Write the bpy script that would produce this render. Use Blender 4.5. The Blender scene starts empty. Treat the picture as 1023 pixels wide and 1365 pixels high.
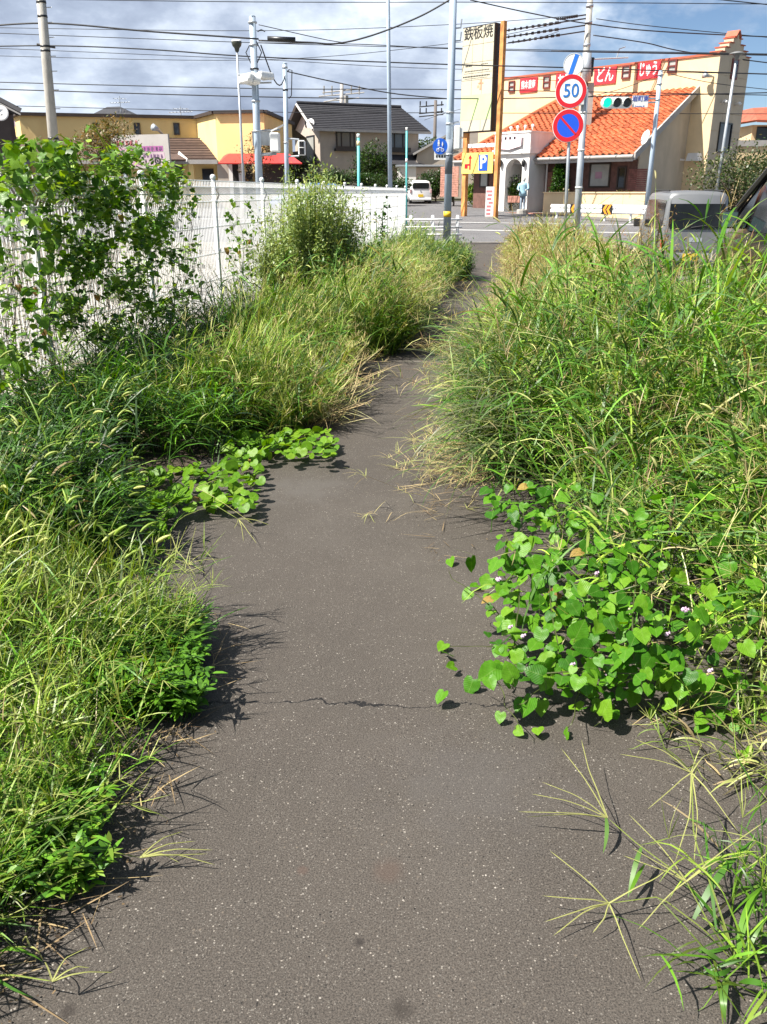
import bpy, bmesh, math, random
import numpy as np
from mathutils import Vector, Matrix, Euler
R = math.radians
random.seed(7); rng = np.random.default_rng(11)
SC = bpy.context.scene
COL = SC.collection

# ------------------------------------------------------------------ camera
CAMZ, PITCH, FPX = 1.6, R(21.08), 1105.0
cd = bpy.data.cameras.new("camera"); cam = bpy.data.objects.new("camera", cd); COL.objects.link(cam)
cam.location = (0, 0, CAMZ); cam.rotation_euler = (math.pi / 2 - PITCH, 0, 0)
cd.sensor_fit = 'VERTICAL'; cd.sensor_height = 36.0; cd.sensor_width = 27.0; cd.lens = 36.0 * FPX / 1365.0
cd.clip_start = 0.05; cd.clip_end = 6000
SC.camera = cam

# ------------------------------------------------------------------ sun, sky, exposure
SUN_XY = Vector((-0.93, -0.37)); SUN_EL = R(53)
s = bpy.data.lights.new("sun", 'SUN'); so = bpy.data.objects.new("sun", s); COL.objects.link(so)
s.energy = 5.0; s.angle = R(0.53); s.color = (1.0, 0.95, 0.87)
sd = Vector((SUN_XY.x * math.cos(SUN_EL), SUN_XY.y * math.cos(SUN_EL), math.sin(SUN_EL)))
so.rotation_euler = sd.to_track_quat('Z', 'Y').to_euler()
so.location = (0, 0, 30)
SC.view_settings.view_transform = 'Standard'; SC.view_settings.look = 'None'
SC.view_settings.gamma = 1; SC.view_settings.use_curve_mapping = False
SC.view_settings.exposure = 1.2
W = bpy.data.worlds.new("World"); SC.world = W; W.use_nodes = True
nt = W.node_tree; nt.nodes.clear()
def N(t, **k):
    n = nt.nodes.new(t)
    for a, b in k.items(): setattr(n, a, b)
    return n
def L(a, b): nt.links.new(a, b)
out = N('ShaderNodeOutputWorld'); bg = N('ShaderNodeBackground'); bg.inputs[1].default_value = 0.1
sky = N('ShaderNodeTexSky', sky_type='NISHITA'); sky.sun_disc = False
sky.sun_elevation = SUN_EL; sky.sun_rotation = math.atan2(SUN_XY.x, SUN_XY.y); sky.altitude = 50; sky.ozone_density = 3.5; sky.dust_density = 0.1; sky.air_density = 0.8
tc = N('ShaderNodeTexCoord'); sep = N('ShaderNodeSeparateXYZ'); L(tc.outputs['Generated'], sep.inputs[0])
def M(op, a, b=None, c=None, clamp=False):
    n = N('ShaderNodeMath', operation=op); n.use_clamp = clamp
    for i, v in enumerate((a, b, c)):
        if v is None: continue
        if isinstance(v, (int, float)): n.inputs[i].default_value = v
        else: L(v, n.inputs[i])
    return n.outputs[0]
zc = M('ADD', M('MAXIMUM', sep.outputs[2], 0.0), 0.40)
cx = M('DIVIDE', sep.outputs[0], zc); cy = M('DIVIDE', sep.outputs[1], zc)
cb = N('ShaderNodeCombineXYZ'); L(cx, cb.inputs[0]); L(cy, cb.inputs[1])
def noise(vec, scale, det, rough, off):
    m = N('ShaderNodeMapping'); m.inputs['Location'].default_value = off; L(vec, m.inputs['Vector'])
    n = N('ShaderNodeTexNoise'); n.inputs['Scale'].default_value = scale; n.inputs['Detail'].default_value = det
    n.inputs['Roughness'].default_value = rough; L(m.outputs[0], n.inputs['Vector']); return n.outputs['Fac']
n1 = noise(cb.outputs[0], 1.4, 6, 0.55, (3.1, 7.4, 0))
n2 = noise(cb.outputs[0], 3.6, 8, 0.6, (1.0, 2.0, 4.0))
n3 = noise(cb.outputs[0], 2.0, 5, 0.5, (8.3, 1.6, 2.0))
def ramp(fac, pts):
    r = N('ShaderNodeValToRGB'); e = r.color_ramp.elements
    while len(e) < len(pts): e.new(0.5)
    for q, (p, c) in zip(e, pts): q.position = p; q.color = c if len(c) == 4 else (*c, 1)
    L(fac, r.inputs[0]); return r.outputs[0]
# the weather front: overcast broken to the right (east) where blue shows between the clouds
gap = M('MULTIPLY', M('SUBTRACT', sep.outputs[0], 0.10), 2.2)
cover_in = M('SUBTRACT', M('ADD', M('MULTIPLY', n1, 0.75), M('MULTIPLY', n2, 0.35)), M('MULTIPLY', M('MAXIMUM', M('MINIMUM', gap, 0.3), 0.0), 0.9))
lowz = M('MULTIPLY', M('SUBTRACT', 0.14, M('MINIMUM', sep.outputs[2], 0.14)), 0.9)
cover = ramp(M('ADD', cover_in, lowz), [(0.36, (0, 0, 0)), (0.47, (1, 1, 1))])
ccol = ramp(M('ADD', M('MULTIPLY', n3, 0.5), M('MULTIPLY', n2, 0.5)), [(0.38, (0.115, 0.14, 0.195)), (0.48, (0.20, 0.235, 0.30)), (0.56, (0.33, 0.37, 0.43)), (0.66, (0.62, 0.65, 0.68))])
mulc = N('ShaderNodeVectorMath', operation='SCALE'); L(ccol, mulc.inputs[0]); mulc.inputs['Scale'].default_value = 11.5
mx = N('ShaderNodeMix', data_type='RGBA'); L(cover, mx.inputs[0]); skm = N('ShaderNodeVectorMath', operation='SCALE'); skm.inputs['Scale'].default_value = 0.52; L(sky.outputs[0], skm.inputs[0]); L(skm.outputs[0], mx.inputs[6]); L(mulc.outputs[0], mx.inputs[7])
L(mx.outputs[2], bg.inputs[0]); L(bg.outputs[0], out.inputs[0])

# ------------------------------------------------------------------ projection helpers (photo pixel -> place)
SP, CP = math.sin(PITCH), math.cos(PITCH)
def ray(px, py):
    xr = (px - 511.5) / FPX; yr = (682.5 - py) / FPX
    return Vector((xr, CP + yr * SP, -SP + yr * CP))
def P(px, py, Y):
    d = ray(px, py); k = Y / d.y
    return Vector((d.x * k, Y, CAMZ + d.z * k))
def atz(px, py, z):
    d = ray(px, py); k = (z - CAMZ) / d.z
    return Vector((d.x * k, d.y * k, z))
def gz(Y):
    return 0.0 if Y < 31 else min(0.034 * (Y - 31), 1.15)
def XU(u, Y): return u + 0.142 * Y - 0.44
PATH_A = -math.atan(0.142)

# ------------------------------------------------------------------ objects
def tagk(o, label=None, cat=None, group=None, kind=None):
    if label: o['label'] = label
    if cat: o['category'] = cat
    if group: o['group'] = group
    if kind: o['kind'] = kind
    return o
def thing(name, label, cat, loc=(0, 0, 0), rz=0.0, group=None):
    o = bpy.data.objects.new(name, None); COL.objects.link(o)
    o.location = loc; o.rotation_euler = (0, 0, rz); o.empty_display_size = 0.1
    return tagk(o, label, cat, group)
def link(name, me, parent=None, mat=None, loc=None, rot=None, kind=None, label=None):
    o = bpy.data.objects.new(name, me); COL.objects.link(o)
    if parent: o.parent = parent
    if mat and not me.materials: me.materials.append(mat)
    if loc is not None: o.location = loc
    if rot is not None: o.rotation_euler = rot
    if kind: o['kind'] = kind
    if label: o['label'] = label
    return o
def copy_tree(o, parent=None):
    c = o.copy(); COL.objects.link(c)
    if parent: c.parent = parent
    for ch in list(o.children): copy_tree(ch, c)
    return c

class MB:
    def __init__(s): s.v = []; s.f = []
    def add(s, vs, fs):
        n = len(s.v); s.v += [tuple(v) for v in vs]; s.f += [tuple(i + n for i in f) for f in fs]; return s
    def box(s, x0, x1, y0, y1, z0, z1):
        return s.add([(x0,y0,z0),(x1,y0,z0),(x1,y1,z0),(x0,y1,z0),(x0,y0,z1),(x1,y0,z1),(x1,y1,z1),(x0,y1,z1)],
            [(0,3,2,1),(4,5,6,7),(0,1,5,4),(1,2,6,5),(2,3,7,6),(3,0,4,7)])
    def obox(s, c, ax, ay, az):     # centre and half axes
        c, ax, ay, az = map(Vector, (c, ax, ay, az))
        vs = [c + ax*i + ay*j + az*k for k in (-1,1) for (i,j) in ((-1,-1),(1,-1),(1,1),(-1,1))]
        return s.add(vs, [(0,3,2,1),(4,5,6,7),(0,1,5,4),(1,2,6,5),(2,3,7,6),(3,0,4,7)])
    def quad(s, a, b, c, d): return s.add([a, b, c, d], [(0,1,2,3)])
    def slab(s, pts, th):           # polygon given thickness along its normal (downwards / backwards)
        pts = [Vector(p) for p in pts]; n = (pts[1]-pts[0]).cross(pts[2]-pts[0]).normalized() * th; k = len(pts)
        vs = pts + [p - n for p in pts]
        fs = [tuple(range(k)), tuple(range(2*k-1, k-1, -1))] + [(i, i+k, (i+1)%k+k, (i+1)%k) for i in range(k)]
        return s.add(vs, fs)
    def path(s, pts, r, n=8, cap=True):
        pts = [Vector(p) for p in pts]; rs = r if isinstance(r, (list, tuple)) else [r]*len(pts)
        base = len(s.v); vs = []; fs = []; prev = None
        for i, p in enumerate(pts):
            d = (pts[min(i+1, len(pts)-1)] - pts[max(i-1, 0)]).normalized()
            if prev is None:
                u = d.cross(Vector((0,0,1)) if abs(d.z) < .9 else Vector((1,0,0))).normalized()
            else: u = (prev - d * prev.dot(d)).normalized()
            prev = u; w = d.cross(u)
            for k in range(n):
                a = 2*math.pi*k/n; vs.append(p + (u*math.cos(a) + w*math.sin(a))*rs[i])
        for i in range(len(pts)-1):
            for k in range(n): fs.append((i*n+k, i*n+(k+1)%n, (i+1)*n+(k+1)%n, (i+1)*n+k))
        if cap: fs.append(tuple(range(n-1,-1,-1))); fs.append(tuple((len(pts)-1)*n+k for k in range(n)))
        return s.add(vs, fs)
    def disc(s, c, nrm, r, th, n=40, r_in=0.0):
        c = Vector(c); nrm = Vector(nrm).normalized(); u = nrm.cross(Vector((0,0,1)))
        u = Vector((1,0,0)) if u.length < 1e-4 else u.normalized(); w = u.cross(nrm) * -1
        vs = []; fs = []
        for k in range(n):
            a = 2*math.pi*k/n; d = u*math.cos(a) + w*math.sin(a)
            vs += [c + d*r, c + d*r - nrm*th] + ([c + d*r_in, c + d*r_in - nrm*th] if r_in else [])
        m = 4 if r_in else 2
        for k in range(n):
            a, b = k*m, ((k+1)%n)*m
            fs.append((a, a+1, b+1, b))
            if r_in: fs += [(a, b, b+2, a+2), (a+2, b+2, b+3, a+3), (a+1, a+3, b+3, b+1)]
        if not r_in: fs += [tuple(k*m for k in range(n))[::-1], tuple(k*m+1 for k in range(n))]
        return s.add(vs, fs)
    def lathe(s, prof, n=12, c=(0,0,0)):
        vs = []; fs = []; k = len(prof)
        for i in range(n):
            a = 2*math.pi*i/n
            for r, z in prof: vs.append((c[0]+r*math.cos(a), c[1]+r*math.sin(a), c[2]+z))
        for i in range(n):
            for j in range(k-1): fs.append((i*k+j, ((i+1)%n)*k+j, ((i+1)%n)*k+j+1, i*k+j+1))
        return s.add(vs, fs)
    def prism(s, poly, y0, y1):     # poly in xz, extruded along y
        k = len(poly); vs = [(x,y0,z) for x,z in poly] + [(x,y1,z) for x,z in poly]
        fs = [tuple(range(k)), tuple(range(2*k-1,k-1,-1))] + [(i,i+k,(i+1)%k+k,(i+1)%k) for i in range(k)]
        return s.add(vs, fs)
    def mesh(s, name, mat=None, smooth=False):
        me = bpy.data.meshes.new(name); me.from_pydata(s.v, [], s.f)
        bm = bmesh.new(); bm.from_mesh(me); bmesh.ops.recalc_face_normals(bm, faces=bm.faces); bm.to_mesh(me); bm.free()
        if mat: me.materials.append(mat)
        if smooth: me.polygons.foreach_set('use_smooth', [True]*len(me.polygons))
        return me
    def build(s, name, mat, parent=None, smooth=False, kind=None, label=None, loc=None, rot=None, bevel=0):
        o = link(name, s.mesh(name, mat, smooth), parent, None, loc, rot, kind, label)
        if bevel:
            b = o.modifiers.new('bevel', 'BEVEL'); b.width = bevel; b.segments = 2; b.limit_method = 'ANGLE'
        return o

def text(name, txt, size, mat, parent, M4, shear=0.0, sx=1.0, off=0.0, ext=0.004, align='CENTER'):
    c = bpy.data.curves.new(name, 'FONT'); c.body = txt; c.size = size; c.align_x = align; c.align_y = 'CENTER'
    c.extrude = ext; c.offset = off; c.shear = shear; c.resolution_u = 3
    t = bpy.data.objects.new(name, c); COL.objects.link(t)
    dg = bpy.context.evaluated_depsgraph_get(); dg.update()
    me = bpy.data.meshes.new_from_object(t.evaluated_get(dg))
    bpy.data.objects.remove(t); bpy.data.curves.remove(c)
    me.transform(Matrix.Diagonal((sx, 1, 1, 1)))
    me.materials.clear(); me.materials.append(mat)
    o = bpy.data.objects.new(name, me); COL.objects.link(o)
    if parent: o.parent = parent
    o.matrix_local = M4
    return o
def facing(loc, nrm, up=(0,0,1)):   # frame whose local +Z looks along nrm, local +Y up
    z = Vector(nrm).normalized(); x = Vector(up).cross(z).normalized(); y = z.cross(x)
    m = Matrix((x, y, z)).transposed().to_4x4(); m.translation = Vector(loc); return m

# ------------------------------------------------------------------ materials
def newmat(name):
    m = bpy.data.materials.new(name); m.use_nodes = True; t = m.node_tree; t.nodes.clear()
    o = t.nodes.new('ShaderNodeOutputMaterial'); b = t.nodes.new('ShaderNodeBsdfPrincipled'); t.links.new(b.outputs[0], o.inputs[0])
    return m, t, b, o
def mat(name, col, rough=0.6, var=0.12, scale=3.0, bump=0.0, bscale=30.0, metal=0.0, grime=None, gscale=1.0, gamt=0.5, emit=0, spec=0.5):
    m, t, b, o = newmat(name)
    def n(x): return t.nodes.new(x)
    tc = n('ShaderNodeTexCoord'); no = n('ShaderNodeTexNoise'); no.inputs['Scale'].default_value = scale; no.inputs['Detail'].default_value = 5
    t.links.new(tc.outputs['Object'], no.inputs['Vector'])
    r = n('ShaderNodeValToRGB'); e = r.color_ramp.elements
    e[0].position = .3; e[1].position = .7
    e[0].color = (*[c*(1-var) for c in col], 1); e[1].color = (*[min(1, c*(1+var)) for c in col], 1)
    t.links.new(no.outputs[0], r.inputs[0]); last = r.outputs[0]
    if grime:
        g = n('ShaderNodeTexNoise'); g.inputs['Scale'].default_value = gscale; g.inputs['Detail'].default_value = 8; g.inputs['Roughness'].default_value = .65
        mp = n('ShaderNodeMapping'); mp.inputs['Scale'].default_value = (1, 1, .3); t.links.new(tc.outputs['Object'], mp.inputs[0]); t.links.new(mp.outputs[0], g.inputs['Vector'])
        gr = n('ShaderNodeValToRGB'); gr.color_ramp.elements[0].position = .5; gr.color_ramp.elements[1].position = .72
        gr.color_ramp.elements[1].color = (gamt, gamt, gamt, 1)
        t.links.new(g.outputs[0], gr.inputs[0])
        mx = n('ShaderNodeMix'); mx.data_type = 'RGBA'; t.links.new(gr.outputs[0], mx.inputs[0]); t.links.new(last, mx.inputs[6]); mx.inputs[7].default_value = (*grime, 1); last = mx.outputs[2]
    t.links.new(last, b.inputs['Base Color'])
    b.inputs['Roughness'].default_value = rough; b.inputs['Metallic'].default_value = metal; b.inputs['Specular IOR Level'].default_value = spec
    if bump:
        bn = n('ShaderNodeTexNoise'); bn.inputs['Scale'].default_value = bscale; bn.inputs['Detail'].default_value = 6
        t.links.new(tc.outputs['Object'], bn.inputs['Vector'])
        bp = n('ShaderNodeBump'); bp.inputs['Strength'].default_value = bump; bp.inputs['Distance'].default_value = 0.02
        t.links.new(bn.outputs[0], bp.inputs['Height']); t.links.new(bp.outputs[0], b.inputs['Normal'])
    if emit:
        t.links.new(last, b.inputs['Emission Color']); b.inputs['Emission Strength'].default_value = emit
    return m
def plant_mat(name, trans=0.45, rough=0.45, veins=False, objcol=None, spec=0.3):
    """foliage: hue comes from the plant's own 'Col' attribute (or a ramp per leaf object), light passes through the blade"""
    m, t, b, o = newmat(name)
    def n(x): return t.nodes.new(x)
    if objcol:
        oi = n('ShaderNodeObjectInfo'); r = n('ShaderNodeValToRGB'); e = r.color_ramp.elements
        while len(e) < len(objcol): e.new(.5)
        for i, c in enumerate(objcol): e[i].position = i/(len(objcol)-1); e[i].color = (*c, 1)
        t.links.new(oi.outputs['Random'], r.inputs[0]); col = r.outputs[0]
    else:
        a = n('ShaderNodeAttribute'); a.attribute_name = 'Col'; col = a.outputs['Color']
    if veins:
        tc = n('ShaderNodeTexCoord'); sp = n('ShaderNodeSeparateXYZ'); t.links.new(tc.outputs['Object'], sp.inputs[0])
        def mm(op, x, y=None):
            k = n('ShaderNodeMath'); k.operation = op
            for i, v in enumerate((x, y)):
                if v is None: continue
                if isinstance(v, (int, float)): k.inputs[i].default_value = v
                else: t.links.new(v, k.inputs[i])
            return k.outputs[0]
        ax = mm('ABSOLUTE', sp.outputs[0])
        mid = mm('LESS_THAN', ax, .018)
        w = mm('SINE', mm('MULTIPLY', mm('SUBTRACT', sp.outputs[1], mm('MULTIPLY', ax, .75)), 46.0))
        side = mm('GREATER_THAN', w, .93)
        v = mm('MULTIPLY', mm('MAXIMUM', mid, mm('MULTIPLY', side, .5)), .28)
        no = n('ShaderNodeTexNoise'); no.inputs['Scale'].default_value = 5; t.links.new(tc.outputs['Object'], no.inputs['Vector'])
        hs = n('ShaderNodeHueSaturation'); t.links.new(mm('ADD', mm('MULTIPLY', no.outputs[0], .7), .65), hs.inputs['Value']); t.links.new(col, hs.inputs['Color'])
        mx = n('ShaderNodeMix'); mx.data_type = 'RGBA'; t.links.new(v, mx.inputs[0]); t.links.new(hs.outputs[0], mx.inputs[6]); mx.inputs[7].default_value = (.24, .33, .09, 1); col = mx.outputs[2]
        bp = n('ShaderNodeBump'); bp.inputs['Strength'].default_value = .10; bp.inputs['Distance'].default_value = .02
        t.links.new(w, bp.inputs['Height']); t.links.new(bp.outputs[0], b.inputs['Normal'])
    t.links.new(col, b.inputs['Base Color'])
    b.inputs['Roughness'].default_value = rough; b.inputs['Specular IOR Level'].default_value = spec
    tr = n('ShaderNodeBsdfTranslucent')
    g = n('ShaderNodeHueSaturation'); g.inputs['Saturation'].default_value = 1.15; g.inputs['Value'].default_value = 1.15; t.links.new(col, g.inputs['Color'])
    mu = n('ShaderNodeMix'); mu.data_type = 'RGBA'; mu.blend_type = 'MULTIPLY'; mu.inputs[0].default_value = 1; t.links.new(g.outputs[0], mu.inputs[6]); mu.inputs[7].default_value = (1.1, 1.0, .5, 1)
    t.links.new(mu.outputs[2], tr.inputs['Color'])
    ms = n('ShaderNodeMixShader'); ms.inputs[0].default_value = trans
    t.links.new(b.outputs[0], ms.inputs[1]); t.links.new(tr.outputs[0], ms.inputs[2]); t.links.new(ms.outputs[0], o.inputs[0])
    return m

# ================================================================== ground
def asphalt(name, base, chips=1.0, crack=False, scale=1.0):
    m, t, b, o = newmat(name)
    def n(x, **k):
        q = t.nodes.new(x)
        for a, v in k.items(): setattr(q, a, v)
        return q
    def lk(a, c): t.links.new(a, c)
    def mm(op, x, y=None, z=None):
        k = n('ShaderNodeMath', operation=op)
        for i, v in enumerate((x, y, z)):
            if v is None: continue
            if isinstance(v, (int, float)): k.inputs[i].default_value = v
            else: lk(v, k.inputs[i])
        return k.outputs[0]
    def mix(f, a, c, blend='MIX'):
        k = n('ShaderNodeMix', data_type='RGBA', blend_type=blend)
        for i, v in ((0, f), (6, a), (7, c)):
            if isinstance(v, (int, float)): k.inputs[i].default_value = v
            elif isinstance(v, tuple): k.inputs[i].default_value = (*v, 1)
            else: lk(v, k.inputs[i])
        return k.outputs[2]
    tc = n('ShaderNodeTexCoord'); pos = tc.outputs['Object']
    def noi(s, d=5, r=.55):
        k = n('ShaderNodeTexNoise'); k.inputs['Scale'].default_value = s; k.inputs['Detail'].default_value = d; k.inputs['Roughness'].default_value = r; lk(pos, k.inputs['Vector']); return k.outputs['Fac']
    def rmp(f, p0, p1):
        k = n('ShaderNodeMapRange'); k.inputs[1].default_value = p0; k.inputs[2].default_value = p1; lk(f, k.inputs[0]); return k.outputs[0]
    big, mid, fine = noi(1.1, 6), noi(9, 5), noi(230, 4, .85)
    col = mix(rmp(big, .3, .7), tuple(c*.78 for c in base), tuple(c*1.28 for c in base))
    pat = noi(.45, 7, .65); col = mix(mm('MULTIPLY', rmp(pat, .50, .64), .5), col, (.10, .090, .078)); col = mix(mm('MULTIPLY', rmp(pat, .46, .36), .45), col, tuple(c*.55 for c in base))
    col = mix(mm('MULTIPLY', rmp(fine, .45, .62), .9), col, tuple(c*2.3 for c in base))
    col = mix(mm('MULTIPLY', rmp(fine, .50, .38), .85), col, tuple(c*.3 for c in base))
    col = mix(mm('MULTIPLY', rmp(mid, .45, .8), .35), col, tuple(c*1.3 for c in base))
    h = mm('MULTIPLY', fine, 1.0)
    for s, thr, rad, tone, k in ((150, .90, .34, (.28, .25, .21), 1), (105, .965, .28, (.33, .30, .26), 2), (260, .84, .42, (.20, .18, .155), 3), (100, .93, .34, (.11, .09, .07), 4), (185, .72, .40, (.105, .094, .08), 5), (120, .90, .34, (.016, .014, .012), 6)):
        v = n('ShaderNodeTexVoronoi'); v.inputs['Scale'].default_value = s*scale; v.inputs['Randomness'].default_value = 1; lk(pos, v.inputs['Vector'])
        wn = n('ShaderNodeTexNoise'); wn.inputs['Scale'].default_value = s*2.2; lk(pos, wn.inputs['Vector'])
        sp = n('ShaderNodeSeparateColor'); lk(v.outputs['Color'], sp.inputs[0])
        pick = mm('GREATER_THAN', sp.outputs[k % 3], thr)
        d = mm('ADD', v.outputs['Distance'], mm('MULTIPLY', mm('SUBTRACT', wn.outputs[0], .5), .45))
        ins = rmp(d, rad, rad*.7)
        f = mm('MULTIPLY', mm('MULTIPLY', pick, ins), mm('MULTIPLY', rmp(mid, .25, .6), chips))
        f = mm('MINIMUM', f, 1.0)
        tt = mix(sp.outputs[(k+1) % 3], tuple(c*.4 for c in tone), tuple(min(1, c*1.15) for c in tone))
        col = mix(f, col, tt); h = mm('ADD', h, mm('MULTIPLY', f, .35))
    if crack:
        sx = n('ShaderNodeSeparateXYZ'); lk(pos, sx.inputs[0])
        wob = noi(3.2, 6, .7)
        for y0, x0, x1, wd, amp, slope in ((2.36, -.95, 1.1, .0068, .11, .03), (8.42, -.95, .5, .014, .06, .02)):
            yy = mm('ADD', mm('ADD', mm('SUBTRACT', sx.outputs[1], y0), mm('MULTIPLY', mm('SUBTRACT', wob, .5), amp*2.2)), mm('MULTIPLY', sx.outputs[0], slope))
            wv = mm('MULTIPLY', rmp(mid, .25, .7), wd)
            c = rmp(mm('ABSOLUTE', yy), 1.0, 0.0)
            c = mm('LESS_THAN', mm('ABSOLUTE', yy), wv)
            inx = mm('MULTIPLY', mm('GREATER_THAN', sx.outputs[0], x0), mm('LESS_THAN', sx.outputs[0], x1 + (.6 if y0 > 5 else 0)))
            f = mm('MULTIPLY', c, inx)
            col = mix(f, col, (.008, .007, .007) if y0 < 5 else (.17, .155, .13)); h = mm('SUBTRACT', h, mm('MULTIPLY', f, 2.0))
        # a few rusty and pale stains
        for (px, py, r, tone, amt) in ((520, 1160, .05, (.075, .050, .038), .5), (403, 1160, .016, (.08, .05, .038), .5), (480, 1256, .016, (.02, .016, .014), .8), (535, 1345, .03, (.025, .02, .016), .7), (410, 650, .30, (.10, .092, .083), .4), (640, 1040, .3, (.08, .074, .07), .3), (90, 1350, .02, (.02,.015,.012), .7)):
            p = atz(px, py, 0)
            ds = n('ShaderNodeVectorMath', operation='DISTANCE'); lk(pos, ds.inputs[0]); ds.inputs[1].default_value = (p.x, p.y, 0.0)
            f = mm('MULTIPLY', rmp(mm('ADD', ds.outputs['Value'], mm('MULTIPLY', mm('SUBTRACT', mid, .5), r*2.2)), r, r*.25), amt)
            col = mix(mm('MAXIMUM', f, 0.0), col, tone)
    lk(col, b.inputs['Base Color']); b.inputs['Roughness'].default_value = .78; b.inputs['Specular IOR Level'].default_value = .35
    bp = n('ShaderNodeBump'); bp.inputs['Strength'].default_value = .35; bp.inputs['Distance'].default_value = .0025
    lk(h, bp.inputs['Height']); lk(bp.outputs[0], b.inputs['Normal'])
    return m
def rz(Y): return -.12 if Y <= 30 else gz(Y) - .12 * max(0, 1 - (Y - 30) / 6)

A_path = asphalt('path_asphalt', (.047, .0398, .0330), 1.0, True)
A_road = asphalt('road_asphalt', (.105, .103, .105), .5, False, .6)
M_soil = mat('soil', (.052, .038, .025), .95, .5, 14, .8, 60)
M_field = mat('field', (.10, .10, .05), .95, .4, .4)
M_conc = mat('concrete', (.36, .34, .31), .85, .15, 8, .3, 90, grime=(.10, .09, .075), gscale=3, gamt=.6)
M_paint = mat('road_paint', (.62, .62, .60), .7, .15, 12, grime=(.2, .2, .2), gscale=8, gamt=.5)

def strip(name, xl, xr, ys, zf, m, kind='structure', th=0.0, nx=1):
    mb = MB()
    for i, y in enumerate(ys):
        for k in range(nx+1):
            x = xl(y) + (xr(y)-xl(y))*k/nx
            mb.v.append((x, y, zf(y)))
    for i in range(len(ys)-1):
        for k in range(nx):
            a = i*(nx+1)+k; mb.f.append((a, a+1, a+nx+2, a+nx+1))
    if th:
        n = len(mb.v)
        lo = [(x, y, z-th) for x, y, z in mb.v]; mb.v += lo; w = nx+1
        for i in range(len(ys)-1):
            for k in (0, nx):
                a = i*w+k; mb.f.append((a, a+w, a+w+n, a+n))
        for i in (0, len(ys)-1):
            for k in range(nx):
                a = i*w+k; mb.f.append((a, a+1, a+1+n, a+n))
    return mb.build(name, m, None, kind=kind)
far = [-60, -10, 0, 10, 20, 30, 31, 33, 36, 45, 60, 77, 120, 400, 3000]
strip('terrain', lambda y: -1500, lambda y: 1500, far, lambda y: rz(y) - .06, M_field)
near = [-3, 0, 3, 6, 10, 15, 20, 25, 29.9]
strip('path', lambda y: XU(-1.45, y), lambda y: XU(1.55, y), near, lambda y: 0.0, A_path, th=.15)
strip('left_verge_ground', lambda y: -3.58 + .15*y - .12, lambda y: XU(-1.45, y) - .002, near, lambda y: .006, M_soil, th=.15)
strip('right_verge_ground', lambda y: XU(1.55, y) + .002, lambda y: XU(2.55, y), near, lambda y: .008, M_soil, th=.15)
strip('roadside_kerb', lambda y: XU(2.553, y), lambda y: XU(2.70, y), near, lambda y: .02, M_conc, th=.16)
strip('carriageway', lambda y: XU(2.70, y), lambda y: XU(14, y), [-3, 10, 20, 30.05], lambda y: -.12, A_road)
strip('crossing_road', lambda y: -90, lambda y: 90, [30.05, 31, 32, 33, 34, 36, 40, 45, 50, 56, 62], lambda y: rz(y), A_road)
strip('crossing_kerb', lambda y: -3.0, lambda y: XU(2.70, y), [29.9, 30.05], lambda y: .012, M_conc, th=.14)
def mark(px0, py0, px1, py1, wid, Y0, Y1, ext=0.0, name='road_marking'):
    a = P(px0, py0, Y0); b = P(px1, py1, Y1); d = (b - a).normalized(); a = a - d*ext; b = b + d*ext
    mb = MB(); k = 24; w = wid/2
    for i in range(k+1):
        p = a.lerp(b, i/k)
        for sgn in (-1, 1):
            q = p + Vector((0, sgn*w, 0)); mb.v.append((q.x, q.y, rz(q.y) + .006))
    for i in range(k): mb.f.append((2*i, 2*i+1, 2*i+3, 2*i+2))
    mb.build(name, M_paint, None, kind='structure')
mark(617, 297.6, 723, 300.8, .22, 40.3, 39.6, 14); mark(615, 307.8, 690, 309.3, .2, 35.9, 35.5, 9)
mark(660, 281, 740, 281, .35, 49.5, 49.5, 0)

# gravel lot behind the fence
def gravel_mat():
    m, t, b, o = newmat('gravel')
    tc = t.nodes.new('ShaderNodeTexCoord'); v = t.nodes.new('ShaderNodeTexVoronoi'); v.inputs['Scale'].default_value = 22; t.links.new(tc.outputs['Object'], v.inputs['Vector'])
    r = t.nodes.new('ShaderNodeValToRGB'); e = r.color_ramp.elements; e[0].color = (.10, .09, .075, 1); e[1].color = (.40, .365, .31, 1); e[1].position = .8
    s = t.nodes.new('ShaderNodeSeparateColor'); t.links.new(v.outputs['Color'], s.inputs[0]); t.links.new(s.outputs[0], r.inputs[0])
    n = t.nodes.new('ShaderNodeTexNoise'); n.inputs['Scale'].default_value = .6; n.inputs['Detail'].default_value = 6; t.links.new(tc.outputs['Object'], n.inputs['Vector'])
    mx = t.nodes.new('ShaderNodeMix'); mx.data_type = 'RGBA'; mx.blend_type = 'MULTIPLY'; mx.inputs[0].default_value = .6; t.links.new(r.outputs[0], mx.inputs[6])
    r2 = t.nodes.new('ShaderNodeValToRGB'); r2.color_ramp.elements[0].position = .35; r2.color_ramp.elements[0].color = (.5, .47, .42, 1); r2.color_ramp.elements[1].position = .6; t.links.new(n.outputs[0], r2.inputs[0]); t.links.new(r2.outputs[0], mx.inputs[7])
    t.links.new(mx.outputs[2], b.inputs['Base Color']); b.inputs['Roughness'].default_value = .9
    bp = t.nodes.new('ShaderNodeBump'); bp.inputs['Strength'].default_value = 1; bp.inputs['Distance'].default_value = .03; bp.invert = True
    t.links.new(v.outputs['Distance'], bp.inputs['Height']); t.links.new(bp.outputs[0], b.inputs['Normal'])
    return m
M_gravel = gravel_mat()
strip('gravel_lot', lambda y: -45, lambda y: -3.58 + .15*y - .122, [-3, 5, 15, 25, 29.9], lambda y: .012, M_gravel, th=.15)
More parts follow.
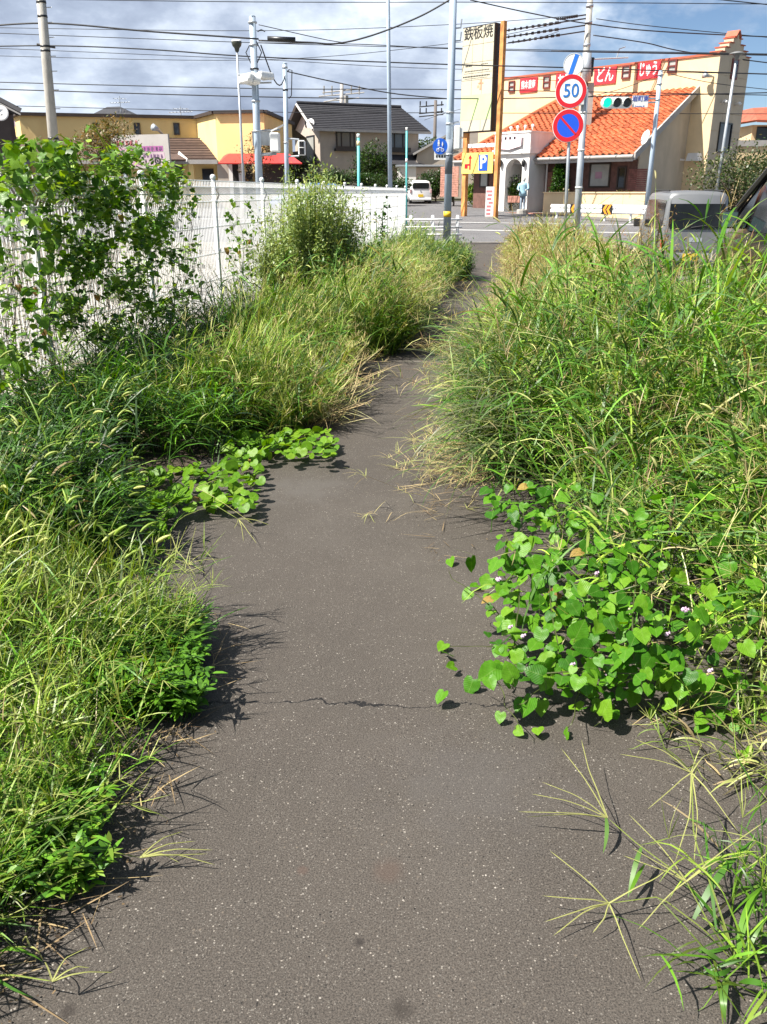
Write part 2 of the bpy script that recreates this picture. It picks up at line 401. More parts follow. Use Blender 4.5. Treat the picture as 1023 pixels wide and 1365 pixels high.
# loose stones standing proud of it, near enough to tell apart
def stones():
    n = 16000
    y = 4.5 + 16*rng.random(n)**1.3; x = -3.58 + .15*y - .2 - rng.random(n)**1.5*8
    r = rng.uniform(.012, .032, n)
    base = np.array([(1,0,0),(-1,0,0),(0,1,0),(0,-1,0),(0,0,1),(0,0,-.4)], float)
    V = base[None]*r[:, None, None]*rng.uniform(.6, 1.2, (n, 6, 1)); V[:, :, 2] *= .7
    a = rng.random(n)*6.28; c, s_ = np.cos(a), np.sin(a)
    X = V[:, :, 0]*c[:, None] - V[:, :, 1]*s_[:, None]; Y = V[:, :, 0]*s_[:, None] + V[:, :, 1]*c[:, None]
    V = np.stack([X + x[:, None], Y + y[:, None], V[:, :, 2] + .012 + r[:, None]*.25], 2)
    F = np.array([(0,2,4),(2,1,4),(1,3,4),(3,0,4)])
    F = (F[None] + (np.arange(n)*6)[:, None, None]).reshape(-1, 3)
    me = bpy.data.meshes.new('gravel_stones'); me.from_pydata(V.reshape(-1, 3).tolist(), [], F.tolist()); me.materials.append(M_gravel)
    tagk(link('gravel_stones', me), 'loose pale gravel stones covering the lot behind the white fence', 'gravel', kind='stuff')
stones()

# ================================================================== white mesh fence
M_white = mat('white_coating', (.80, .80, .80), .45, .04, 6, grime=(.45, .42, .36), gscale=4, gamt=.25)
def fx(Y): return -3.58 + .15*Y
fence = thing('mesh_fence', 'long white wire mesh fence beside the weedy path, bounding the gravel lot', 'fence', (fx(4.5), 4.5, 0))
fdir = Vector((.15, 1, 0)); fdir_n = fdir.normalized(); FA = -math.atan(.15)
FT, FB = 1.73, .30
pm = MB(); pm.path([(0,0,0),(0,0,FT+.02)], .024, 10); pm.lathe([(0,.05),(.02,.045),(.032,.03),(.034,.005),(.03,0)], 12, (0,0,FT+.02))
for z in (.45, .95, 1.5): pm.box(-.035, .035, -.012, .012, z-.02, z+.02)
post_me = pm.mesh('post', M_white, True)
seg = math.hypot(2, .3)
wm = MB()
k = int(seg/.05)
for i in range(k):
    y = .03 + (seg-.06)*i/(k-1)
    wm.path([(.012,y,FB),(.012,y,1.50),(.06,y,1.58),(.012,y,1.66),(.012,y,FT)], .0056, 3, False)
for z in (.33, .62, .92, 1.22, 1.50, 1.66, FT-.004): wm.path([(.012,.02,z),(.012,seg-.02,z)], .006, 4, False)
wm.path([(.06,.02,1.58),(.06,seg-.02,1.58)], .006, 4, False)
panel_me = wm.mesh('mesh_panel', M_white)
bm_ = MB(); bm_.box(-.06, .06, 0, seg-.004, 0, .19); block_me = bm_.mesh('block', M_conc)
for i in range(13):
    y = 2.0*i
    link('post', post_me, fence, loc=(.15*y, y, 0), rot=(0, 0, FA))
    if i < 12:
        link('mesh_panel', panel_me, fence, loc=(.15*y, y, 0), rot=(0, 0, FA), kind='stuff')
        link('footing_block', block_me, fence, loc=(.15*y, y, 0), rot=(0, 0, FA))

# ================================================================== white guard pipe at the kerb
gp = thing('guard_pipe', 'low white pipe guard rail at the end of the path by the road', 'guard rail', (2.0, 29.4, 0))
M_wp = mat('white_paint', (.78, .78, .77), .4, .05, 5)
base_y = 29.4
for px in (548, 577, 610):
    x = (P(px, 305, base_y).x) - 2.0
    q = MB(); q.path([(0,0,0),(0,0,.86)], .055, 12); q.lathe([(0,.035),(.04,.025),(.056,0)], 12, (0,0,.86)); q.build('post', M_wp, gp, True, loc=(x, 0, 0))
xa, xb = P(540, 305, base_y).x - 2, P(616, 305, base_y).x - 2
for z in (.28, .52, .76):
    q = MB(); q.path([(xa,-.06,z),(xb,-.06,z)], .03, 10); q.build('rail', M_wp, gp, True)

# ================================================================== materials of the built things
M_cream = mat('cream_render', (.74, .56, .33), .8, .06, 1.2, .15, 40, grime=(.42, .33, .22), gscale=.7, gamt=.35)
M_cream_shade = mat('shaded_cream_block', (.56, .46, .33), .85, .08, 1.0, .15, 40, grime=(.3, .25, .18), gscale=.8, gamt=.4)  # cream of the end walls facing away from the sun, shade put into the colour
M_tile = mat('orange_roof_tile', (.47, .13, .052), .7, .42, 1.7, .2, 25, grime=(.30, .08, .03), gscale=.8, gamt=.35)
M_terra = mat('terracotta', (.42, .10, .05), .7, .15, 4)
M_wood = mat('dark_brown_wood', (.045, .03, .022), .6, .2, 4)
M_fascia = mat('grey_fascia', (.35, .33, .31), .6, .1, 3)
M_wht = mat('white_render', (.76, .74, .71), .8, .05, 1.5, .1, 30, grime=(.4, .37, .33), gscale=.9, gamt=.4)
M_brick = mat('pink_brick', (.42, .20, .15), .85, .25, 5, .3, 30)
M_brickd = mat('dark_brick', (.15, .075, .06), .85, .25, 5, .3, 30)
M_glass = mat('window_glass', (.018, .022, .026), .06, .1, 1)
M_glassl = mat('curtained_window', (.38, .38, .35), .2, .12, 3)
M_frame = mat('maroon_frame', (.16, .03, .025), .5, .1, 5)
M_black = mat('black_plastic', (.014, .014, .015), .4, .2, 5)
M_dark = mat('dark_interior', (.012, .010, .009), .8, .2, 3)
M_red = mat('red_banner', (.62, .03, .045), .5, .05, 2)
M_sred = mat('sign_red', (.56, .012, .022), .35, .03, 2)
M_sblue = mat('sign_blue', (.012, .085, .62), .35, .03, 2)
M_swhite = mat('sign_white', (.80, .80, .78), .35, .03, 2)
M_ink = mat('black_ink', (.012, .012, .012), .6, .1, 5)
M_galv = mat('galvanised_steel', (.42, .45, .48), .42, .1, 5, metal=.35, grime=(.28, .27, .26), gscale=3, gamt=.4)
M_pblue = mat('blue_grey_paint', (.36, .44, .53), .45, .06, 4, grime=(.25, .28, .30), gscale=2, gamt=.5)
M_pconc = mat('pole_concrete', (.42, .40, .36), .85, .12, 3, .2, 50, grime=(.17, .16, .14), gscale=2, gamt=.6)
M_rust = mat('rusty_orange_steel', (.62, .27, .08), .75, .35, 3, .3, 30, grime=(.16, .05, .018), gscale=3.5, gamt=1.0)
M_panelw = mat('faded_sign_panel', (.52, .475, .36), .6, .05, .8, grime=(.48, .44, .34), gscale=.6, gamt=.4)
M_pgreen = mat('faded_green_print', (.52, .62, .30), .6, .12, .9)
M_yel = mat('yellow_sign', (.80, .60, .15), .5, .05, 1)
M_yelb = mat('yellow_plate', (.75, .50, .03), .5, .05, 1)
M_ywall = mat('yellow_render', (.86, .64, .28), .85, .06, .8, .1, 40, grime=(.5, .3, .12), gscale=.5, gamt=.35)
M_brroof = mat('brown_roof', (.085, .05, .036), .8, .25, 3, .3, 12)
M_redroof = mat('red_metal_roof', (.60, .04, .035), .5, .12, 1.5)
M_pinkp = mat('faded_pink_print', (.46, .27, .35), .6, .15, 2)
M_magp = mat('magenta_print', (.34, .10, .27), .6, .2, 3)
M_slate = mat('dark_slate_roof', (.035, .034, .038), .65, .2, 3, .3, 14)
M_hwall = mat('grey_brown_siding', (.43, .37, .31), .85, .07, 2, .2, 20)
M_hpink = mat('pale_gable_siding', (.52, .43, .37), .85, .07, 2)
M_wire = mat('black_cable', (.018, .018, .02), .5, .1, 5)

def wbox(mb, c, sx, sy, sz): return mb.box(c[0]-sx/2, c[0]+sx/2, c[1]-sy/2, c[1]+sy/2, c[2]-sz/2, c[2]+sz/2)

# ================================================================== tile-roofed restaurant (right)
RO = Vector((8.9, 56.0, .55)); RE = Vector((.692, -.722, 0)); RI = Vector((.722, .692, 0)); RN = -RI
rest = thing('restaurant', 'cream restaurant with orange tiled roof, red banners and a stepped gable', 'restaurant', RO, math.atan2(-.722, .692))
def fac(px, py, w=0.0):
    d = ray(px, py); o = RO + RN*w - Vector((0, 0, CAMZ)); k = o.dot(RN)/d.dot(RN); p = Vector((0, 0, CAMZ)) + d*k
    q = p - RO; return Vector((q.dot(RE), -w, q.z))
tC = fac(960, 73).x; zT = (fac(960, 73).z + fac(690, 103.5).z)/2
tL = fac(640, 120).x; D = 3.4
q = MB(); q.box(tL, tC, 0, D, -.3, zT); q.build('wall', M_cream, rest)
q = MB(); q.box(tL-.06, tC-.002, -.07, D-.002, zT+.002, zT+.10); q.build('parapet_cap', M_terra, rest)
# stepped end gable
H = [(0, 0), (0, .22), (.13, .22), (.13, .62), (.25, .62), (.25, 1.02), (.37, 1.02), (.37, 1.42), (.44, 1.5), (.5, 1.95), (.56, 1.5), (.63, 1.42), (.63, 1.02), (.75, 1.02), (.75, .62), (.87, .62), (.87, .22), (1, .22), (1, 0)]
H = [(f, z*.60) for f, z in H]; q = MB(); poly = [(f*D, z) for f, z in H]
vs = [(tC+.004, y, zT+.104+z-.1) for y, z in poly] + [(tC-.5, y, zT+.004+z) for y, z in poly]; kk = len(poly)
q.add(vs, [tuple(range(kk)), tuple(range(2*kk-1, kk-1, -1))] + [(i, i+kk, (i+1) % kk+kk, (i+1) % kk) for i in range(kk)])
q.build('stepped_gable', M_cream_shade, rest)
for r_ in range(9):
    for c_ in range(3):
        q = MB(); z0 = -.3+(zT+.3)*r_/9; q.box(tC+.001, tC+.03, .004+(D-.004)*c_/3, (D)*(c_+1)/3-.018, z0, z0+(zT+.3)/9-.018); q.build('wall_panel', M_cream_shade, rest)
q = MB()
for (f0, f1, z) in ((0, .13, .22), (.13, .25, .62), (.25, .37, 1.02), (.37, .44, 1.45), (.56, .63, 1.45), (.63, .75, 1.02), (.75, .87, .62), (.87, 1, .22)):
    q.box(tC-.56, tC+.08, f0*D-.03, f1*D+.03, zT+z*.6+.006, zT+z*.6+.05)
for a, b in (((.43, 1.52), (.505, 2.02)), ((.495, 2.02), (.57, 1.52))):
    q.slab([(tC-.56, a[0]*D, zT+a[1]*.6), (tC+.08, a[0]*D, zT+a[1]*.6), (tC+.08, b[0]*D, zT+b[1]*.6), (tC-.56, b[0]*D, zT+b[1]*.6)], -.09)
q.build('gable_coping', M_terra, rest)
# end-wall windows
def endwin(y0, y1, z0, z1, lab):
    q = MB(); x = tC+.032
    for a in ((y0-.06, y1+.06, z0-.06, z0), (y0-.06, y1+.06, z1, z1+.06), (y0-.06, y0, z0, z1), (y1, y1+.06, z0, z1), ((y0+y1)/2-.025, (y0+y1)/2+.025, z0, z1)):
        q.box(x, x+.07, *a)
    w = q.build('window', M_black, rest)
    q = MB(); q.box(x, x+.02, y0, y1, z0, z1); q.build('pane', M_glass, w)
endwin(.95, 2.25, 3.1, 4.45, '')
q = MB(); q.box(tC+.032, tC+.09, 1.35, 2.05, zT-1.0, zT-.05); w_ = q.build('window', M_frame, rest)
q = MB(); q.box(tC+.09, tC+.10, 1.47, 1.93, zT-.9, zT-.15); q.build('pane', M_glass, w_)
# facade windows
for (a, b, c_, d_) in ((679, 108, 687, 123), (725, 101, 734, 118), (775, 93.5, 784, 112), (830, 87, 841, 105), (891, 79, 903, 97)):
    p0, p1 = fac(a, (b+d_)/2), fac(c_, (b+d_)/2); zt, zb = fac((a+c_)/2, b).z, fac((a+c_)/2, d_).z
    q = MB(); x0, x1 = p0.x, p1.x
    for e_ in ((x0, x0+.07, zb, zt), (x1-.07, x1, zb, zt), (x0+.07, x1-.07, zb, zb+.07), (x0+.07, x1-.07, zt-.07, zt), (x0+.07, x1-.07, (zb+zt)/2-.03, (zb+zt)/2+.03)):
        q.box(e_[0], e_[1], -.09, -.003, e_[2], e_[3])
    w_ = q.build('window', M_frame, rest)
    q = MB(); q.box(x0+.07, x1-.07, -.03, -.003, zb+.07, zt-.07); q.build('pane', M_glassl, w_)
# red banners
M_btxt = mat('white_lettering', (.82, .80, .78), .5, .03, 2)
for (a, b, c_, d_, tx, lab, sz) in ((694, 104, 717, 123, '熊本豊南', 'red banner of white characters at the left end', .62), (742, 97.5, 766, 117, 'お腹', 'red banner half hidden behind the round speed sign', .8), (793, 90, 822, 112, 'どん', 'red banner reading どん in white', 1.05), (850, 81, 881, 105, 'じゅう', 'red banner reading じゅう in white', .95)):
    x0, x1 = fac(a, (b+d_)/2).x, fac(c_, (b+d_)/2).x; zt, zb = fac((a+c_)/2, b).z, fac((a+c_)/2, d_).z
    q = MB(); q.box(x0, x1, -.07, -.003, zb, zt); o = q.build('banner', M_red, rest, label=lab)
    text('lettering', tx, sz*.78, M_btxt, o, Matrix.Translation((.5*(x0+x1), -.075, .5*(zb+zt))) @ Matrix.Rotation(math.pi/2, 4, 'X'), sx=min(1.15, (x1-x0)*.82/(sz*.78*len(tx))), off=.006 if len(tx) > 3 else .014)
# tiled roof
WE = 5.73; pE = fac(845, 206, WE); zE = pE.z; xR = pE.x
zR0 = fac(680, 141).z; zR1 = fac(931, 115).z; zR = (zR0+zR1)/2
xL = fac(606, 211, WE).x; xRt = fac(931, 115).x
xLt = xL + 3.2
def roofpt(s_, f, lift=0):      # s_ across (m from left eave), f 0 eave..1 top
    return None
q = MB()
rows, pitch = 26, .36
def edge(f): return (xL + (xLt-xL)*f, xR + (xRt-xR)*f)
SL = math.hypot(WE, zR-zE); nz = WE/SL; ny = (zR-zE)/SL
def rp(x, f, h): return (x, -WE*(1-f) - ny*h, zE + (zR-zE)*f + nz*h)
for r_ in range(rows):
    f0, f1 = r_/rows, (r_+1.12)/rows
    a, b = edge(min(1, f0)); n = int((b-a)/pitch)
    prof = ((0, 0.0), (.18, .075), (.42, .09), (.62, .03), (.8, -.012), (1.0, 0.0))
    off = 0.0
    for c in range(n):
        x0 = a + (b-a)*c/n; dx = (b-a)/n; j = random.uniform(-.008, .008); base = len(q.v)
        for ux, h in prof:
            q.v.append(rp(x0+ux*dx, f0, h+.065+j)); q.v.append(rp(x0+ux*dx, min(1.0, f1), h+.012+j))
        for i in range(len(prof)-1): q.f.append((base+2*i, base+2*i+2, base+2*i+3, base+2*i+1))
        nb = len(q.v)                       # butt ends of the course
        for ux, h in prof: q.v.append(rp(x0+ux*dx, f0, h+.0+j))
        for i in range(len(prof)-1): q.f.append((base+2*i, nb+i, nb+i+1, base+2*i+2))
q.build('roof_tile', M_tile, rest, kind='stuff')
q = MB()
q.slab([(xL, -WE, zE), (xR, -WE, zE), (xRt, -.003, zR), (xLt, -.003, zR)], .14); q.build('roof_deck', M_wood, rest)
q = MB(); q.box(xL-.02, xR, -WE-.05, -WE-.005, zE-.30, zE+.02); q.path([(xL, -WE-.12, zE-.08), (xR+.05, -WE-.12, zE-.08)], .07, 8)
q.build('eave_fascia', M_fascia, rest)
q = MB(); q.obox(((xR+xRt)/2+.05, -WE/2, (zE+zR)/2-.08), (.05, 0, 0), ((xRt-xR)/2, WE/2, (zR-zE)/2), (0, 0, .17)); q.build('verge_board', M_fascia, rest)
q = MB(); q.path([(xLt, 0, zR+.1), (xL, -WE, zE+.1)], .13, 8); q.slab([(xL, -WE, zE), (xLt, 0, zR), (xL-1.2, -.003, zE)], .1); q.build('hip', M_tile, rest)
# ground floor under the roof
WG = 4.75; xG0 = xL+.7; xG1 = xR-.35
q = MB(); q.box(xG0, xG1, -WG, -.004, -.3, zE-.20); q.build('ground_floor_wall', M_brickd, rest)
q = MB(); q.prism([(0, 0), (1, 0), (1, 1)], 0, 1)
q = MB()
gx = xG1+.05
vs = [(gx, -WG+.1, -.3), (gx, -.01, -.3), (gx+.0, -.01, zR-.45), (gx, -WG+.1, zE+.35), (gx-.2, -WG+.1, -.3), (gx-.2, -.01, -.3), (gx-.2, -.01, zR-.45), (gx-.2, -WG+.1, zE+.35)]
q.add(vs, [(0,1,2,3), (4,7,6,5), (0,4,5,1), (1,5,6,2), (2,6,7,3), (3,7,4,0)]); q.build('gable_wall', M_cream_shade, rest)
def gwall(a, b, c_, d_, w): 
    x0, x1 = fac(a, (b+d_)/2, w).x, fac(c_, (b+d_)/2, w).x; return x0, x1, fac((a+c_)/2, d_, w).z, fac((a+c_)/2, b, w).z
for (a, b, c_, d_, m_, nm) in ((786, 217, 814, 250, M_glassl, 'window'), (823, 222, 835, 252, M_glass, 'window'), (596, 218, 602, 250, M_glass, 'window'), (640, 222, 652, 250, M_glassl, 'window')):
    x0, x1, z0, z1 = gwall(a, b, c_, d_, WG)
    q = MB()
    for e_ in ((x0, x0+.08, z0, z1), (x1-.08, x1, z0, z1), (x0+.08, x1-.08, z0, z0+.08), (x0+.08, x1-.08, z1-.08, z1)): q.box(e_[0], e_[1], -WG-.06, -WG-.003, e_[2], e_[3])
    o = q.build(nm, M_wood, rest); q = MB(); q.box(x0+.08, x1-.08, -WG-.02, -WG-.003, z0+.08, z1-.08); q.build('pane', m_, o)
x0, x1, z0, z1 = gwall(794, 229, 803, 238, WG); q = MB(); q.box(x0, x1, -WG-.035, -WG-.022, z0, z1); q.build('pink_poster', M_pinkp, rest)
q = MB()          # brick pier panels, each course a row of bricks
for (a, c_, b, d_) in ((728, 736, 228, 258), (588, 596, 222, 262), (603, 612, 222, 262)):
    x0, x1, z0, z1 = gwall(a, b, c_, d_, WG); z = z0; rr = 0
    while z < z1-.05:
        x = x0 - (rr % 2)*.15
        while x < x1:
            q.box(max(x, x0), min(x+.29, x1), -WG-.05, -WG-.003, z, z+.085); x += .30
        z += .1; rr += 1
q.build('brickwork', M_brick, rest, kind='stuff')
q = MB(); x0, x1, z0, z1 = gwall(838, 226, 862, 256, WG); z = z0; rr = 0
while z < z1-.05:
    x = x0 - (rr % 2)*.15
    while x < x1:
        q.box(max(x, x0), min(x+.29, x1), -WG-.05, -WG-.003, z, z+.085); x += .30
    z += .1; rr += 1
q.build('brickwork', mat('brown_brick', (.24, .10, .085), .85, .3, 4), rest, kind='stuff')
# white entrance porch
WP = 6.25; p_l = fac(664, 230, WP).x; p_r = fac(705, 230, WP).x
zc0 = fac(690, 205, WP).z; zc1 = fac(690, 177.5, WP).z; zb = -.2
x1a, x1b = fac(674, 230, WP).x, fac(696, 230, WP).x
q = MB(); q.box(p_l, x1a, -WP, -WG-.004, zb, zc0); q.box(x1b, p_r, -WP, -WG-.004, zb, zc0)
n_ = 14; cxm = (x1a+x1b)/2; rx = (x1b-x1a)/2; zs = zc0-.25-rx
arch = [(cxm + rx*math.cos(a), zs + rx*math.sin(a)) for a in [math.pi*i/n_ for i in range(n_+1)]]
for i in range(n_):
    (xa_, za), (xb_, zb_) = arch[i], arch[i+1]
    q.add([(xa_, -WP+.02, za), (xb_, -WP+.02, zb_), (xb_, -WP+.02, zc0), (xa_, -WP+.02, zc0), (xa_, -WP+.5, za), (xb_, -WP+.5, zb_), (xb_, -WP+.5, zc0), (xa_, -WP+.5, zc0)], [(0,1,2,3), (4,7,6,5), (0,4,5,1)])
q.build('porch', M_wht, rest)
q = MB(); q.box(p_l-.35, p_r+.12, -WP-.15, -WG+1.3, zc0+.004, zc0+.22); q.box(p_l-.25, p_r+.06, -WP-.08, -WG+1.3, zc0+.22, zc1)
q.box(p_l-.3, p_r+.1, -WP-.12, -WG+1.3, zc1+.002, zc1+.09); q.build('porch_parapet', M_wht, rest)
q = MB(); q.box(x1a-.05, x1b+.05, -WG-.12, -WG-.006, zb, zc0-.01); q.build('entrance_door', M_dark, rest)
q = MB(); q.path([(p_r+.35, -WG-.35, zb), (p_r+.35, -WG-.35, zc0+.1)], .05, 8); q.build('downpipe', M_wht, rest)
for px in (669, 700):
    x = fac(px, 218, WP).x; q = MB(); q.lathe([(0, -.2), (.07, -.14), (.11, 0), (.12, .12), (.05, .18), (0, .22)], 8, (x, -WP-.12, fac(px, 218, WP).z)); q.build('wall_lamp', M_black, rest, True)
# pink cloth banner on the porch
x0, x1, z0, z1 = gwall(666, 180, 696, 198, WP+.16); q = MB(); q.add([(x0, -WP-.18, z1), (x1, -WP-.18, z1), (x1, -WP-.22, z0+.1), ((x0+x1)/2, -WP-.24, z0-.06), (x0, -WP-.22, z0)], [(0,1,2,3,4)]); 
o = q.build('porch_banner', mat('pale_pink_cloth', (.72, .55, .60), .8, .1, 2), rest); s_ = o.modifiers.new('t', 'SOLIDIFY'); s_.thickness = .02
for i in range(3):
    q = MB(); wbox(q, (x0+(x1-x0)*(.3+.2*i), -WP-.20, z1-.16), .13, .03, .14); q.build('banner_mark', M_ink, o)
# spotlights on the roof edge and floodlight, dish
for px, py in ((681, 172), (690, 171), (700, 170), (710, 169)):
    p = fac(px, py, WP-.8); q = MB(); q.path([(p.x, p.y, p.z-.15), (p.x, p.y, p.z), (p.x+.12, p.y-.12, p.z+.05)], [.02, .04, .09], 8); q.build('spotlight', M_wht, rest, True)
p = fac(947, 103); q = MB(); q.path([(p.x+.2, -.003, p.z), (p.x, -.35, p.z+.05), (p.x-.1, -.5, p.z+.1)], [.03, .1, .2], 10); q.build('floodlight', M_galv, rest, True)
for f_ in (.75, 2.35): q = MB(); q.path([(tC+.03, f_, 5.4), (tC+.25, f_, 5.5), (tC+.32, f_, 5.4)], [.04, .07, .11], 8); q.build('floodlight', M_wht, rest, True)
p = fac(864, 184, WE+.1); q = MB(); q.lathe([(0, .0), (.12, .02), (.26, .08), (.34, .15)], 20); o = q.build('satellite_dish', M_wht, rest, True); o.matrix_local = facing((p.x, p.y, p.z), (-.5, -.85, .25)); s_ = o.modifiers.new('t', 'SOLIDIFY'); s_.thickness = .02
for px in (893, 916): p = fac(px, 214, 1.0); q = MB(); q.prism([(-.35, 0), (.35, 0), (.25, .38), (-.25, .38)], -.25, .25); q.build('vent_hood', M_wht, rest, loc=(p.x, -.25, p.z))
x0, x1, z0, z1 = gwall(882, 218, 897, 250, .06); q = MB(); q.box(x0, x1, -.06, -.003, z0, z1); q.build('side_door', M_glassl, rest)
# low boundary wall, planter, steps
lw = thing('low_wall', 'low cream rendered wall in front of the restaurant windows', 'wall', RO, math.atan2(-.722, .692))
x0, x1, z0, z1 = gwall(727, 257.5, 862, 274, 6.5); q = MB()
for i in range(5):
    a, b = x0+(x1-x0)*i/5, x0+(x1-x0)*(i+1)/5; q.box(a, b-.01, -6.65, -6.45, -.4, z1)
q.build('wall_body', M_cream, lw); q = MB(); q.box(x0-.03, x1+.03, -6.7, -6.4, z1+.002, z1+.06); q.build('coping', M_cream, lw)
st = thing('entrance_steps', 'red brick steps and landing at the white porch', 'steps', RO, math.atan2(-.722, .692))
x0, x1 = fac(648, 272, 7.6).x, fac(712, 272, 7.6).x
for i in range(3):
    q = MB(); q.box(x0+.25*i, x1-.1*i, -7.9+.35*i, -WP-.01, -.45+.16*i, -.29+.16*i); q.build('step', M_brick, st)
pl = thing('planter', 'terracotta brick planter box beside the statue', 'planter', RO, math.atan2(-.722, .692))
x0, x1, z0, z1 = gwall(680, 261, 696, 270, 7.0); q = MB()
for r_ in range(5):
    for c_ in range(6): q.box(x0+(x1-x0)*c_/6+.006, x0+(x1-x0)*(c_+1)/6-.006, -7.2, -6.75, z0+.0+(z1-z0)*r_/5+.006, z0+(z1-z0)*(r_+1)/5-.006)
q.build('brick_course', M_brick, pl, kind='stuff'); q = MB(); q.box(x0+.03, x1-.03, -7.17, -6.78, z0, z1-.05); q.build('soil_fill', M_soil, pl)

# statue in a blue coat
def figure(name, label, cat, loc, rz_, h, coat, face, legs):
    t = thing(name, label, cat, loc, rz_)
    k = h/1.7
    q = MB(); q.lathe([(0, 0), (.3, 0), (.3, .22), (.26, .26), (0, .26)], 10); q.build('plinth', M_conc, t)
    z0 = .26
    q = MB()
    for sx in (-.09, .09): q.path([(sx*k, -.04*k, z0), (sx*k, 0, z0+.06*k), (sx*k, 0, z0+.45*k), (sx*.9*k, 0, z0+.85*k)], [.07*k, .065*k, .07*k, .1*k], 8)
    q.build('leg', legs, t, True)
    q = MB(); q.lathe([(.0, .70), (.24, .72), (.22, .95), (.20, 1.1), (.24, 1.3), (.22, 1.42), (.09, 1.48), (0, 1.49)], 12)
    q.v = [(x*k, y*.7*k, z*k+z0) for x, y, z in q.v]
    for sx in (-1, 1): q.path([(sx*.22*k, 0, z0+1.38*k), (sx*.31*k, -.05*k, z0+1.12*k), (sx*.2*k, -.24*k, z0+1.05*k)], [.08*k, .065*k, .05*k], 8)
    q.build('coat', coat, t, True)
    q = MB(); q.lathe([(0, 1.44), (.06, 1.46), (.06, 1.5), (.1, 1.56), (.115, 1.64), (.1, 1.73), (.05, 1.79), (0, 1.8)], 12); q.v = [(x*k, y*k, z*k+z0) for x, y, z in q.v]
    for sx in (-1, 1): q.lathe([(0, -.05), (.04, 0), (0, .05)], 6, (sx*.2*k, -.27*k, z0+1.05*k))
    q.build('head', face, t, True)
    return t
pst = RO + RE*fac(698, 250, 7.3).x + RN*7.3
figure('statue', 'pale statue in a light blue coat standing by the porch', 'statue', (pst.x, pst.y, RO.z-.05), R(-20), 1.55, mat('light_blue_coat', (.28, .45, .55), .6), mat('statue_white', (.7, .68, .63), .6), mat('statue_grey_blue', (.25, .30, .36), .6))

# ================================================================== roadside pylon sign
pR = P(658, 285, 43.5); pdir = Vector((-.70, .71, 0)).normalized(); pn = Vector((-pdir.y, pdir.x, 0)) * 1
if pn.y > 0: pn = -pn
d = ray(618, 175); # solve panel width where the left edge is seen
A_ = d.x/d.y; wpan = (pR.x - A_*pR.y)/(A_*pdir.y - pdir.x)
pyl = thing('pylon_sign', 'tall rusty orange pylon sign with faded cream panel reading 鉄板焼', 'sign', (pR.x, pR.y, rz(43.5)), math.atan2(-pdir.y, -pdir.x))
# local x: right along panel (right post at 0, left end at -wpan); local -y faces the viewer
zb0 = rz(43.5); zt_ = P(662, 30, 43.5).z - zb0; zp = P(655, 175, 43.5).z - zb0
q = MB(); q.box(.0, .21, -.10, .12, 0, zt_+.05); q.build('post', M_rust, pyl, bevel=.01)
q = MB(); q.box(-wpan+.08, -wpan+.32, -.1, .12, 0, zp+.3); q.build('post', M_rust, pyl, bevel=.01)
q = MB(); q.box(-wpan, -.16, -.26, .18, zp, zt_); q.build('sign_box', M_black, pyl, bevel=.01)
q = MB()
cols, rows_ = 3, 6
for i in range(cols):
    a, b = -wpan+.03+(wpan-.22)*i/cols, -wpan+.03+(wpan-.22)*(i+1)/cols
    for j in range(rows_):
        z0, z1 = zp+.04+(zt_-zp-.08)*j/rows_, zp+.04+(zt_-zp-.08)*(j+1)/rows_
        q = MB(); q.box(a+.008, b-.008, -.29, -.262, z0+.008, z1-.008); q.build('panel', M_panelw, pyl)
def pyt(tx, fx_, fz, sz, m_, sx=1, off=0, shear=0, nm='lettering'):
    return text(nm, tx, sz, m_, pyl, Matrix.Translation((-wpan+.03+(wpan-.22)*fx_, -.296, zp+(zt_-zp)*fz)) @ Matrix.Rotation(math.pi/2, 4, 'X'), sx=sx, off=off, shear=shear)
pw = wpan-.22
pyt('鉄板焼', .5, .925, pw*.31, M_ink, off=.004)
q = MB()
for (a, b, z, hh) in ((.12, .33, .635, .014), (.62, .85, .64, .006), (.1, .9, .585, .008), (.08, .98, .565, .003), (.05, .92, .535, .012), (.1, .85, .515, .004)):
    nn = max(1, int((b-a)/.05))
    for i in range(nn): 
        u0 = a+(b-a)*i/nn; q.box(-wpan+.03+pw*u0, -wpan+.03+pw*(u0+(b-a)/nn*.75), -.296, -.291, zp+(zt_-zp)*(z-hh/2), zp+(zt_-zp)*(z+hh/2))
q.build('small_print', M_ink, pyl, kind='stuff')
q = MB(); q.box(-wpan+.05, -.2, -.2945, -.2915, zp+(zt_-zp)*.12, zp+(zt_-zp)*.36); q.build('green_print', M_pgreen, pyl)
mo = mat('faded_orange_print', (.75, .30, .18), .6, .2, 3); q = MB()
for (a, b, z0, z1) in ((.55, .72, .455, .47), (.6, .66, .40, .5), (.52, .58, .42, .445)): q.box(-wpan+.03+pw*a, -wpan+.03+pw*b, -.296, -.291, zp+(zt_-zp)*z0, zp+(zt_-zp)*z1)
q.build('orange_mark', mo, pyl)
zz = lambda py: P(640, py, 44.6).z - zb0
q = MB(); q.box(-wpan+.35, -.06, -.02, .03, zz(197), zz(192)); q.build('white_plate', M_swhite, pyl)
q = MB(); q.box(-wpan+.1, -.05, -.16, -.11, zz(231.5), zz(204)); o = q.build('parking_board', M_yel, pyl)
xp = -wpan*.30; zc_ = (zz(231)+zz(204))/2; hb = (zz(204)-zz(231.5))
q = MB(); q.box(xp-.26, xp+.26, -.19, -.163, zc_-hb*.37, zc_+hb*.37); q.build('blue_square', M_sblue, o)
text('lettering', 'P', hb*.85, M_swhite, o, Matrix.Translation((xp, -.196, zc_)) @ Matrix.Rotation(math.pi/2, 4, 'X'), off=.02)
xa_ = -wpan*.72; q = MB()
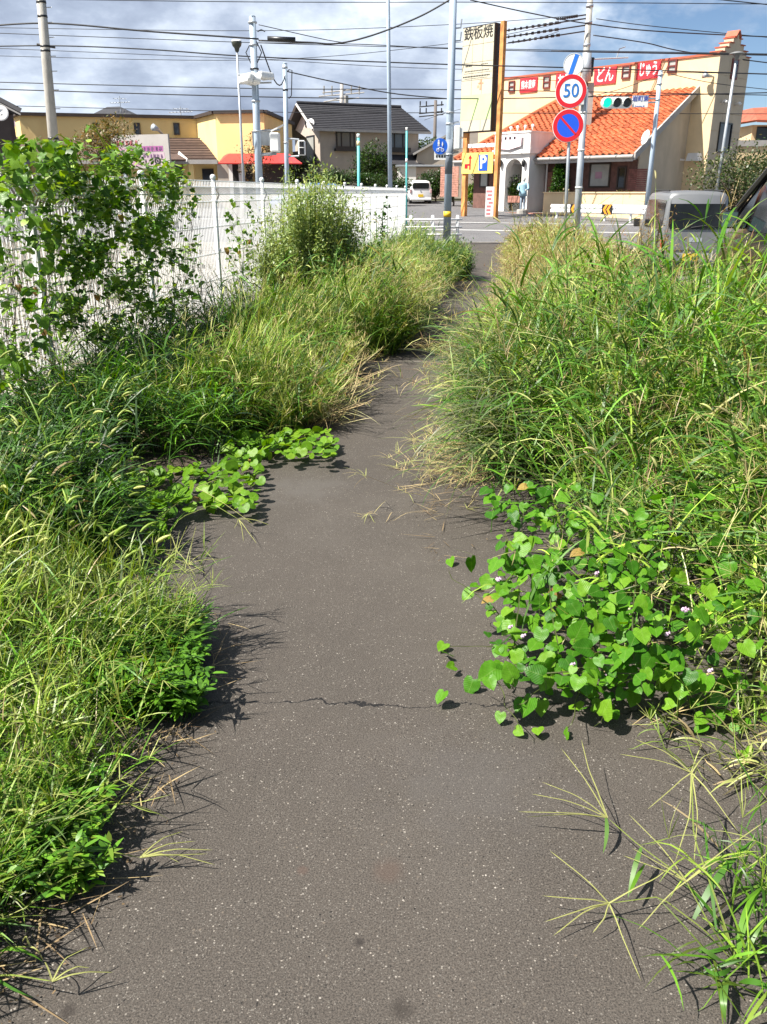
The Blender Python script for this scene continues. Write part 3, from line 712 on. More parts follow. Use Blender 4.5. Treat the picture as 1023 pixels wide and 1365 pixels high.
q.box(xa_+.0, xa_+.09, -.17, -.163, zc_-hb*.32, zc_+hb*.22); q.box(xa_-.3, xa_, -.17, -.163, zc_-hb*.12, zc_-hb*.04); q.box(xa_-.3, xa_-.1, -.17, -.163, zc_-hb*.26, zc_-hb*.12)
q.add([(xa_-.08, -.167, zc_+hb*.22), (xa_+.17, -.167, zc_+hb*.22), (xa_+.045, -.167, zc_+hb*.4)], [(0,1,2)]); q.build('red_arrow', M_sred, o)
vb = thing('vertical_sign_board', 'narrow white upright sign board at the foot of the orange pylon post', 'sign', P(652.5, 284, 42.9), R(-12)); vb.location.z = rz(42.9)
hv = P(652, 249, 42.9).z - rz(42.9); q = MB(); q.box(-.2, .2, -.06, .06, .1, hv); q.build('board', M_swhite, vb, bevel=.01)
q = MB(); q.box(-.2, .2, -.08, .08, 0, .1); q.build('foot', M_conc, vb)
q = MB()
for i in range(8):
    wbox(q, (random.uniform(-.05, .05), -.063, hv*.86-.17*i), .2 if i else .28, .006, .09)
q.build('sign_print', mat('pale_red_print', (.6, .2, .2), .6), vb, kind='stuff')

# ================================================================== long yellow restaurant (left)
yb = thing('yellow_restaurant', 'long yellow flat-topped restaurant with brown lower roof and red awning', 'restaurant', (0, 0, 0))
def ywall(pts, zt_px, zb, m_, name, th=.3):
    pass
FP = [(11, 57.5, 152), (25, 54.5, 151), (262, 57.0, 159.5), (287, 53.5, 156), (352, 53.0, 155.5), (389, 62.0, 162)]
top = []
for px, Y, py in FP: top.append(P(px, py, Y))
ztop = sum(p.z for p in top)/len(top)
for i in range(len(FP)-1):
    a, b = top[i], top[i+1]
    q = MB(); q.slab([(a.x, a.y, 0), (b.x, b.y, 0), (b.x, b.y, ztop), (a.x, a.y, ztop)], .25); q.build('wall', M_ywall, yb)
q = MB(); poly = [(p.x, p.y) for p in top] + [(top[-1].x, 75), (top[0].x, 75)]
q.add([(x, y, ztop-.2) for x, y in poly], [tuple(range(len(poly)))]); q.build('flat_roof', M_brroof, yb)
q = MB()
for i in range(len(FP)-1):
    a, b = top[i].copy(), top[i+1].copy(); dd = (b-a); dd.z = 0; dd.normalize(); nn = Vector((dd.y, -dd.x, 0))
    q.obox(((a.x+b.x)/2, (a.y+b.y)/2, ztop+.04), dd*((Vector((a.x-b.x, a.y-b.y, 0))).length/2+.02), nn*.2, (0, 0, .09))
q.build('roof_trim', M_wood, yb)
def ylerp(px, i):    # point on wall i at pixel column px
    a, b = top[i], top[i+1]; d = ray(px, 170); A_ = d.x/d.y; s_ = (A_*a.y - a.x)/((b.x-a.x) - A_*(b.y-a.y)); return a.lerp(b, s_)
for px in (128.5, 183.5, 236):
    p = ylerp(px, 1); q = MB(); zc_ = P(px, 172, p.y).z; wbox(q, (p.x, p.y-.06, zc_), .36, .12, .68); w_ = q.build('window', M_wood, yb); q = MB(); wbox(q, (p.x, p.y-.125, zc_), .24, .012, .54); q.build('pane', M_glass, w_)
# lower brown roof
def yp(px, py, Y): return P(px, py, Y)
q = MB(); A1, B1 = ylerp(0, 1), ylerp(262, 1)
za = P(150, 183, 55.5).z; zb_ = P(150, 214, 53).z
q.slab([(yp(-40, 0, 53).x, 52.6, zb_), (P(292, 214, 53).x, 52.6, zb_), (P(266, 183, 56).x, 56.7, za), (yp(-40, 0, 56).x, 54.5, za)], .12); q.build('lower_roof', M_brroof, yb)
q = MB()
for i in range(9):
    f = (i+.5)/9; xl, xr_ = yp(-40, 0, 53).x, P(292, 214, 53).x + (P(266, 183, 56).x-P(292, 214, 53).x)*f
    q.box(xl, xr_, 52.6+(56.0-52.6)*f-.03, 52.6+(56-52.6)*f+.03, zb_+(za-zb_)*f+.01, zb_+(za-zb_)*f+.06)
q.build('roof_batten', M_brroof, yb, kind='stuff')
q = MB(); q.box(yp(-40, 0, 53).x, P(292, 214, 53).x, 52.5, 52.6, zb_-.2, zb_+.03); q.build('eave_board', M_fascia, yb)
q = MB(); q.box(yp(-40, 0, 54).x, P(290, 220, 54).x, 54.0, 54.2, 0, zb_+.1); q.build('lower_wall', M_ywall, yb)
for (a, c_, b, d_) in ((235, 243, 221, 240), (271, 284, 226, 246), (210, 220, 222, 245)):
    x0, x1 = P(a, 230, 53.95).x, P(c_, 230, 53.95).x; z0, z1 = P(a, d_, 53.95).z, P(a, b, 53.95).z
    q = MB(); q.box(x0-.05, x1+.05, 53.9, 53.997, z0, z1+.05); w_ = q.build('window', M_wood, yb); q = MB(); q.box(x0, x1, 53.885, 53.899, z0+.05, z1); q.build('pane', M_glass, w_)
q = MB(); x0 = P(256, 230, 52.9).x; q.box(x0-.16, x0+.16, 52.75, 53.0, 0, zb_-.2); q.build('column', M_ywall, yb)
q = MB(); a_, b_ = P(226, 200, 52).x, P(252, 214, 52).x; q.slab([(a_-.3, 51.4, P(240, 213, 52).z), (b_, 51.4, P(240, 213, 52).z), (b_-.6, 52.6, P(240, 204, 52).z), (a_-.3, 52.6, P(240, 204, 52).z)], .1); q.build('canopy', M_brroof, yb)
q = MB(); q.slab([(b_-.02, 51.38, P(240, 216, 52).z), (b_+.05, 51.38, P(240, 212, 52).z), (b_-.65, 52.5, P(240, 201, 52).z), (b_-.72, 52.5, P(240, 205, 52).z)], .05); q.build('canopy_edge', M_wht, yb)
# red awning
zt2, zb2 = P(330, 204.5, 52.7).z, P(330, 217.5, 51).z
q = MB(); q.slab([(P(291, 217, 51).x, 51, zb2), (P(403, 217, 51).x, 51, zb2), (P(385, 205, 52.8).x, 52.85, zt2), (P(306, 205, 52.8).x, 52.85, zt2)], .06)
q.slab([(P(291, 217, 51).x, 51, zb2), (P(306, 205, 52.8).x, 52.85, zt2), (P(300, 205, 54).x, 54, zt2)], .05)
q.slab([(P(403, 217, 51).x, 51, zb2), (P(397, 210, 53).x, 54.5, zb2), (P(385, 205, 52.8).x, 52.85, zt2)], .05); q.build('red_awning', M_redroof, yb)
for (a, c_, b, d_, m_) in ((291, 306, 219, 246, M_hwall), (311, 319, 222, 246, M_dark), (328, 337, 222, 246, M_dark), (306, 311, 219, 246, M_wht), (319, 327, 219, 246, M_wht), (345, 385, 219, 246, M_wood)):
    x0, x1 = P(a, 230, 52.9).x, P(c_, 230, 52.9).x; q = MB(); q.box(x0, x1, 52.72, 52.95, 0, zb2+.1); q.build('awning_front', m_, yb)
q = MB(); wbox(q, (P(18, 165, 55.9).x, 55.75, P(18, 165, 55.9).z), .5, .05, .32); q.build('small_sign', mat('lilac_print', (.5, .42, .55), .6), yb)
q = MB(); p = P(209, 172, 52.3); q.path([(p.x+.25, 53.2, p.z-.35), (p.x, 52.6, p.z), (p.x-.2, 52.3, p.z+.1)], [.03, .1, .2], 8); q.build('floodlight', M_galv, yb, True)

# dark far-left house, hip roof behind
fl = thing('dark_roof_house', 'dark house with black gabled roof at the far left edge', 'house', (0, 0, 0))
a, b = P(40, 147, 48), P(-60, 95, 48); c_ = P(-140, 150, 48)
q = MB(); sk = -6.5; q.slab([(a.x, 47, a.z), (a.x+sk, 56, a.z), (b.x+sk, 56, b.z), (b.x, 47, b.z)], .22); q.slab([(b.x, 47, b.z), (b.x+sk, 56, b.z), (c_.x+sk, 56, c_.z), (c_.x, 47, c_.z)], .22); q.build('roof', M_slate, fl)
q = MB(); w_ = P(14, 170, 48).x; q.prism([(c_.x+1, 0), (w_, 0), (w_, a.z-.0), (w_, a.z), (b.x, b.z-.3), (c_.x+1, c_.z)], 48, 48.6); q.build('wall', mat('dark_siding', (.06, .045, .04), .8), fl)
q = MB(); q.slab([(a.x-.1, 46.95, a.z-.32), (a.x-.1, 46.95, a.z-.24), (b.x, 46.95, b.z-.24), (b.x, 46.95, b.z-.40)], .05); q.build('barge_board', M_fascia, fl)
p = P(2, 152, 46); q = MB(); q.lathe([(0, 0), (.2, .03), (.38, .12)], 20); o = q.build('satellite_dish', M_wht, fl, True); o.matrix_local = facing(p, (.2, -1, .3)); s_ = o.modifiers.new('t', 'SOLIDIFY'); s_.thickness = .02
hr = thing('hip_roof_house', 'black hipped roof of a house rising behind the yellow restaurant', 'house', (0, 0, 0))
pa, pb, pc, pd = P(118, 157, 82), P(190, 159, 82), P(143, 142.5, 86), P(160, 142, 86); zl = min(pa.z, pb.z)-.6
q = MB(); E0, E1 = pa.x-1, pb.x+1
q.add([(E0, 80, zl), (E1, 80, zl), (E1, 92, zl), (E0, 92, zl), (pc.x, 86, pc.z), (pd.x, 86, pd.z)], [(0,1,5,4), (1,2,5), (2,3,4,5), (3,0,4), (0,3,2,1)]); q.build('roof', M_slate, hr)
q = MB(); q.box(E0+.6, E1-.6, 80.6, 91.4, 0, zl-.004); q.build('wall', M_hwall, hr)
def antenna(px, pyb, pyt_, Y, lab, nm='tv_antenna'):
    a, b = P(px, pyb, Y), P(px, pyt_, Y); t = thing(nm, lab, 'antenna', (a.x, a.y, a.z)); h = b.z-a.z
    q = MB(); q.path([(0,0,-.4),(0,0,h)], .035, 6); q.build('mast', M_galv, t)
    q = MB(); q.path([(-.9,0,h*.55),(.9,0,h*.62)], .025, 5)
    for i in range(7): q.path([(-.8+.26*i, -.45, h*.56+.01*i), (-.8+.26*i, .45, h*.56+.01*i)], .02, 4)
    q.path([(-.6,.1,h*.85),(.6,.1,h*.82)], .02, 5)
    for i in range(4): q.path([(-.5+.33*i, -.3, h*.84), (-.5+.33*i, .4, h*.84)], .02, 4)
    q.build('element', M_galv, t); return t
antenna(161.5, 149, 128, 84, 'branching television antenna on the black hipped roof')
antenna(242, 160, 142, 70, 'thin pale antenna just left of the roof corner of the yellow restaurant')
antenna(325, 157, 145, 70, 'television antenna behind the yellow roof, between the grey poles')

# ================================================================== grey two-storey house
HA = P(427, 200, 70); HA.z = 0; he = Vector((.92, .39, 0)).normalized(); hg = Vector((-he.y, he.x, 0))
gh = thing('two_storey_house', 'grey-brown two-storey house with dark tiled gable roof', 'house', (HA.x, HA.y, rz(70)), math.atan2(he.y, he.x))
z0h = rz(70); def_w = 8.4; dep = 6.4
zE_ = P(427, 166, 69.2).z - z0h; zRg = P(399, 140, 73).z - z0h
q = MB(); q.box(0, def_w, 0, dep, 0, zE_); q.build('wall', M_hwall, gh)
q = MB(); q.add([(-.004, .02, zE_-.0), (-.004, dep-.02, zE_), (-.004, dep/2, zRg-.25), (.2, .02, zE_), (.2, dep-.02, zE_), (.2, dep/2, zRg-.25)], [(0,1,2), (5,4,3), (0,3,4,1), (1,4,5,2), (2,5,3,0)]); q.build('gable_wall', M_hpink, gh)
ov = .75; sl = (zRg-zE_)/(dep/2)
q = MB()
for s0, s1 in ((-.7, dep/2), (dep+.7, dep/2)):
    ze = zE_ - .7*sl + .1
    q.slab([(-ov, s0, ze), (def_w+ov, s0, ze), (def_w+ov-.9, s1, zRg+.1), (-ov, s1, zRg+.1)] if s0 < 0 else [(-ov, s1, zRg+.1), (def_w+ov-.9, s1, zRg+.1), (def_w+ov, s0, ze), (-ov, s0, ze)], .16)
q.build('roof', M_slate, gh)
q = MB()
for i in range(14):
    f = (i+.5)/14; y = -.7 + (dep/2+.7)*f; z = zE_-.7*sl+.1 + (zRg-zE_+.7*sl)*f; q.box(-ov, def_w+ov-.9*f, y-.02, y+.02, z+.005, z+.035)
q.build('roof_course', M_slate, gh, kind='stuff')
q = MB(); q.box(-ov, def_w+ov, -.82, -.705, zE_-.7*sl-.08, zE_-.7*sl+.08); q.build('gutter', M_fascia, gh)
q = MB(); q.path([(-ov-.02, -.7, zE_-.7*sl), (-ov-.02, dep/2, zRg), (-ov-.02, dep+.7, zE_-.7*sl)], .12, 4); q.build('barge_board', M_fascia, gh)
q = MB(); q.path([(-ov, dep/2, zRg+.15), (def_w+ov-.9, dep/2, zRg+.15)], .12, 8); q.build('ridge', M_slate, gh)
for cx_ in (2.1, 6.6):
    zc_ = P(450, 186, 71).z - z0h
    q = MB()
    for e_ in ((cx_-.78, cx_-.68, zc_-.6, zc_+.6), (cx_+.68, cx_+.78, zc_-.6, zc_+.6), (cx_-.68, cx_+.68, zc_+.5, zc_+.6), (cx_-.68, cx_+.68, zc_-.6, zc_-.5), (cx_-.38, cx_-.3, zc_-.5, zc_+.5), (cx_+.36, cx_+.44, zc_-.5, zc_+.5)): q.box(e_[0], e_[1], -.1, -.003, e_[2], e_[3])
    w_ = q.build('window', M_black, gh); q = MB(); q.box(cx_-.68, cx_+.68, -.04, -.003, zc_-.5, zc_+.5); q.build('pane', mat('sky_glass', (.10, .12, .14), .05, .1, 1), w_)
    q = MB(); q.box(cx_-.95, cx_+.95, -.4, -.004, zc_-.86, zc_-.66); q.box(cx_-.95, cx_+.95, -.4, -.36, zc_-.66, zc_-.52); q.build('window_box', M_black, w_)
zz1 = P(480, 205, 71).z - z0h; q = MB(); q.slab([(3.2, -1.4, zz1-.75), (8.6, -1.4, zz1-.75), (8.6, -.004, zz1), (3.2, -.004, zz1)], .12); q.build('lean_to_roof', M_slate, gh)
q = MB(); q.box(2.0, 3.4, -.06, -.003, 0, 2.2); q.build('garage_door', M_hpink, gh)
q = MB(); q.box(-1.1, -.006, .6, 4.0, zE_-2.75, zE_-2.6); q.box(-1.1, -1.0, .6, 4.0, zE_-2.6, zE_-1.75); q.build('balcony', M_wood, gh)
q = MB(); q.box(-.06, -.005, 1.2, 3.2, zE_-2.5, zE_-.6); w_ = q.build('window', M_black, gh); q = MB(); q.box(-.08, -.062, 1.35, 3.05, zE_-2.35, zE_-.75); q.build('pane', M_glassl, w_)
q = MB(); q.box(-.05, -.006, 3.1, 3.4, zRg-1.6, zRg-.9); q.build('gable_vent', M_black, gh)
q = MB(); q.lathe([(0, 0), (.2, .03), (.36, .1)], 18); o = q.build('satellite_dish', M_wht, gh, True); o.matrix_local = facing((-.6, .2, zE_+.1), (-.8, -.6, .2)); s_ = o.modifiers.new('t', 'SOLIDIFY'); s_.thickness = .02

# far right house, shed
rh = thing('red_roof_house', 'cream house with red tiled gable roof at the right edge', 'house', (0, 0, 0))
a, b, c_ = P(997, 162, 60), P(1012, 142, 60), P(1060, 145, 62)
q = MB(); q.slab([(a.x, 58.5, a.z), (b.x+4, 57, a.z-.3), (c_.x+2, 60, b.z+.2), (b.x, 61, b.z)], .15); q.slab([(a.x-.3, 62, a.z), (a.x, 58.5, a.z), (b.x, 61, b.z), (b.x, 64, b.z)], .15); q.build('roof', mat('red_brown_tile', (.34, .085, .045), .7, .25, 3, .3, 12), rh)
q = MB(); q.box(P(1002, 180, 60).x, P(1002, 180, 60).x+9, 60, 66, 0, a.z-.2); q.build('wall', M_cream, rh)
q = MB(); x = P(1008, 180, 60).x; q.box(x, x+1.6, 59.93, 59.997, P(1008, 180, 60).z-.8, P(1008, 180, 60).z+.5); q.build('window', M_glass, rh)
aw = thing('annex_wall', 'cream single-storey annex wall right of the stepped gable', 'building', (0, 0, 0))
q = MB(); x = P(980, 210, 55).x; q.box(x, x+14, 55, 58, 0, P(1010, 187, 55).z-.35); q.build('wall', M_cream, aw); q = MB(); q.box(x-.1, x+14, 54.9, 58.1, P(1010, 187, 55).z-.34, P(1010, 187, 55).z); q.build('roof_edge', M_fascia, aw)
sh = thing('white_shed', 'low white shed between the grey house and the restaurant', 'shed', (P(554, 240, 66).x, 66, rz(66)))
q = MB(); q.box(-1.3, .05, 0, 2.5, 0, P(554, 222, 66).z-rz(66)); q.build('wall', M_wht, sh); q = MB(); q.box(.054, 1.9, .1, 2.5, 0, P(554, 223, 66).z-rz(66)); q.build('door', M_hpink, sh)
q = MB(); q.box(-1.45, 2.1, -.2, 2.7, P(554, 222, 66).z-rz(66)+.003, P(554, 219.5, 66).z-rz(66)); q.build('roof', M_galv, sh)
bb = thing('beige_annex', 'beige building with sloping pale roof behind the blue round sign', 'building', (P(600, 220, 72).x, 72, rz(72)))
q = MB(); q.prism([(-3.2, 0), (4, 0), (4, 5.0), (.3, 5.0), (-2.6, 3.4)], 0, 5); q.build('wall', M_hwall, bb); q = MB(); q.slab([(-3.0, -.3, 3.35), (.35, -.3, 5.1), (.35, 5.2, 5.1), (-3.0, 5.2, 3.35)], .15); q.build('roof', M_fascia, bb)

# billboard on the left lot
b0, b1 = P(150, 200, 44), P(225.5, 200, 43); bd = b1-b0; wB = Vector((bd.x, bd.y, 0)).length
bl = thing('billboard', 'faded white and pink billboard standing in front of the yellow restaurant', 'billboard', (b0.x, b0.y, rz(44)), math.atan2(bd.y, bd.x))
z1, z0 = P(188, 179.5, 43.5).z-rz(44), P(188, 224.5, 43.5).z-rz(44)
q = MB(); q.box(0, wB, 0, .12, z0, z1); q.build('board', mat('faded_white_board', (.40, .37, .345), .7, .1, 1.5, grime=(.36, .34, .32), gscale=1, gamt=.5), bl)
for x in (.4, wB-.5): q = MB(); q.box(x, x+.14, .13, .27, 0, z1-.2); q.build('post', M_galv, bl)
hB = z1-z0
def brect(a, b, c, d_, m_, nm, y=-.006): q = MB(); q.box(a*wB, c*wB, y, -.001, z0+(1-d_)*hB, z0+(1-b)*hB); return q.build(nm, m_, bl)
brect(.10, .38, .50, .93, M_pinkp, 'pink_print'); brect(.52, .34, .90, .50, M_magp, 'magenta_print'); brect(.53, .53, .92, .92, mat('pale_pink_print', (.44, .33, .37), .7, .12, 2), 'pink_print')
q = MB(); rr = random.Random(3)
def glyphs(q, a, b, z, hh, n, y):
    for i in range(n):
        x = a+(b-a)*i/n; w = (b-a)/n*.78
        for j in range(4):
            if j % 2: q.box((x+w*rr.random()*.7)*wB, (x+w*(.8+.2*rr.random()))*wB, y, y+.004, z0+(1-z-hh*rr.random())*hB-.035, z0+(1-z-hh*rr.random()*.0)*hB-.02 - hh*hB*(j-1)/4)
            else: 
                x2 = x+w*rr.random()*.7; q.box(x2*wB, (x2+w*.22)*wB, y, y+.004, z0+(1-z-hh)*hB, z0+(1-z-hh*.2*rr.random())*hB)
glyphs(q, .08, .48, .16, .15, 5, -.012); q.build('faded_lettering', mat('faded_red_print', (.42, .12, .14), .7), bl)
q = MB(); glyphs(q, .54, .90, .36, .12, 5, -.014); glyphs(q, .54, .9, .58, .10, 6, -.014); glyphs(q, .18, .44, .55, .16, 3, -.014); q.build('faded_lettering', mat('faded_violet_print', (.16, .08, .17), .7), bl)
q = MB(); q.disc((.79*wB, -.016, z0+.22*hB), (0, -1, 0), .12*hB, .006, 20, .06*hB); q.disc((.79*wB, -.016, z0+.22*hB), (0, -1, 0), .035*hB, .006, 10); q.box(.57*wB, .595*wB, -.014, -.002, z0+.05*hB, z0+.24*hB); q.build('print_emblem', M_ink, bl)

# ================================================================== poles
def pole(name, label, cat, pb, pt, Y, r0, r1, m, zbase=None, over=0.0, group=None, bands=()):
    a, b = P(pb[0], pb[1], Y), P(pt[0], pt[1], Y); zb = rz(Y) if zbase is None else zbase
    d = (b-a)/(b.z-a.z); base = a + d*(zb-a.z); topz = b.z + over
    t = thing(name, label, cat, base, 0, group)
    top = d*(topz-zb)
    q = MB(); q.path([(0, 0, 0), top], [r0, r1], 14); q.build('shaft', m, t, True)
    q = MB(); q.path([top*1.0, top + d*.03], [r1+.006, r1*.7], 14); q.build('cap', m, t, True)
    def at(py):   # local point on the pole at picture row py
        z = P(pb[0], py, Y).z; return d*(z-zb)
    return t, at, d, zb
def band(t, at, py, r, h, m, nm='band'):
    p = at(py); q = MB(); q.path([p-Vector((0,0,h/2)), p+Vector((0,0,h/2))], r, 14); return q.build(nm, m, t, True)

# concrete utility pole on the left lot
t, at, d, zb = pole('utility_pole', 'leaning concrete utility pole rising from the weeds by the left fence', 'utility pole', (74, 215), (55, 0), 24, .145, .10, M_pconc, over=2.5)
for py in (3, 22, 62, 68, 185): band(t, at, py, .142 if py > 100 else .122, .05, M_black)
for py in (10, 30, 50, 75, 95, 120, 145): q = MB(); p = at(py); q.path([p+Vector((.1,0,0)), p+Vector((.26,-.02,0))], .012, 5); q.build('step_bolt', M_galv, t)
q = MB(); p = at(62); q.path([p+Vector((-.2,0,.05)), p+Vector((.25,0,-.02))], .03, 6); q.build('cable_clamp', M_black, t)

# utility pole on the right, far side of the road
t, at, d, zb = pole('utility_pole', 'weathered concrete utility pole with black insulators behind the round signs', 'utility pole', (768, 255), (787, 0), 49.6, .21, .14, M_pconc, over=1.5)
for py in (8, 30, 60, 78, 95): band(t, at, py, .19, .12, M_black if py == 95 else M_galv)
p = at(90); q = MB(); q.obox(p+Vector((.25,-.1,0)), (.14,0,0), (0,.14,0), (0,0,.45)); q.build('junction_box', M_black, t)
p = at(70); q = MB(); q.path([p+Vector((0,-.2,0)), p+Vector((.1,-.2,-1.4))], .24, 12); q.build('transformer_can', M_galv, t, True)
p = at(80); q = MB(); q.path([p+Vector((-.3,-.15,0)), p+Vector((2.2,-.15,.1))], .04, 6); q.path([p+Vector((1.6,-.15,.1)), p+Vector((1.7,-.15,.5)), p+Vector((2.0,-.15,.6))], .03, 5); q.build('bracket', M_galv, t)
p = at(130); q = MB(); q.obox(p+Vector((.35,-.1,-.6)), (.16,0,0), (0,.12,0), (0,0,1.3)); q.build('cable_box', M_pconc, t)
for (py, ln) in ((19, 1.3), (24, 3.4), (33, 3.4), (41, 3.2)):
    p = at(py); q = MB(); e_ = p+Vector((-ln*1.3, 0, -.35*ln*.5)); q.path([p, e_], .035, 5)
    n_ = 9
    for i in range(n_): c_ = p.lerp(e_, .35+.65*i/n_); q.path([c_, c_.lerp(e_, .05)+Vector((-.05,0,0))], .075, 6)
    q.build('insulator', M_wire, t)
# grey steel pole beside the signs
t, at, d, zb = pole('steel_pole', 'grey steel control pole standing in weeds just right of the sign pole', 'pole', (768.5, 303), (780.5, 118), 22, .085, .075, M_galv)
p = at(128); q = MB(); q.obox(p+Vector((-.10,-.05,0)), (.07,0,0), (0,.08,0), (0,0,.2)); q.build('control_box', M_swhite, t, bevel=.01)
for py in (150, 200, 250): band(t, at, py, .09, .04, M_wht)

# traffic sign pole : end of restriction, 50, no parking
t, at, d, zb = pole('traffic_sign', 'traffic sign pole with blue slash, red-ringed 50 and no-parking discs', 'traffic sign', (754.5, 280), (763.5, 90), 18.5, .033, .033, M_galv, zbase=0)
nrm = Vector((-.22, -1, .0)).normalized()
def signdisc(py, px, D_, kind):
    p = P(px, py, 18.44) - t.location; r = D_/2
    q = MB(); q.disc(p, nrm, r, .012, 48); o = q.build('sign_disc', M_swhite, t)
    f = facing(p + nrm*.002, nrm)
    def loc(mb, nm, m): k = mb.build(nm, m, o); k.matrix_local = f; return k
    if kind == 'slash':
        q = MB(); q.disc((0,0,.002), (0,0,1), r*.97, .002, 48, r*.93); loc(q, 'rim', mat('grey_rim', (.3, .34, .4), .5))
        k = r*.94; a = R(17); w = r*.2; pts = []
        for sx, sy in ((-1,-1), (1,-1), (1,1), (-1,1)):
            x = sx*w; y = sy*math.sqrt(k*k-w*w); pts.append((x*math.cos(a)+y*math.sin(a), -x*math.sin(a)+y*math.cos(a), .003))
        q = MB(); q.slab(pts, .003); loc(q, 'slash', mat('slash_blue', (.02, .16, .62), .4, .03, 2))
    if kind == '50':
        q = MB(); q.disc((0,0,.003), (0,0,1), r*.965, .003, 48, r*.72); loc(q, 'red_ring', M_sred)
        text('lettering', '50', r*1.12, mat('numeral_blue', (.012, .14, .46), .4, .03, 2), o, f @ Matrix.Translation((0, .0, .004)), sx=.92, off=.002, ext=.002)
    if kind == 'nopark':
        q = MB(); q.disc((0,0,.003), (0,0,1), r*.72, .003, 48); loc(q, 'blue_field', M_sblue)
        q = MB(); q.disc((0,0,.004), (0,0,1), r*.965, .004, 48, r*.70); loc(q, 'red_ring', M_sred)
        a = R(45); k = r*.72; w = r*.065; pts = [(x*math.cos(a)+y*math.sin(a), -(-x*math.sin(a)+y*math.cos(a))*-1, .006) for x, y in ((-w,-k), (w,-k), (w,k), (-w,k))]
        pts = [(-p_[0], p_[1], p_[2]) for p_ in pts]
        q = MB(); q.slab(pts, .003); loc(q, 'red_slash', M_sred)
    q = MB(); q.obox(p - nrm*.03, (.05,0,0), (0,.02,0), (0,0,.03)); q.build('clamp', M_galv, t)
signdisc(86, 765, .40, 'slash'); signdisc(121.5, 761.5, .62, '50'); signdisc(167.5, 757.5, .62, 'nopark')

# green traffic light pole (right)
M_lampg = mat('green_signal_lens', (.0, .75, .45), .3, 0, 1, emit=.5)
M_lampo = mat('dark_signal_lens', (.02, .018, .018), .25, .2, 6)
t, at, d, zb = pole('traffic_light', 'blue-grey traffic light pole with lit green signal and place-name board', 'traffic light', (864.5, 256), (881, 95), 41, .115, .09, M_pblue)
def lp(px, py, Y, t): return P(px, py, Y) - t.location
for py0, py1 in ((131, 133.5), (136, 138)): q = MB(); q.path([lp(879, py0, 41, t), lp(806, py1+ (1 if py0 < 134 else 2), 41, t)], .035, 8); q.build('arm', M_galv, t, True)
c_ = lp(822, 137, 40.7, t); wS, hS = 1.36, .46
q = MB(); q.prism([(c_.x+x, c_.z+z) for x, z in [(-wS/2+.2-.2*math.sin(a), .23*math.cos(a)) for a in [math.pi*i/8 for i in range(9)]] + [(wS/2-.2+.2*math.sin(a), -.23*math.cos(a)) for a in [math.pi*i/8 for i in range(9)]]], c_.y-.06, c_.y+.1); hs = q.build('signal_housing', M_swhite, t)
for i, m_ in enumerate((M_lampg, M_lampo, M_lampo)):
    x = c_.x - .44 + .44*i
    q = MB(); q.disc((x, c_.y-.075, c_.z), (0,-1,0), .185, .012, 28); q.build('lens', m_, hs)
    q = MB()
    pts = [(x+.2*math.cos(a), c_.z+.2*math.sin(a)) for a in [R(-20)+R(220)*k/12 for k in range(13)]]
    for k in range(12): q.slab([(pts[k][0], c_.y-.3, pts[k][1]-.02), (pts[k+1][0], c_.y-.3, pts[k+1][1]-.02), (pts[k+1][0], c_.y-.06, pts[k+1][1]), (pts[k][0], c_.y-.06, pts[k][1])], .008)
    q.build('visor', M_swhite, hs)
a_, b_ = lp(842.5, 143, 40.7, t), lp(865, 127.5, 40.7, t)
q = MB(); q.box(a_.x, b_.x, a_.y-.02, a_.y+.03, a_.z, b_.z); o = q.build('name_board', M_swhite, t)
cxn, czn = (a_.x+b_.x)/2, (a_.z+b_.z)/2; mb_ = mat('navy_lettering', (.03, .06, .35), .5)
text('lettering', '岩町東', (b_.z-a_.z)*.52, mb_, o, Matrix.Translation((cxn, a_.y-.025, czn+.1)) @ Matrix.Rotation(math.pi/2, 4, 'X'), off=.003)
text('lettering', 'Iwacho E.', (b_.z-a_.z)*.24, mb_, o, Matrix.Translation((cxn, a_.y-.025, czn-.2)) @ Matrix.Rotation(math.pi/2, 4, 'X'))
for py in (100, 112, 133): band(t, at, py, .115, .06, M_galv)

# street lamp right
t, at, d, zb = pole('street_lamp', 'tall slim grey street lamp in front of the stepped gable', 'street lamp', (956.5, 250), (982.5, 74), 40, .085, .05, M_galv)
p = at(72); q = MB(); q.lathe([(0, .10), (.12, .09), (.30, .03), (.32, 0), (.14, -.04), (.08, -.2), (.06, -.25)], 18, p); q.build('lamp_head', mat('lamp_grey', (.16, .16, .16), .5), t, True)

# big pole with the yellow band (centre)
t, at, d, zb = pole('signal_pole', 'blue-grey signal pole with yellow band and round blue footpath sign', 'pole', (596, 312), (604.5, 0), 28.6, .125, .105, M_pblue, zbase=0, over=1.5)
band(t, at, 285.5, .128, .17, mat('yellow_band', (.78, .50, .03), .5, .05, 3))
q = MB(); q.path([at(232), at(186)], .122, 14); q.build('dark_sleeve', mat('slate_sleeve', (.16, .19, .23), .6, .1, 4), t, True)
for py in (165, 206, 150): band(t, at, py, .135, .05, M_galv, 'clamp')
a_, b_ = lp(579, 213, 28.3, t), lp(595, 187.5, 28.3, t)
q = MB(); q.box(a_.x, b_.x, a_.y, a_.y+.02, a_.z, b_.z); o = q.build('sign_plate', M_swhite, t)
cc = lp(587, 195, 28.27, t); q = MB(); q.disc(cc, (0,-1,0), .232, .01, 32); q.build('blue_disc', mat('footpath_blue', (.015, .12, .62), .4, .03, 2), o)
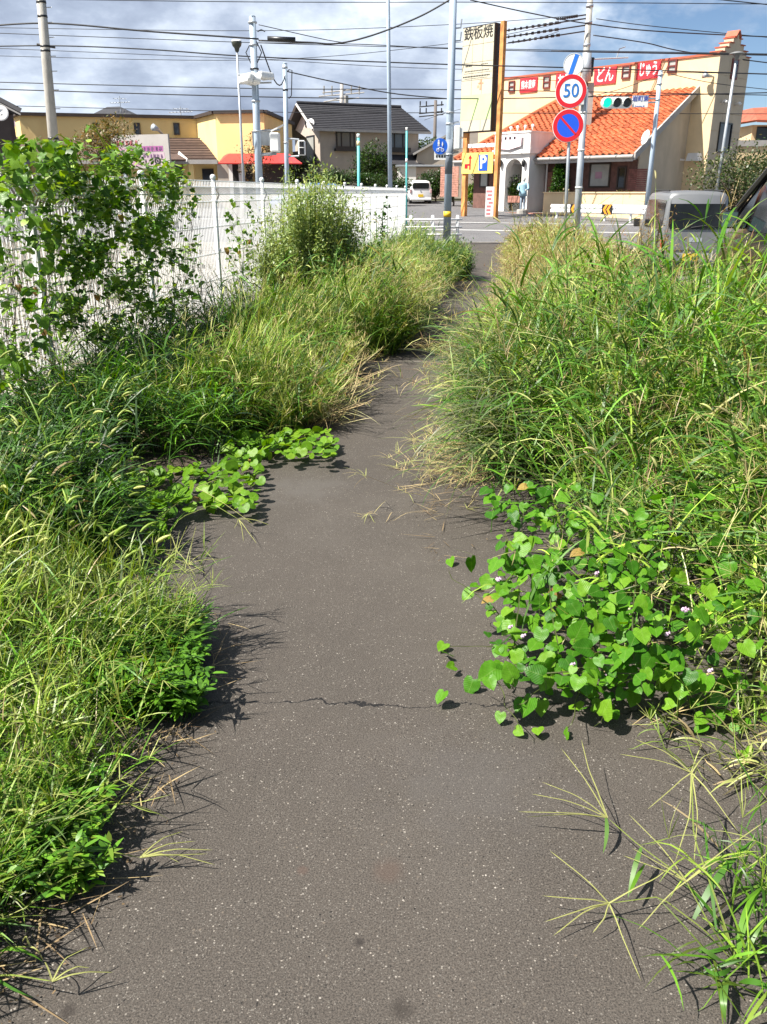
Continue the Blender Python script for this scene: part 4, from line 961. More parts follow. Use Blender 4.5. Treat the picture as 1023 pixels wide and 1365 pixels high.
# adult and child walking, bicycle below
q = MB(); y = cc.y-.014
def fig2(q, x, z, h):
    q.disc((x, y, z+h*.86), (0,-1,0), h*.13, .006, 12); q.slab([(x-h*.17, y, z+h*.3), (x+h*.17, y, z+h*.3), (x+h*.14, y, z+h*.72), (x-h*.14, y, z+h*.72)], .006)
    for sx in (-.1, .1): q.slab([(x+sx*h-h*.05, y, z), (x+sx*h+h*.05, y, z), (x+h*.02*(1 if sx > 0 else -1)+h*.05, y, z+h*.32), (x+h*.02*(1 if sx > 0 else -1)-h*.05, y, z+h*.32)], .006)
fig2(q, cc.x-.05, cc.z-.0, .19); fig2(q, cc.x+.07, cc.z-.0, .13)
for sx in (-.07, .07): q.disc((cc.x+.0+sx, y, cc.z-.10), (0,-1,0), .05, .006, 14, .037)
q.path([(cc.x-.07, y, cc.z-.10), (cc.x-.03, y, cc.z-.04), (cc.x+.05, y, cc.z-.04), (cc.x+.07, y, cc.z-.10)], .007, 4); q.build('pictogram', M_swhite, o)
q = MB(); z = a_.z+.05
for i in range(4): wbox(q, (a_.x+.08+.085*i, a_.y-.003, z+.05), .05, .006, .07)
q.build('plate_print', M_ink, o)
a_, b_ = lp(605, 199, 28.5, t), lp(613.5, 168, 28.5, t)
q = MB(); q.box(a_.x, b_.x, a_.y-.18, a_.y+.2, a_.z, b_.z); q.build('signal_box', M_swhite, t, bevel=.02)
for zf in (.25, .72): q = MB(); q.box(b_.x+.002, b_.x+.09, a_.y-.15, a_.y+.15, a_.z+(b_.z-a_.z)*zf-.13, a_.z+(b_.z-a_.z)*zf+.13); q.build('visor', M_swhite, t)
for py in (165, 205): p = at(py); q = MB(); q.path([p, p+Vector((.3, 0, .06))], .03, 6); q.build('bracket', M_galv, t)
for py in (38, 55): p = at(py); q = MB(); q.path([p, p+Vector((.25,0,.02)), p+Vector((.27,0,.25))], .025, 6); q.build('cable_hook', M_galv, t)
# tall plain pole
t, at, d, zb = pole('lighting_column', 'tall plain grey-blue pole rising out of frame behind the fence end', 'pole', (520.5, 255), (517.5, 0), 38, .10, .065, M_pblue, over=3)
# signal pole with signal heads (left)
t, at, d, zb = pole('traffic_light', 'blue-grey pole carrying white traffic signals left of centre, above the fence', 'traffic light', (346, 245), (336.5, 22), 31, .135, .105, M_pblue)
M_hw = M_swhite
def head(t, px, py, Y, nrm_, nm='signal_head', k=1.0):
    p = lp(px, py, Y, t); f = facing(p, nrm_)
    q = MB(); q.box(-.62*k, .62*k, -.22*k, .22*k, -.12, .10); o = q.build(nm, M_hw, t, bevel=.06); o.matrix_local = f
    for i in range(3):
        q = MB(); q.disc((-.4*k+.4*k*i, 0, .104), (0,0,1), .17*k, .004, 20); q.build('lens', M_lampo, o)
        q = MB(); q.path([(-.4*k+.4*k*i, 0, .1), (-.4*k+.4*k*i, .02, .34)], .19*k, 14, False); q.build('visor', M_hw, o)
    return o
head(t, 329, 105, 30.7, (.80, .55, -.25), k=.62); head(t, 354.5, 101, 30.9, (-.75, .6, -.1), k=.5)
for py in (100, 112): p = at(py); q = MB(); q.path([p+Vector((-.55,-.1,0)), p+Vector((.55,.05,.05))], .03, 6); q.build('bracket', M_galv, t)
for py in (30, 60, 92, 135, 175): band(t, at, py, .145, .05, M_galv if py != 92 else M_black)
a_, b_ = lp(337, 194, 31.4, t), lp(362, 175, 31.4, t); q = MB(); q.box(a_.x, b_.x, a_.y, a_.y+.05, a_.z, b_.z); q.build('sign_back', mat('sign_back_grey', (.22, .24, .26), .4, .25, 4, metal=.3), t)
q = MB(); q.path([lp(344, 174, 31.2, t), lp(374, 173, 31.2, t)], .03, 6); q.build('arm', M_galv, t, True); q = MB(); q.path([lp(345, 206.5, 31, t), lp(369, 205, 31, t)], .05, 8); q.build('arm', M_galv, t, True)
a_, b_ = lp(361.5, 203, 31, t), lp(373, 177, 31, t); q = MB(); q.box(a_.x, b_.x, a_.y-.2, a_.y+.2, a_.z, b_.z); q.build('signal_box', M_hw, t, bevel=.05)
q = MB(); p = lp(371, 172, 31, t); q.slab([p+Vector((-.25,-.1,-.05)), p+Vector((.2,-.1,.15)), p+Vector((.2,.1,.15)), p+Vector((-.25,.1,-.05))], .04); q.build('bird_guard', M_hw, t)
q = MB(); a0 = at(42); q.path([a0+Vector((.15,0,0)), a0+Vector((.28,0,.05)), a0+Vector((.4,0,0))], .02, 6); q.path([at(58)+Vector((-.1,0,0)), at(70)+Vector((-.26,0,0)), at(85)+Vector((-.1,0,0))], .018, 5); q.path([at(55)+Vector((.1,0,0)), at(70)+Vector((.26,0,0)), at(84)+Vector((.1,0,0))], .018, 5); q.build('cable_loop', M_wire, t)
# pedestrian signal pole
t, at, d, zb = pole('pedestrian_signal', 'grey pole with white two-lens pedestrian signal, right of the signal pole', 'pedestrian signal', (383, 246), (380, 85), 33, .085, .08, M_pblue)
for py0, py1 in ((184.5, 187), (209, 209)): q = MB(); q.path([at(py0), lp(399, py1-1, 33, t)], .035, 6); q.build('arm', M_galv, t)
a_, b_ = lp(398, 207, 32.8, t), lp(407, 187.5, 32.8, t); q = MB(); q.box(a_.x, b_.x, a_.y-.02, a_.y+.22, a_.z, b_.z); o = q.build('signal_housing', M_hw, t, bevel=.04)
for f in (.27, .74):
    z = a_.z+(b_.z-a_.z)*f; q = MB(); q.box(a_.x+.045, b_.x-.045, a_.y-.03, a_.y-.018, z-.105, z+.105); q.build('lens', M_lampo, o)
    q = MB(); q.slab([(a_.x+.03, a_.y-.2, z+.12), (b_.x-.03, a_.y-.2, z+.12), (b_.x-.03, a_.y-.02, z+.14), (a_.x+.03, a_.y-.02, z+.14)], .012); q.build('visor', M_hw, o)
for py in (90, 120, 190): band(t, at, py, .095, .06, M_black if py == 120 else M_galv)
q = MB(); p = at(98); q.path([p, p+Vector((.15,0,.12)), p+Vector((.25,0,.1)), p+Vector((.2,0,-.7)), p+Vector((.1,0,-.8))], .018, 5); q.build('cable_loop', M_wire, t)
# lamp post
t, at, d, zb = pole('street_lamp', 'slim grey street lamp with dark bowl head left of the signal pole', 'street lamp', (325, 243), (316, 63), 36, .055, .04, M_galv)
p = at(61); q = MB(); q.lathe([(0, -.22), (.07, -.2), (.1, -.08), (.17, .0), (.2, .1), (.19, .14)], 16, p); q.build('lamp_bowl', mat('lamp_dark', (.05, .055, .04), .3), t, True); q = MB(); q.lathe([(.195, .14), (.17, .2), (0, .22)], 16, p); q.build('lamp_cap', M_wht, t, True)
# teal marker posts
M_teal = mat('teal_paint', (.10, .42, .42), .5, .08, 4)
t, at, d, zb = pole('marker_post', 'thin teal and grey marker post in front of the white fence', 'marker post', (479, 300), (478, 180), 21.5, .036, .036, M_teal, zbase=0)
q = MB(); q.path([(0,0,0), at(251)], .038, 10); q.build('grey_sleeve', M_galv, t, True); band(t, at, 191, .042, .1, mat('pale_yellow_band', (.7, .6, .35), .5), 'reflective_band'); band(t, at, 181, .04, .08, M_wht, 'tip')
t, at, d, zb = pole('marker_post', 'thin teal marker post at the far end of the white fence', 'marker post', (542, 274), (542.5, 171), 30.5, .034, .034, M_teal, zbase=0)
band(t, at, 214, .04, .12, M_wht, 'reflective_band'); band(t, at, 172, .038, .1, M_wht, 'tip')
# distant utility poles
t, at, d, zb = pole('utility_pole', 'distant brown utility pole behind the round blue sign', 'utility pole', (579, 215), (581, 134), 90, .2, .15, mat('pole_brown', (.13, .11, .10), .8))
q = MB()
for py in (141, 150, 154): p = at(py); q.path([p+Vector((-1.6,0,-.1)), p+Vector((.8,0,.1))], .06, 5)
for py in (141, 150): 
    for x in (-1.5, -.9, .6): p = at(py); q.path([p+Vector((x,0,0)), p+Vector((x,0,.4))], .07, 6)
q.build('crossarm', M_wire, t)
t, at, d, zb = pole('utility_pole', 'distant utility pole with many crossarms above the grey house roof', 'utility pole', (455, 150), (456, 112), 105, .22, .2, M_fascia)
q = MB()
for py, w in ((121, 2.2), (126, 2.6), (133, 2.0)): p = at(py); q.path([p+Vector((-w,0,-.2)), p+Vector((w,0,.2))], .07, 5)
for py in (121, 126):
    for x in (-2, -1.1, 1.1, 2): p = at(py); q.path([p+Vector((x,0,0)), p+Vector((x,0,.5))], .08, 5)
p = at(130); q.path([p+Vector((-3.4,0,-.8)), p], .05, 5); q.path([p+Vector((.5,0,-1.2)), p+Vector((.5,0,.2))], .28, 8); q.build('crossarm', M_fascia, t)

# ================================================================== overhead wires
WL = [  # (points in picture, Y, radius, label)
 ([(-60, -3), (340, 2.6), (700, 3), (1090, 6)], 44, .018, 'topmost overhead wire, just under the upper edge of the view'),
 ([(-60, 39), (60, 31), (200, 42), (345, 52)], 30, .026, 'thick lashed cable from the leaning pole to the left signal pole'),
 ([(-60, 42), (340, 57), (600, 64), (1090, 73)], 45, .017, 'thin overhead wire passing under the lashed cable, crossing the whole sky'),
 ([(-60, 63), (70, 61), (200, 66), (345, 76), (600, 86), (750, 90), (1090, 101)], 43, .028, 'thick cable level with the white signals, crossing the whole sky'),
 ([(-60, 62), (340, 79), (600, 92), (1090, 99)], 46, .014, 'thin wire hugging the underside of the thick mid-height cable'),
 ([(-60, 36), (340, 41), (596, 33), (780, 20)], 48, .015, 'faint wire rising towards the top of the right utility pole'),
 ([(-60, 73), (340, 80), (600, 58), (748, 31)], 48, .014, 'faint wire climbing to the second insulator of the right pole'),
 ([(-60, 108), (340, 118), (600, 119.5), (1090, 128)], 46, .022, 'straight wire crossing at mid-sky above the yellow restaurant'),
 ([(-60, 117), (340, 129), (600, 131.5), (740, 130), (1090, 122)], 44, .025, 'straight wire crossing just above the grey house ridge'),
 ([(-60, 139), (340, 149), (600, 150.5), (1090, 152)], 47, .018, 'low wire crossing in front of the grey house ridge and the orange roof'),
 ([(345, 54), (410, 56.5), (450, 58), (500, 46), (560, 22), (603, -2)], 30, .026, 'sagging cable climbing from the left signal pole to the yellow-banded pole'),
 ([(345, 57), (480, 59), (600, 65), (760, 69), (1090, 75)], 47, .02, 'taut cable from the left signal pole towards the blue slash sign'),
 ([(382, 95), (440, 108), (520, 124), (600, 132)], 33, .02, 'service cable sloping down from the pedestrian signal pole'),
 ([(345, 33), (430, 52), (460, 57)], 30.5, .013, 'short thin stay wire from the left signal pole top'),
 ([(627, 0), (700, 16), (780, 31), (880, 42), (1090, 52)], 49.3, .03, 'heavy cable sagging from the top centre to the right utility pole'),
 ([(795, 25), (880, 36), (1090, 56)], 49.3, .02, 'thin wire leaving the upper right utility pole to the right'),
 ([(791, 47), (860, 57), (920, 70), (1090, 92)], 49.3, .028, 'dark cable dropping from the right utility pole past the stepped gable'),
 ([(955, -1), (1090, 13)], 44, .024, 'short dark wire cutting the upper right corner of the sky'),
 ([(735, 68), (1090, 74)], 46, .018, 'level wire running right from the blue slash sign'),
 ([(895, 99), (960, 112), (1090, 126)], 42, .015, 'thin wire sloping down right past the stepped gable window'),
 ([(630, 62), (700, 55), (745, 42)], 49.3, .013, 'faint wire rising to the lowest insulator of the right pole'),
 ([(775, 131), (830, 118), (882, 98)], 42, .014, 'service wire rising to the green traffic light pole'),
 ([(600, 108), (680, 103), (775, 111)], 45, .014, 'slack thin wire in front of the faded pylon sign'),
 ([(566, 160), (600, 149), (640, 140)], 60, .014, 'thin far wire behind the yellow-banded pole'),
]
for pts, Y, r, lab in WL:
    W3 = [P(x, y, Y) for x, y in pts]; out_ = []
    for i in range(len(W3)-1):       # smooth the run
        p0, p1, p2, p3 = W3[max(i-1, 0)], W3[i], W3[i+1], W3[min(i+2, len(W3)-1)]
        for k in range(8):
            u = k/8; out_.append(0.5*((2*p1) + (p2-p0)*u + (2*p0-5*p1+4*p2-p3)*u*u + (3*p1-p0-3*p2+p3)*u**3))
    out_.append(W3[-1]); o0 = out_[0].copy()
    q = MB(); q.path([p-o0 for p in out_], r, 5)
    tagk(q.build('overhead_wire', M_wire, None, True, loc=o0), lab, 'wire', 'overhead wires')
a_, b_ = P(357, 51.5, 29.9), P(394, 53, 29.9); q = MB(); q.path([Vector((0,0,0)), b_-a_], .075, 10); tagk(q.build('cable_closure', M_black, None, True, loc=a_), 'black cable closure tube slung on the cable beside the left signal pole', 'cable closure')
a_, b_ = P(348, 60, 31), P(381, 98, 33); q = MB()
pts = [a_.lerp(b_, i/10) - Vector((0, 0, .9*4*(i/10)*(1-i/10)*(.4+.6*i/10))) - a_ for i in range(11)]; q.path(pts, .022, 5); tagk(q.build('overhead_wire', M_wire, None, True, loc=a_), 'drooping cable between the left signal pole and the pedestrian signal pole', 'wire', 'overhead wires')

# ================================================================== guard rail with chevrons
a_, b_ = P(735, 278, 43.5), P(885, 279, 39); dd = (b_-a_); dd.z = 0; Lg = dd.length
gr = thing('roadside_guardrail', 'white corrugated guardrail with orange chevron markers across the road', 'guardrail', (a_.x, a_.y, rz(41)), math.atan2(dd.y, dd.x))
zc_ = a_.z - rz(41); q = MB(); prof = [(-.20, 0), (-.14, -.06), (-.07, -.06), (0, 0), (.07, -.06), (.14, -.06), (.20, 0)]
for i in range(len(prof)-1):
    (z0, y0), (z1, y1) = prof[i], prof[i+1]; q.slab([(0, y0, zc_+z0), (Lg, y0, zc_+z0), (Lg, y1, zc_+z1), (0, y1, zc_+z1)], .01)
q.build('beam', M_white, gr)
for i in range(5): q = MB(); q.path([(.3+i*(Lg-.6)/4, .1, -.1), (.3+i*(Lg-.6)/4, .1, zc_+.2)], .06, 8); q.build('post', M_white, gr)
for px in (744, 764, 811+20):
    pass
for px in (784, 834):
    x = (P(px, 277, 42).x-a_.x); q = MB(); q.box(x-.28, x+.28, -.09, -.072, zc_-.22, zc_+.22); o = q.build('chevron_board', M_black, gr)
    q = MB()
    for k in range(2):
        x0 = x-.22+.2*k; q.add([(x0, -.094, zc_), (x0+.13, -.094, zc_+.2), (x0+.26, -.094, zc_+.2), (x0+.13, -.094, zc_), (x0+.26, -.094, zc_-.2), (x0+.13, -.094, zc_-.2)], [(0,1,2,3), (0,3,4,5)])
    q.build('orange_chevron', mat('orange_reflector', (.80, .30, .02), .4), o)

# ================================================================== vehicles
def loft(rings, mat_, nm, parent, sub=1):
    q = MB(); m = len(rings[0][1]); vs = []
    for y, half in rings:
        full = [(x, z) for x, z in half] + [(-x, z) for x, z in half[-2:0:-1]]
        vs.append([(x, y, z) for x, z in full])
    n = len(vs[0]); fl_ = [v for r in vs for v in r]; fs = []
    for i in range(len(vs)-1):
        for k in range(n): fs.append((i*n+k, i*n+(k+1) % n, (i+1)*n+(k+1) % n, (i+1)*n+k))
    fs.append(tuple(range(n-1, -1, -1))); fs.append(tuple((len(vs)-1)*n+k for k in range(n)))
    q.add(fl_, fs); o = q.build(nm, mat_, parent, True)
    b = o.modifiers.new('b', 'BEVEL'); b.width = .03; b.segments = 2; b.limit_method = 'ANGLE'; b.angle_limit = R(40)
    return o
def half(hw, belt, hr, zr, zb=.28):
    return [(0, zb), (hw-.12, zb), (hw-.02, zb+.12), (hw, (zb+belt)/2), (hw-.01, belt-.03), (hr+.02, zr-.11), (hr-.05, zr-.03), (hr-.2, zr), (0, zr+.015)]
M_tyre = mat('tyre_rubber', (.02, .02, .02), .85, .1, 6); M_rim = mat('wheel_silver', (.5, .5, .5), .3, .1, 4, metal=.8)
M_tail = mat('tail_lamp_red', (.42, .01, .012), .2, .05, 3); M_cglass = mat('car_glass', (.010, .012, .013), .08, .3, 6, spec=.22)
M_trim = mat('black_trim', (.02, .02, .02), .6, .1, 6)
def wheels(t, hw, ys, r=.28):
    for y in ys:
        for sx in (-1, 1):
            q = MB(); q.path([(sx*(hw-.19), y, r), (sx*(hw-.01), y, r)], r, 20); w = q.build('wheel', M_tyre, t, True, bevel=.02)
            q = MB(); q.path([(sx*(hw-.012), y, r), (sx*(hw+.0), y, r)], [r*.66, r*.6], 14); q.build('rim', M_rim, w)
def lerp2(a, b, f): return tuple(a[i]+(b[i]-a[i])*f for i in range(3))
def sidewin(t, ringA, ringB, lo=.08, hi=.9, fa=.0, fb=1.0):
    for sx in (-1, 1):
        def pt(rg, f): (x0, z0), (x1, z1) = rg[1][4], rg[1][5]; return (sx*(x0+(x1-x0)*f+.012), rg[0], z0+(z1-z0)*f)
        A0, A1, B0, B1 = pt(ringA, lo), pt(ringA, hi), pt(ringB, lo), pt(ringB, hi)
        q = MB(); q.add([lerp2(A0, B0, fa), lerp2(A0, B0, fb), lerp2(A1, B1, fb), lerp2(A1, B1, fa)], [(0,1,2,3)]); q.build('side_window', M_cglass, t)
def rrect(q, x0, x1, z0, z1, y, r, th=.01, n=5, tilt=0.0):
    pts = []
    for cx_, cz_, a0 in ((x1-r, z1-r, 0), (x0+r, z1-r, 90), (x0+r, z0+r, 180), (x1-r, z0+r, 270)):
        for k in range(n+1): a = R(a0+90*k/n); pts.append((cx_+r*math.cos(a), y+tilt*(cz_+r*math.sin(a)-z0), cz_+r*math.sin(a)))
    q.slab(pts[::-1], th)
# silver kei van
M_silver = mat('silver_paint', (.20, .205, .21), .4, .03, 2, metal=.4)
vb_ = P(910, 330, 18.8)
van = thing('kei_van', 'silver boxy kei van with yellow plate, seen from behind over the weeds', 'van', (vb_.x, 18.8, -.115), PATH_A+.02); van.scale = (.93, 1, .92); van.location.x += .22
Lv = 3.3
rv = [(-.0, half(.70, 1.02, .60, 1.80, .34)), (.06, half(.73, 1.02, .64, 1.88)), (1.2, half(.737, 1.02, .66, 1.9)), (2.3, half(.737, 1.02, .65, 1.88)), (2.75, half(.735, 1.02, .6, 1.72)), (3.1, half(.72, .92, .62, 1.12)), (3.3, half(.66, .8, .55, .95, .34))]
loft(rv, M_silver, 'body', van); wheels(van, .735, (.55, 2.75), .27)
sidewin(van, rv[1], rv[2], fa=.08, fb=.97); sidewin(van, rv[2], rv[3], fa=.03, fb=.97)
q = MB(); rrect(q, -.61, .61, 1.06, 1.78, -.014, .1, .014, 5, .05); q.build('rear_window', M_cglass, van)
q = MB(); q.box(-.015, .5, -.035, -.02, 1.12, 1.13); q.path([(-.1, -.035, 1.1), (.3, -.03, 1.16)], .012, 5); q.build('wiper', M_trim, van)
for sx in (-1, 1):
    q = MB(); q.box(sx*.70-.045, sx*.70+.03, -.03, .03, .56, .82); q.build('tail_lamp', M_tail, van, bevel=.01)
    q = MB(); q.box(sx*.66-.06, sx*.66+.06, -.06, -.02, .40, .45); q.build('reflector', M_tail, van)
q = MB(); q.box(-.735, .735, -.07, .05, .32, .53); q.build('rear_bumper', M_silver, van, bevel=.03)
q = MB(); q.box(-.22, .11, -.085, -.071, .36, .525); o = q.build('number_plate', M_yelb, van)
q = MB()
for i in range(4): wbox(q, (-.14+.065*i+(.02 if i > 1 else 0), -.088, .425), .035, .004, .075)
q.build('plate_print', M_ink, o)
q = MB(); rrect(q, -.62, .62, .60, 1.0, -.008, .05, .012); q.build('tailgate', M_silver, van); q = MB(); rrect(q, -.12, .18, .78, .88, -.014, .03, .01); q.build('handle_recess', M_galv, van)
q = MB(); q.path([(-.6, .3, 1.9), (-.6, 2.0, 1.92)], .02, 6); q.path([(.6, .3, 1.9), (.6, 2.0, 1.92)], .02, 6); q.build('roof_rail', M_trim, van)
for sx in (-1, 1): q = MB(); q.obox((sx*.86, 2.65, 1.12), (.08, 0, 0), (0, .05, 0), (0, 0, .1)); q.build('mirror', M_trim, van, bevel=.02)
# black car, nearer, mostly out of view to the right
M_blackp = mat('black_car_paint', (.012, .012, .014), .12, .1, 1, spec=.6)
bc = thing('black_car', 'dark black car at the right edge, windscreen pillar and door mirror showing', 'car', (5.02, 8.72, -.115), PATH_A); bc.scale = (1, 1, 1.27)
rb = [(-.4, half(.78, .98, .6, 1.30)), (-.2, half(.84, 1.0, .66, 1.52)), (.9, half(.85, 1.0, .68, 1.60)), (1.9, half(.85, 1.0, .67, 1.57)), (2.95, half(.85, .98, .70, 1.08)), (3.6, half(.83, .86, .66, .99)), (4.0, half(.74, .72, .5, .84, .3))]
loft(rb, M_blackp, 'body', bc); wheels(bc, .845, (.35, 3.15), .32)
sidewin(bc, rb[1], rb[2], fa=.1, fb=.96); sidewin(bc, rb[2], rb[3], fa=.02, fb=.95)
for sx in (-1, 1):
    A_, B_ = rb[3], rb[4]; (x0, z0), (x1, z1) = A_[1][4], A_[1][5]; (u0, w0), (u1, w1) = B_[1][4], B_[1][5]
    q = MB(); q.add([(sx*(x0+.012), 1.98, z0+.06), (sx*(x0+.01), 2.65, z0+.05), (sx*(x1+.03), 1.98, z1-.03)], [(0,1,2)]); q.build('side_window', M_cglass, bc)
    q = MB(); q.path([(sx*.70, 1.85, 1.56), (sx*.78, 2.45, 1.30), (sx*.83, 3.0, 1.05)], .035, 6); q.build('pillar_trim', M_trim, bc)
    q = MB(); q.obox((sx*.98, 2.3, 1.10), (.11, 0, 0), (0, .05, 0), (0, 0, .085)); mi = q.build('mirror', M_blackp, bc, bevel=.03)
    q = MB(); q.obox((sx*.98, 2.245, 1.10), (.09, 0, 0), (0, .004, 0), (0, 0, .068)); q.build('mirror_glass', mat('mirror_glass', (.22, .34, .30), .05, .2, 5, metal=.8), mi)
q = MB(); q.add([(-.62, 2.0, 1.55), (.62, 2.0, 1.55), (.74, 2.92, 1.11), (-.74, 2.92, 1.11)], [(0,1,2,3)]); o = q.build('windscreen', M_cglass, bc); o.location.z = .02
q = MB(); q.add([(-.6, -.42, 1.1), (.6, -.42, 1.1), (.55, -.27, 1.44), (-.55, -.27, 1.44)], [(0,1,2,3)]); q.build('rear_window', M_cglass, bc)
for sx in (-1, 1): q = MB(); q.box(sx*.74-.1, sx*.74+.04, -.43, -.38, .75, .98); q.build('tail_lamp', M_tail, bc, bevel=.02); q = MB(); q.box(sx*.64-.12, sx*.64+.08, 3.85, 4.0, .6, .76); q.build('headlight', M_glassl, bc, bevel=.02)
# small white hatchback
M_wcar = mat('white_car_paint', (.80, .80, .80), .3, .02, 2)
wp_ = P(559.5, 273, 58); wc = thing('white_hatchback', 'small white hatchback with yellow plate on the far road', 'car', (wp_.x+.05, 57.6, wp_.z), R(3))
rw = [(0, half(.68, .88, .52, 1.36)), (.12, half(.73, .9, .58, 1.47)), (1.3, half(.738, .9, .6, 1.5)), (2.2, half(.738, .9, .56, 1.38)), (2.75, half(.73, .86, .6, .98)), (3.3, half(.7, .72, .5, .82)), (3.4, half(.62, .62, .4, .7, .3))]
loft(rw, M_wcar, 'body', wc); wheels(wc, .738, (.5, 2.85), .27); sidewin(wc, rw[1], rw[2], fa=.05, fb=.95); sidewin(wc, rw[2], rw[3], fa=.05, fb=.9)
q = MB(); rrect(q, -.53, .53, .98, 1.34, -.015, .08, .012, 5, .06); q.build('rear_window', M_cglass, wc)
for sx in (-1, 1): q = MB(); q.box(sx*.66-.06, sx*.66+.06, -.03, .05, .72, .95); q.build('tail_lamp', mat('pale_tail_lamp', (.55, .35, .35), .2), wc, bevel=.02)
q = MB(); q.box(-.165, .165, -.04, -.02, .48, .645); q.build('number_plate', M_yelb, wc)
q = MB(); q.box(-.7, .7, -.05, .05, .28, .42); q.build('rear_bumper', M_wcar, wc, bevel=.03); q = MB(); q.disc((0, -.02, .84), (0,-1,0), .05, .01, 14); q.build('badge', M_galv, wc)
for sx in (-1, 1): q = MB(); q.obox((sx*.83, 2.1, .98), (.08, 0, 0), (0, .05, 0), (0, 0, .08)); q.build('mirror', M_wcar, wc)
# blue car behind the fence
M_bcar = mat('blue_car_paint', (.05, .13, .33), .25, .03, 2)
p = P(432, 247, 44); bl_ = thing('blue_car', 'blue car whose roof shows over the white fence', 'car', (p.x+1.3, 44, p.z-1.36), R(82))
rc = [(0, half(.74, .88, .55, 1.0)), (.3, half(.8, .9, .6, 1.25)), (.9, half(.82, .9, .63, 1.46)), (2.0, half(.82, .9, .63, 1.47)), (2.9, half(.82, .88, .66, .98)), (3.8, half(.78, .75, .6, .84)), (4.0, half(.68, .62, .4, .7, .3))]
loft(rc, M_bcar, 'body', bl_); wheels(bl_, .81, (.7, 3.1), .3); sidewin(bl_, rc[1], rc[2]); sidewin(bl_, rc[2], rc[3], fa=.03, fb=.97)
q = MB(); q.add([(-.56, 2.05, 1.44), (.56, 2.05, 1.44), (.7, 2.85, 1.0), (-.7, 2.85, 1.0)], [(0,1,2,3)]); o = q.build('windscreen', M_cglass, bl_); o.location.z = .02

# ================================================================== plants
DKG = (.022, .062, .009); GRN = (.055, .155, .014); BRT = (.115, .265, .018); YGR = (.225, .325, .040); PAL = (.40, .43, .14); STR = (.50, .39, .20); RED = (.20, .105, .055); BLU = (.075, .135, .045)
def A3(c): return np.array(c, float)
class Veg:
    def __init__(s): s.V = []; s.Q = []; s.T = []; s.C = []; s.n = 0
    def put(s, V, Q, T, C):
        s.V.append(V.reshape(-1, 3)); s.C.append(C.reshape(-1, 3))
        if Q is not None: s.Q.append(Q.reshape(-1, 4) + s.n)
        if T is not None: s.T.append(T.reshape(-1, 3) + s.n)
        s.n += V.size//3
    def curve(s, base, az, th0, bend, Ln, nseg, floor=.008):
        n = len(az); u = (np.arange(nseg)+.5)/nseg
        th = th0[:, None] + bend[:, None]*u[None]
        d = np.stack([np.sin(th)*np.cos(az)[:, None], np.sin(th)*np.sin(az)[:, None], np.cos(th)], 2)
        pts = np.concatenate([base[:, None], base[:, None] + np.cumsum(d, 1)*(Ln/nseg)[:, None, None]], 1)
        fl = floor*(.6+.8*rng.random((n, 1)))
        pts[:, :, 2] = np.maximum(pts[:, :, 2], fl)
        return pts, th
    def ribbon(s, pts, az, W, c0, c1, prof=None, twist=None):
        n, k, _ = pts.shape; nseg = k-1
        d = np.gradient(pts, axis=1); d /= np.linalg.norm(d, axis=2, keepdims=True) + 1e-9
        perp = np.stack([-np.sin(az), np.cos(az), np.zeros(n)], 1)[:, None].repeat(k, 1)
        perp = perp - d*(perp*d).sum(2, keepdims=True); perp /= np.linalg.norm(perp, axis=2, keepdims=True) + 1e-9
        if twist is not None:
            tw = twist[:, None] * np.linspace(.3, 1, k)[None]
            perp = perp*np.cos(tw)[:, :, None] + np.cross(d, perp)*np.sin(tw)[:, :, None]
        u = np.linspace(0, 1, k)
        if prof is None: prof = np.clip(np.minimum(.55+1.6*u, 1.25*(1-u)**.7+.0), 0, 1)
        w = (W[:, None]*prof[None])[:, :, None]*.5
        Lf, Rt = pts[:, :-1] + perp[:, :-1]*w[:, :-1], pts[:, :-1] - perp[:, :-1]*w[:, :-1]
        V = np.concatenate([np.stack([Lf, Rt], 2).reshape(n, -1, 3), pts[:, -1:]], 1)
        m = 2*nseg+1
        q = np.array([(2*i, 2*i+1, 2*i+3, 2*i+2) for i in range(nseg-1)]).reshape(-1, 4); t = np.array([(2*nseg-2, 2*nseg-1, 2*nseg)])
        o = (np.arange(n)*m)[:, None, None]
        f = np.concatenate([np.repeat(u[:-1], 2), [1.0]])
        C = c0[:, None]*(1-f)[None, :, None] + c1[:, None]*f[None, :, None]
        s.put(V, q[None]+o if nseg > 1 else None, t[None]+o, C)
    def blades(s, base, az, th0, bend, Ln, W, c0, c1, nseg=4, twist=None):
        pts, th = s.curve(base, az, th0, bend, Ln, nseg); s.ribbon(pts, az, W, c0, c1, None, twist); return pts, th
    def build(s, name, m, label=None, cat=None, group=None, kind='stuff', parent=None):
        V = np.concatenate(s.V); C = np.concatenate(s.C)
        Q = np.concatenate(s.Q) if s.Q else np.zeros((0, 4), int); T = np.concatenate(s.T) if s.T else np.zeros((0, 3), int)
        me = bpy.data.meshes.new(name)
        org = np.zeros(3)
        me.vertices.add(len(V)); me.vertices.foreach_set('co', V.astype(np.float32).ravel())
        me.loops.add(Q.size + T.size); me.loops.foreach_set('vertex_index', np.concatenate([Q.ravel(), T.ravel()]).astype(np.int32))
        me.polygons.add(len(Q)+len(T))
        me.polygons.foreach_set('loop_start', np.concatenate([np.arange(len(Q))*4, len(Q)*4 + np.arange(len(T))*3]).astype(np.int32))
        a = me.attributes.new('Col', 'FLOAT_COLOR', 'POINT'); a.data.foreach_set('color', np.concatenate([C, np.ones((len(C), 1))], 1).astype(np.float32).ravel())
        me.polygons.foreach_set('use_smooth', [True]*len(me.polygons))
        me.update(calc_edges=True); me.materials.append(m)
        global NTRI; NTRI += 2*len(Q)+len(T)
        return tagk(link(name, me, parent), label, cat, group, kind)
NTRI = 0
